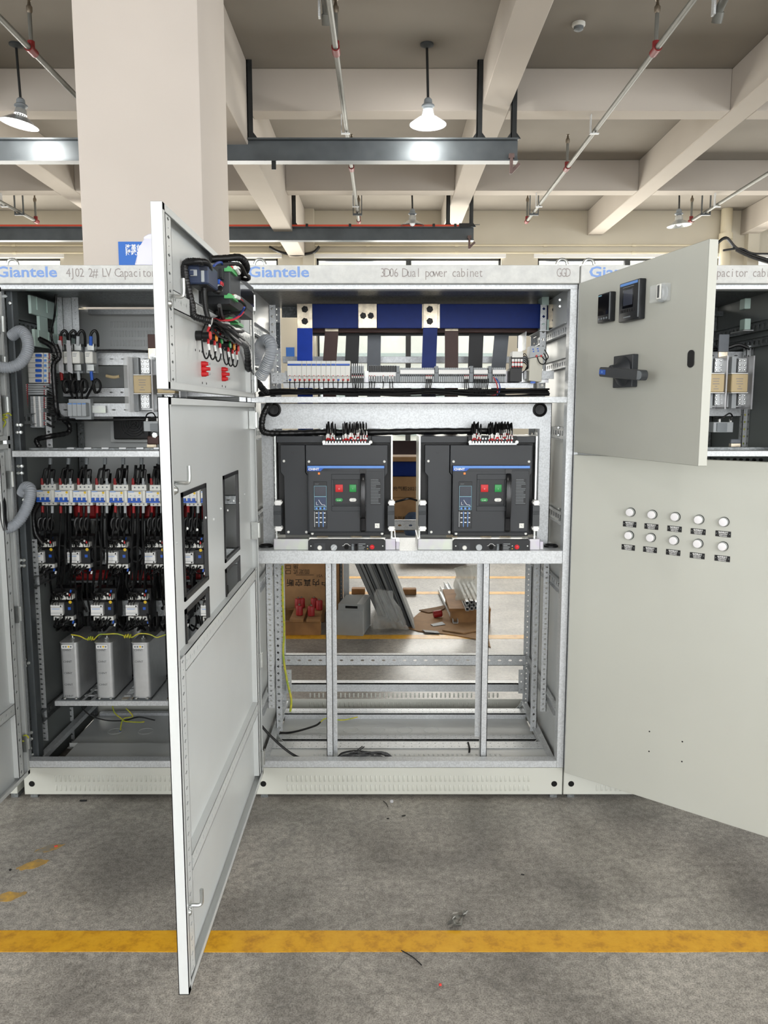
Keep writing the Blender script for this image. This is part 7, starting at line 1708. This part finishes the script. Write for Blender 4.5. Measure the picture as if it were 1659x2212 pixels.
# pile of profiles on a pallet
t = thing('pallet', 'wooden pallet under the wrapped pile of profiles', 'pallet', tuple(on_z(1010, 1330, 0))); y = 5.95
for k in range(3): b = MB(); b.box(X(975, 1300, y), X(1060, 1300, y), y + .25 * k, y + .1 + .25 * k, 0, .10); b.build('bearer', 'wood', t)
b = MB(); b.box(X(970, 1300, y), X(1060, 1300, y), y - .02, y + .65, .1005, .122); b.build('deck', 'wood', t)
for k in range(8):
    i, j = k % 4, k // 4; x_ = X(1003 + 10 * i, 1300, y); z_ = .124 + .042 * j
    t = thing('steel_profile', 'hollow profile end, %s in the %s layer of the wrapped pile' % (ORD[i], ('lower', 'upper')[j]), 'steel profile', (x_, y, z_), 'wrapped pile of profiles')
    b = MB(); w_ = .028
    for r in ((0, w_, 0, .003), (0, w_, w_ - .003, w_), (0, .003, 0, w_), (w_ - .003, w_, 0, w_)): b.box(x_ + r[0], x_ + r[1], y - .10 + .02 * (k % 3), y + .6, z_ + r[2], z_ + r[3])
    b.build('tube', 'galv', t)
# dark low base of a machine and wooden offcuts further back
y = 8.3; t = thing('machine_base', 'low dark machine base beyond the rear yellow line', 'machine', (X(950, 1230, y), y, 0)); b = MB(); b.box(X(862, 1225, y), X(1010, 1225, y), y, y + .6, .03, .2); b.build('plinth_body', 'steel_blk', t, bevel=.01)
for k in range(2): b = MB(); b.box(X(868 + 120 * k, 1230, y), X(880 + 120 * k, 1230, y), y + .05, y + .5, 0, .03); b.build('skid', 'sheet_grey', t)
for i, (a, c) in enumerate(((774, 1284), (885, 1285))):
    p = on_z(a, c, 0); b = MB(); b.box(p.x - .06, p.x + .06, p.y, p.y + .08, 0, .05); tag(b.build('wood_block', 'wood', bevel=.004), 'wooden block behind the leaning panels, %s' % ('nearer the carton' if i == 0 else 'nearer the cardboard'), 'wood block', 'wooden blocks')
# cartons stacked behind the breaker bay
y = 5.0; xa, xb2 = X(835, 1080, y), X(925, 1080, y); zs = [Z(1217, y), Z(1150, y), Z(1075, y), Z(1030, y), Z(985, y)]
b = MB(); t = thing('work_table', 'steel work table carrying the stacked cartons behind the breakers', 'table', (xa, y, 0))
b.box(xa - 1.0, xb2 + 1.25, y - .05, y + .5, zs[1] - .03, zs[1]); b.build('table_top', 'sheet_grey', t)
for xx in (xa - .98, xb2 + 1.2):
    for yy in (y - .03, y + .44): b = MB(); b.box(xx, xx + .04, yy, yy + .04, 0, zs[1] - .0305); b.build('leg', 'steel_dk', t)
for i in range(2):
    z0, z1 = zs[1 + i] + .0005, zs[2 + i]
    t = thing('carton', ('lower', 'upper')[i] + ' printed carton seen between the two air circuit breakers', 'carton', (xa, y, z0)); b = MB(); b.box(xa, xb2, y, y + .35, z0, z1 - .0005); b.build('box', 'card', t, bevel=.003)
    text('充气柜202套管', 10.5 * y / F_PX, (xa + .04, y - .001, z0 + .35 * (z1 - z0)), UX, UZ, t, 'ink_black')
b = MB(); b.box(xa, xb2, y + .02, y + .33, zs[3] + .0005, Z(997, y)); tag(b.build('carton', 'blue_bar', bevel=.004), 'small navy carton on top of the stacked cartons', 'carton')
b = MB(); z0 = Z(997, y) + .0005; b.box(xa - .02, xb2 + .02, y - .02, y + .35, z0, z0 + .03); tag(b.build('flat_carton', 'card', bevel=.004), 'flat cardboard lid on top of the navy carton', 'carton')
b = MB(); p = at(893, 1150, y - .12); b.lathe([(.05, 0), (.062, .03), (.06, .08), (.05, .12), (.03, .14), (0, .145)], (p.x, y - .02 - .08, zs[1] + .0005), n=20)  # rounded lump stands for the jeans knee of a crouching person
b.v = [(v[0], min(v[1], y - .052) if False else v[1], v[2]) for v in b.v]; tag(b.build('denim_knee', 'denim', smooth=80), 'jeans knee of a crouching person, shaped as a denim lump beside the stacked cartons', 'cloth')
b = MB(); pbx = at(868, 968, D + .60); b.box(X(836, 968, D + .6), X(925, 968, D + .6), D + .60, D + .615, Z(982, D + .6), Z(952, D + .6)); tag(b.build('busbar_link', 'brown_bar', bevel=.002), 'brown busbar link between the two air circuit breakers', 'busbar')
b = MB(); b.tube([at(846, 1086, D + .1), at(866, 1081, D + .15), at(884, 1077, D + .16), at(900, 1081, D + .12)], .0045, n=7); tag(b.build('linking_cable', 'cable'), 'black cable bridging the gap between the two air circuit breakers', 'cable')

# ================================================================ loose wires in the base of the dual power cabinet
b = MB(); pts = [at(610, 1222, D + .66), at(611, 1300, D + .66), at(614, 1360, D + .66), at(612, 1415, D + .65), at(620, 1470, D + .64), at(629, 1510, D + .63), at(626, 1540, D + .62), at(616, 1560, D + .6)]
b.tube(pts, .0055, n=8); tag(b.build('earth_cable', 'wire_yel'), 'yellow-green earth cable running down the rear post of the dual power cabinet', 'cable')
b = MB(); b.tube([at(594, 1360, D + .45), at(600, 1400, D + .45), at(599, 1500, D + .44), at(600, 1575, D + .42), at(612, 1583, D + .42), at(640, 1580, D + .42), at(680, 1568, D + .44), at(692, 1560, D + .46)], .0048, n=8); tag(b.build('loose_cable', 'cable'), 'black cable curving along the cabinet floor behind the first upright', 'cable')
b = MB(); b.tube([at(692, 1560, D + .46), at(704, 1552, D + .47), at(728, 1555, D + .48), at(745, 1555, D + .5), at(772, 1549, D + .55)], .0028, n=6); tag(b.build('earth_wire', 'wire_yel'), 'yellow-green wire end on the cabinet floor between the uprights', 'wire')
b = MB(); b.tube([at(561, 1563, D + .07), at(580, 1585, D + .075), at(612, 1615, D + .08), at(640, 1634, D + .08), at(664, 1641, D + .07)], .0055, n=8); tag(b.build('loose_cable', 'cable'), 'black cable sloping from the hinge side to the base rail', 'cable')
random.seed(14); b = MB()
for k in range(11):
    o1 = random.uniform(-9, 9)
    b.tube([at(722 + random.uniform(-12, 20), 1643 + random.uniform(-2, 1), D + .06), at(745 + o1, 1632 + random.uniform(-8, 6), D + .06), at(785 + o1, 1622 + random.uniform(-2, 15), D + .06), at(825 + o1, 1630 + random.uniform(-7, 8), D + .06), at(842 + random.uniform(-12, 14), 1640, D + .06), at(800 + o1, 1642, D + .055)], .0026, n=5, sub=6)
b.tube([at(735, 1640, D + .06), at(760, 1628, D + .06), at(783, 1612, D + .06)], .0026, n=5); b.tube([at(740, 1641, D + .06), at(765, 1628, D + .06), at(787, 1613, D + .06)], .0026, n=5)
tag(b.build('wire_coil', 'cable'), 'tangled coil of black wire resting on the base rail of the dual power cabinet', 'wire coil')
b = MB(); b.tube([at(1011, 1604, D + .18), at(1014, 1618, D + .14), at(1011, 1632, D + .11), at(997, 1643, D + .07)], .0045, n=7); tag(b.build('loose_cable', 'cable'), 'short black cable hooked over the base beam by the second upright', 'cable')
# ================================================================ white bag on top of the capacitor cabinet
Yg = D + .22
t = thing('paper_bag', 'crumpled white paper bag on top of the capacitor cabinet, in front of the notice', 'bag', tuple(at(350, 572, Yg)))
P2 = [(289, 573), (420, 573), (412, 505), (345, 499), (318, 503.5), (307, 508.5), (299, 540)]
b = MB(); b.prism([(X(a, c, Yg), Z(c, Yg)) for a, c in P2], (0, Yg, 0), UX, UZ, (0, .16, 0)); b.v = [(v[0], v[1] + (.03 if v[2] > Z(520, Yg) and v[1] < Yg + .01 else 0) - (.03 if v[2] > Z(520, Yg) and v[1] > Yg + .1 else 0), max(v[2], ZN1 + .0005)) for v in b.v]; b.build('bag_body', 'lavender', t, bevel=.008, seg=2)
b = MB(); b.prism([(X(a, c, Yg), Z(c, Yg)) for a, c in ((306, 514), (412, 512), (412, 503), (345, 498), (317, 502.5), (306, 508.5))], (0, Yg + .024, 0), UX, UZ, (0, .11, 0)); b.build('folded_rim', 'lavender', t, bevel=.003)
b = MB(); b.box(XA0 + .45, XA1 - .01, D + .03, D + .6, 2.137, ZN1 - .0); b.build('roof_cover', 'paint', cabA)
# ================================================================ litter on the floor
def bit(name, label, px, py, sx, sy, sz, mt, rz=0, cat='debris'):
    p = on_z(px, py, 0); b = MB(); ob(b, (p.x, p.y, sz / 2 + .0005), sx, sy, sz, 0, 0, rz); return tag(b.build(name, mt, bevel=min(sx, sy, sz) * .25), label, cat)
p = on_z(988, 1990, 0); random.seed(12); b = MB(); vs = []; n = 6
for i in range(n + 1):
    for j in range(4): vs.append((p.x + (j - 1.5) * .014 + .03 * (i / n - .5) + random.uniform(-.004, .004), p.y + (i / n - .5) * .075 + random.uniform(-.003, .003), .001 + random.uniform(0, .014)))
b.add(vs, [(i * 4 + j, i * 4 + j + 1, (i + 1) * 4 + j + 1, (i + 1) * 4 + j) for i in range(n) for j in range(3)]); tag(b.build('foil_wrapper', 'foil', smooth=0), 'crumpled shiny wrapper just behind the yellow line', 'wrapper')
a0, a1 = on_z(867, 2053, .002), on_z(911, 2085, .002); b = MB(); b.tube([a0, (a0 + a1) / 2 + Vector((.004, .003, 0)), a1], .0016, n=6); tag(b.build('cable_tie_end', 'black'), 'cut black cable tie end across the yellow line edge', 'debris')
bit('plastic_bead', 'tiny red plastic bit on the floor in front of the yellow line', 951, 2129, .008, .007, .005, 'debris_red'); bit('plastic_scrap', 'red and white plastic scrap on the old yellow mark', 121, 1829, .012, .005, .004, 'debris_red', .4)
bit('rubber_scrap', 'black scrap near the middle of the floor under the dual power cabinet', 1129, 1890, .012, .004, .003, 'black', -.3); bit('rubber_scrap', 'black scrap close to the plinth of the dual power cabinet', 872, 1763, .016, .005, .003, 'black', .25); bit('rubber_scrap', 'black scrap beside the thin wire at the plinth', 838, 1769, .010, .005, .003, 'black', .1)
bit('rubber_scrap', 'small black scrap at the left floor edge', 22, 1880, .008, .008, .004, 'black', .6); bit('rubber_scrap', 'flat black rubber piece at the foot of the capacitor cabinet', 180, 1731, .03, .008, .006, 'black')
a0, a1 = on_z(828, 1730, .002), on_z(838, 1743, .002); b = MB(); b.tube([a0, (a0 + a1) / 2 + Vector((.002, 0, .002)), a1], .0016, n=5); tag(b.build('wire_offcut', 'black'), 'thin black wire offcut at the plinth of the dual power cabinet', 'debris')
bit('clear_clip', 'small clear plastic clip at the plinth of the dual power cabinet', 846, 1734, .014, .012, .012, 'clear_thick')
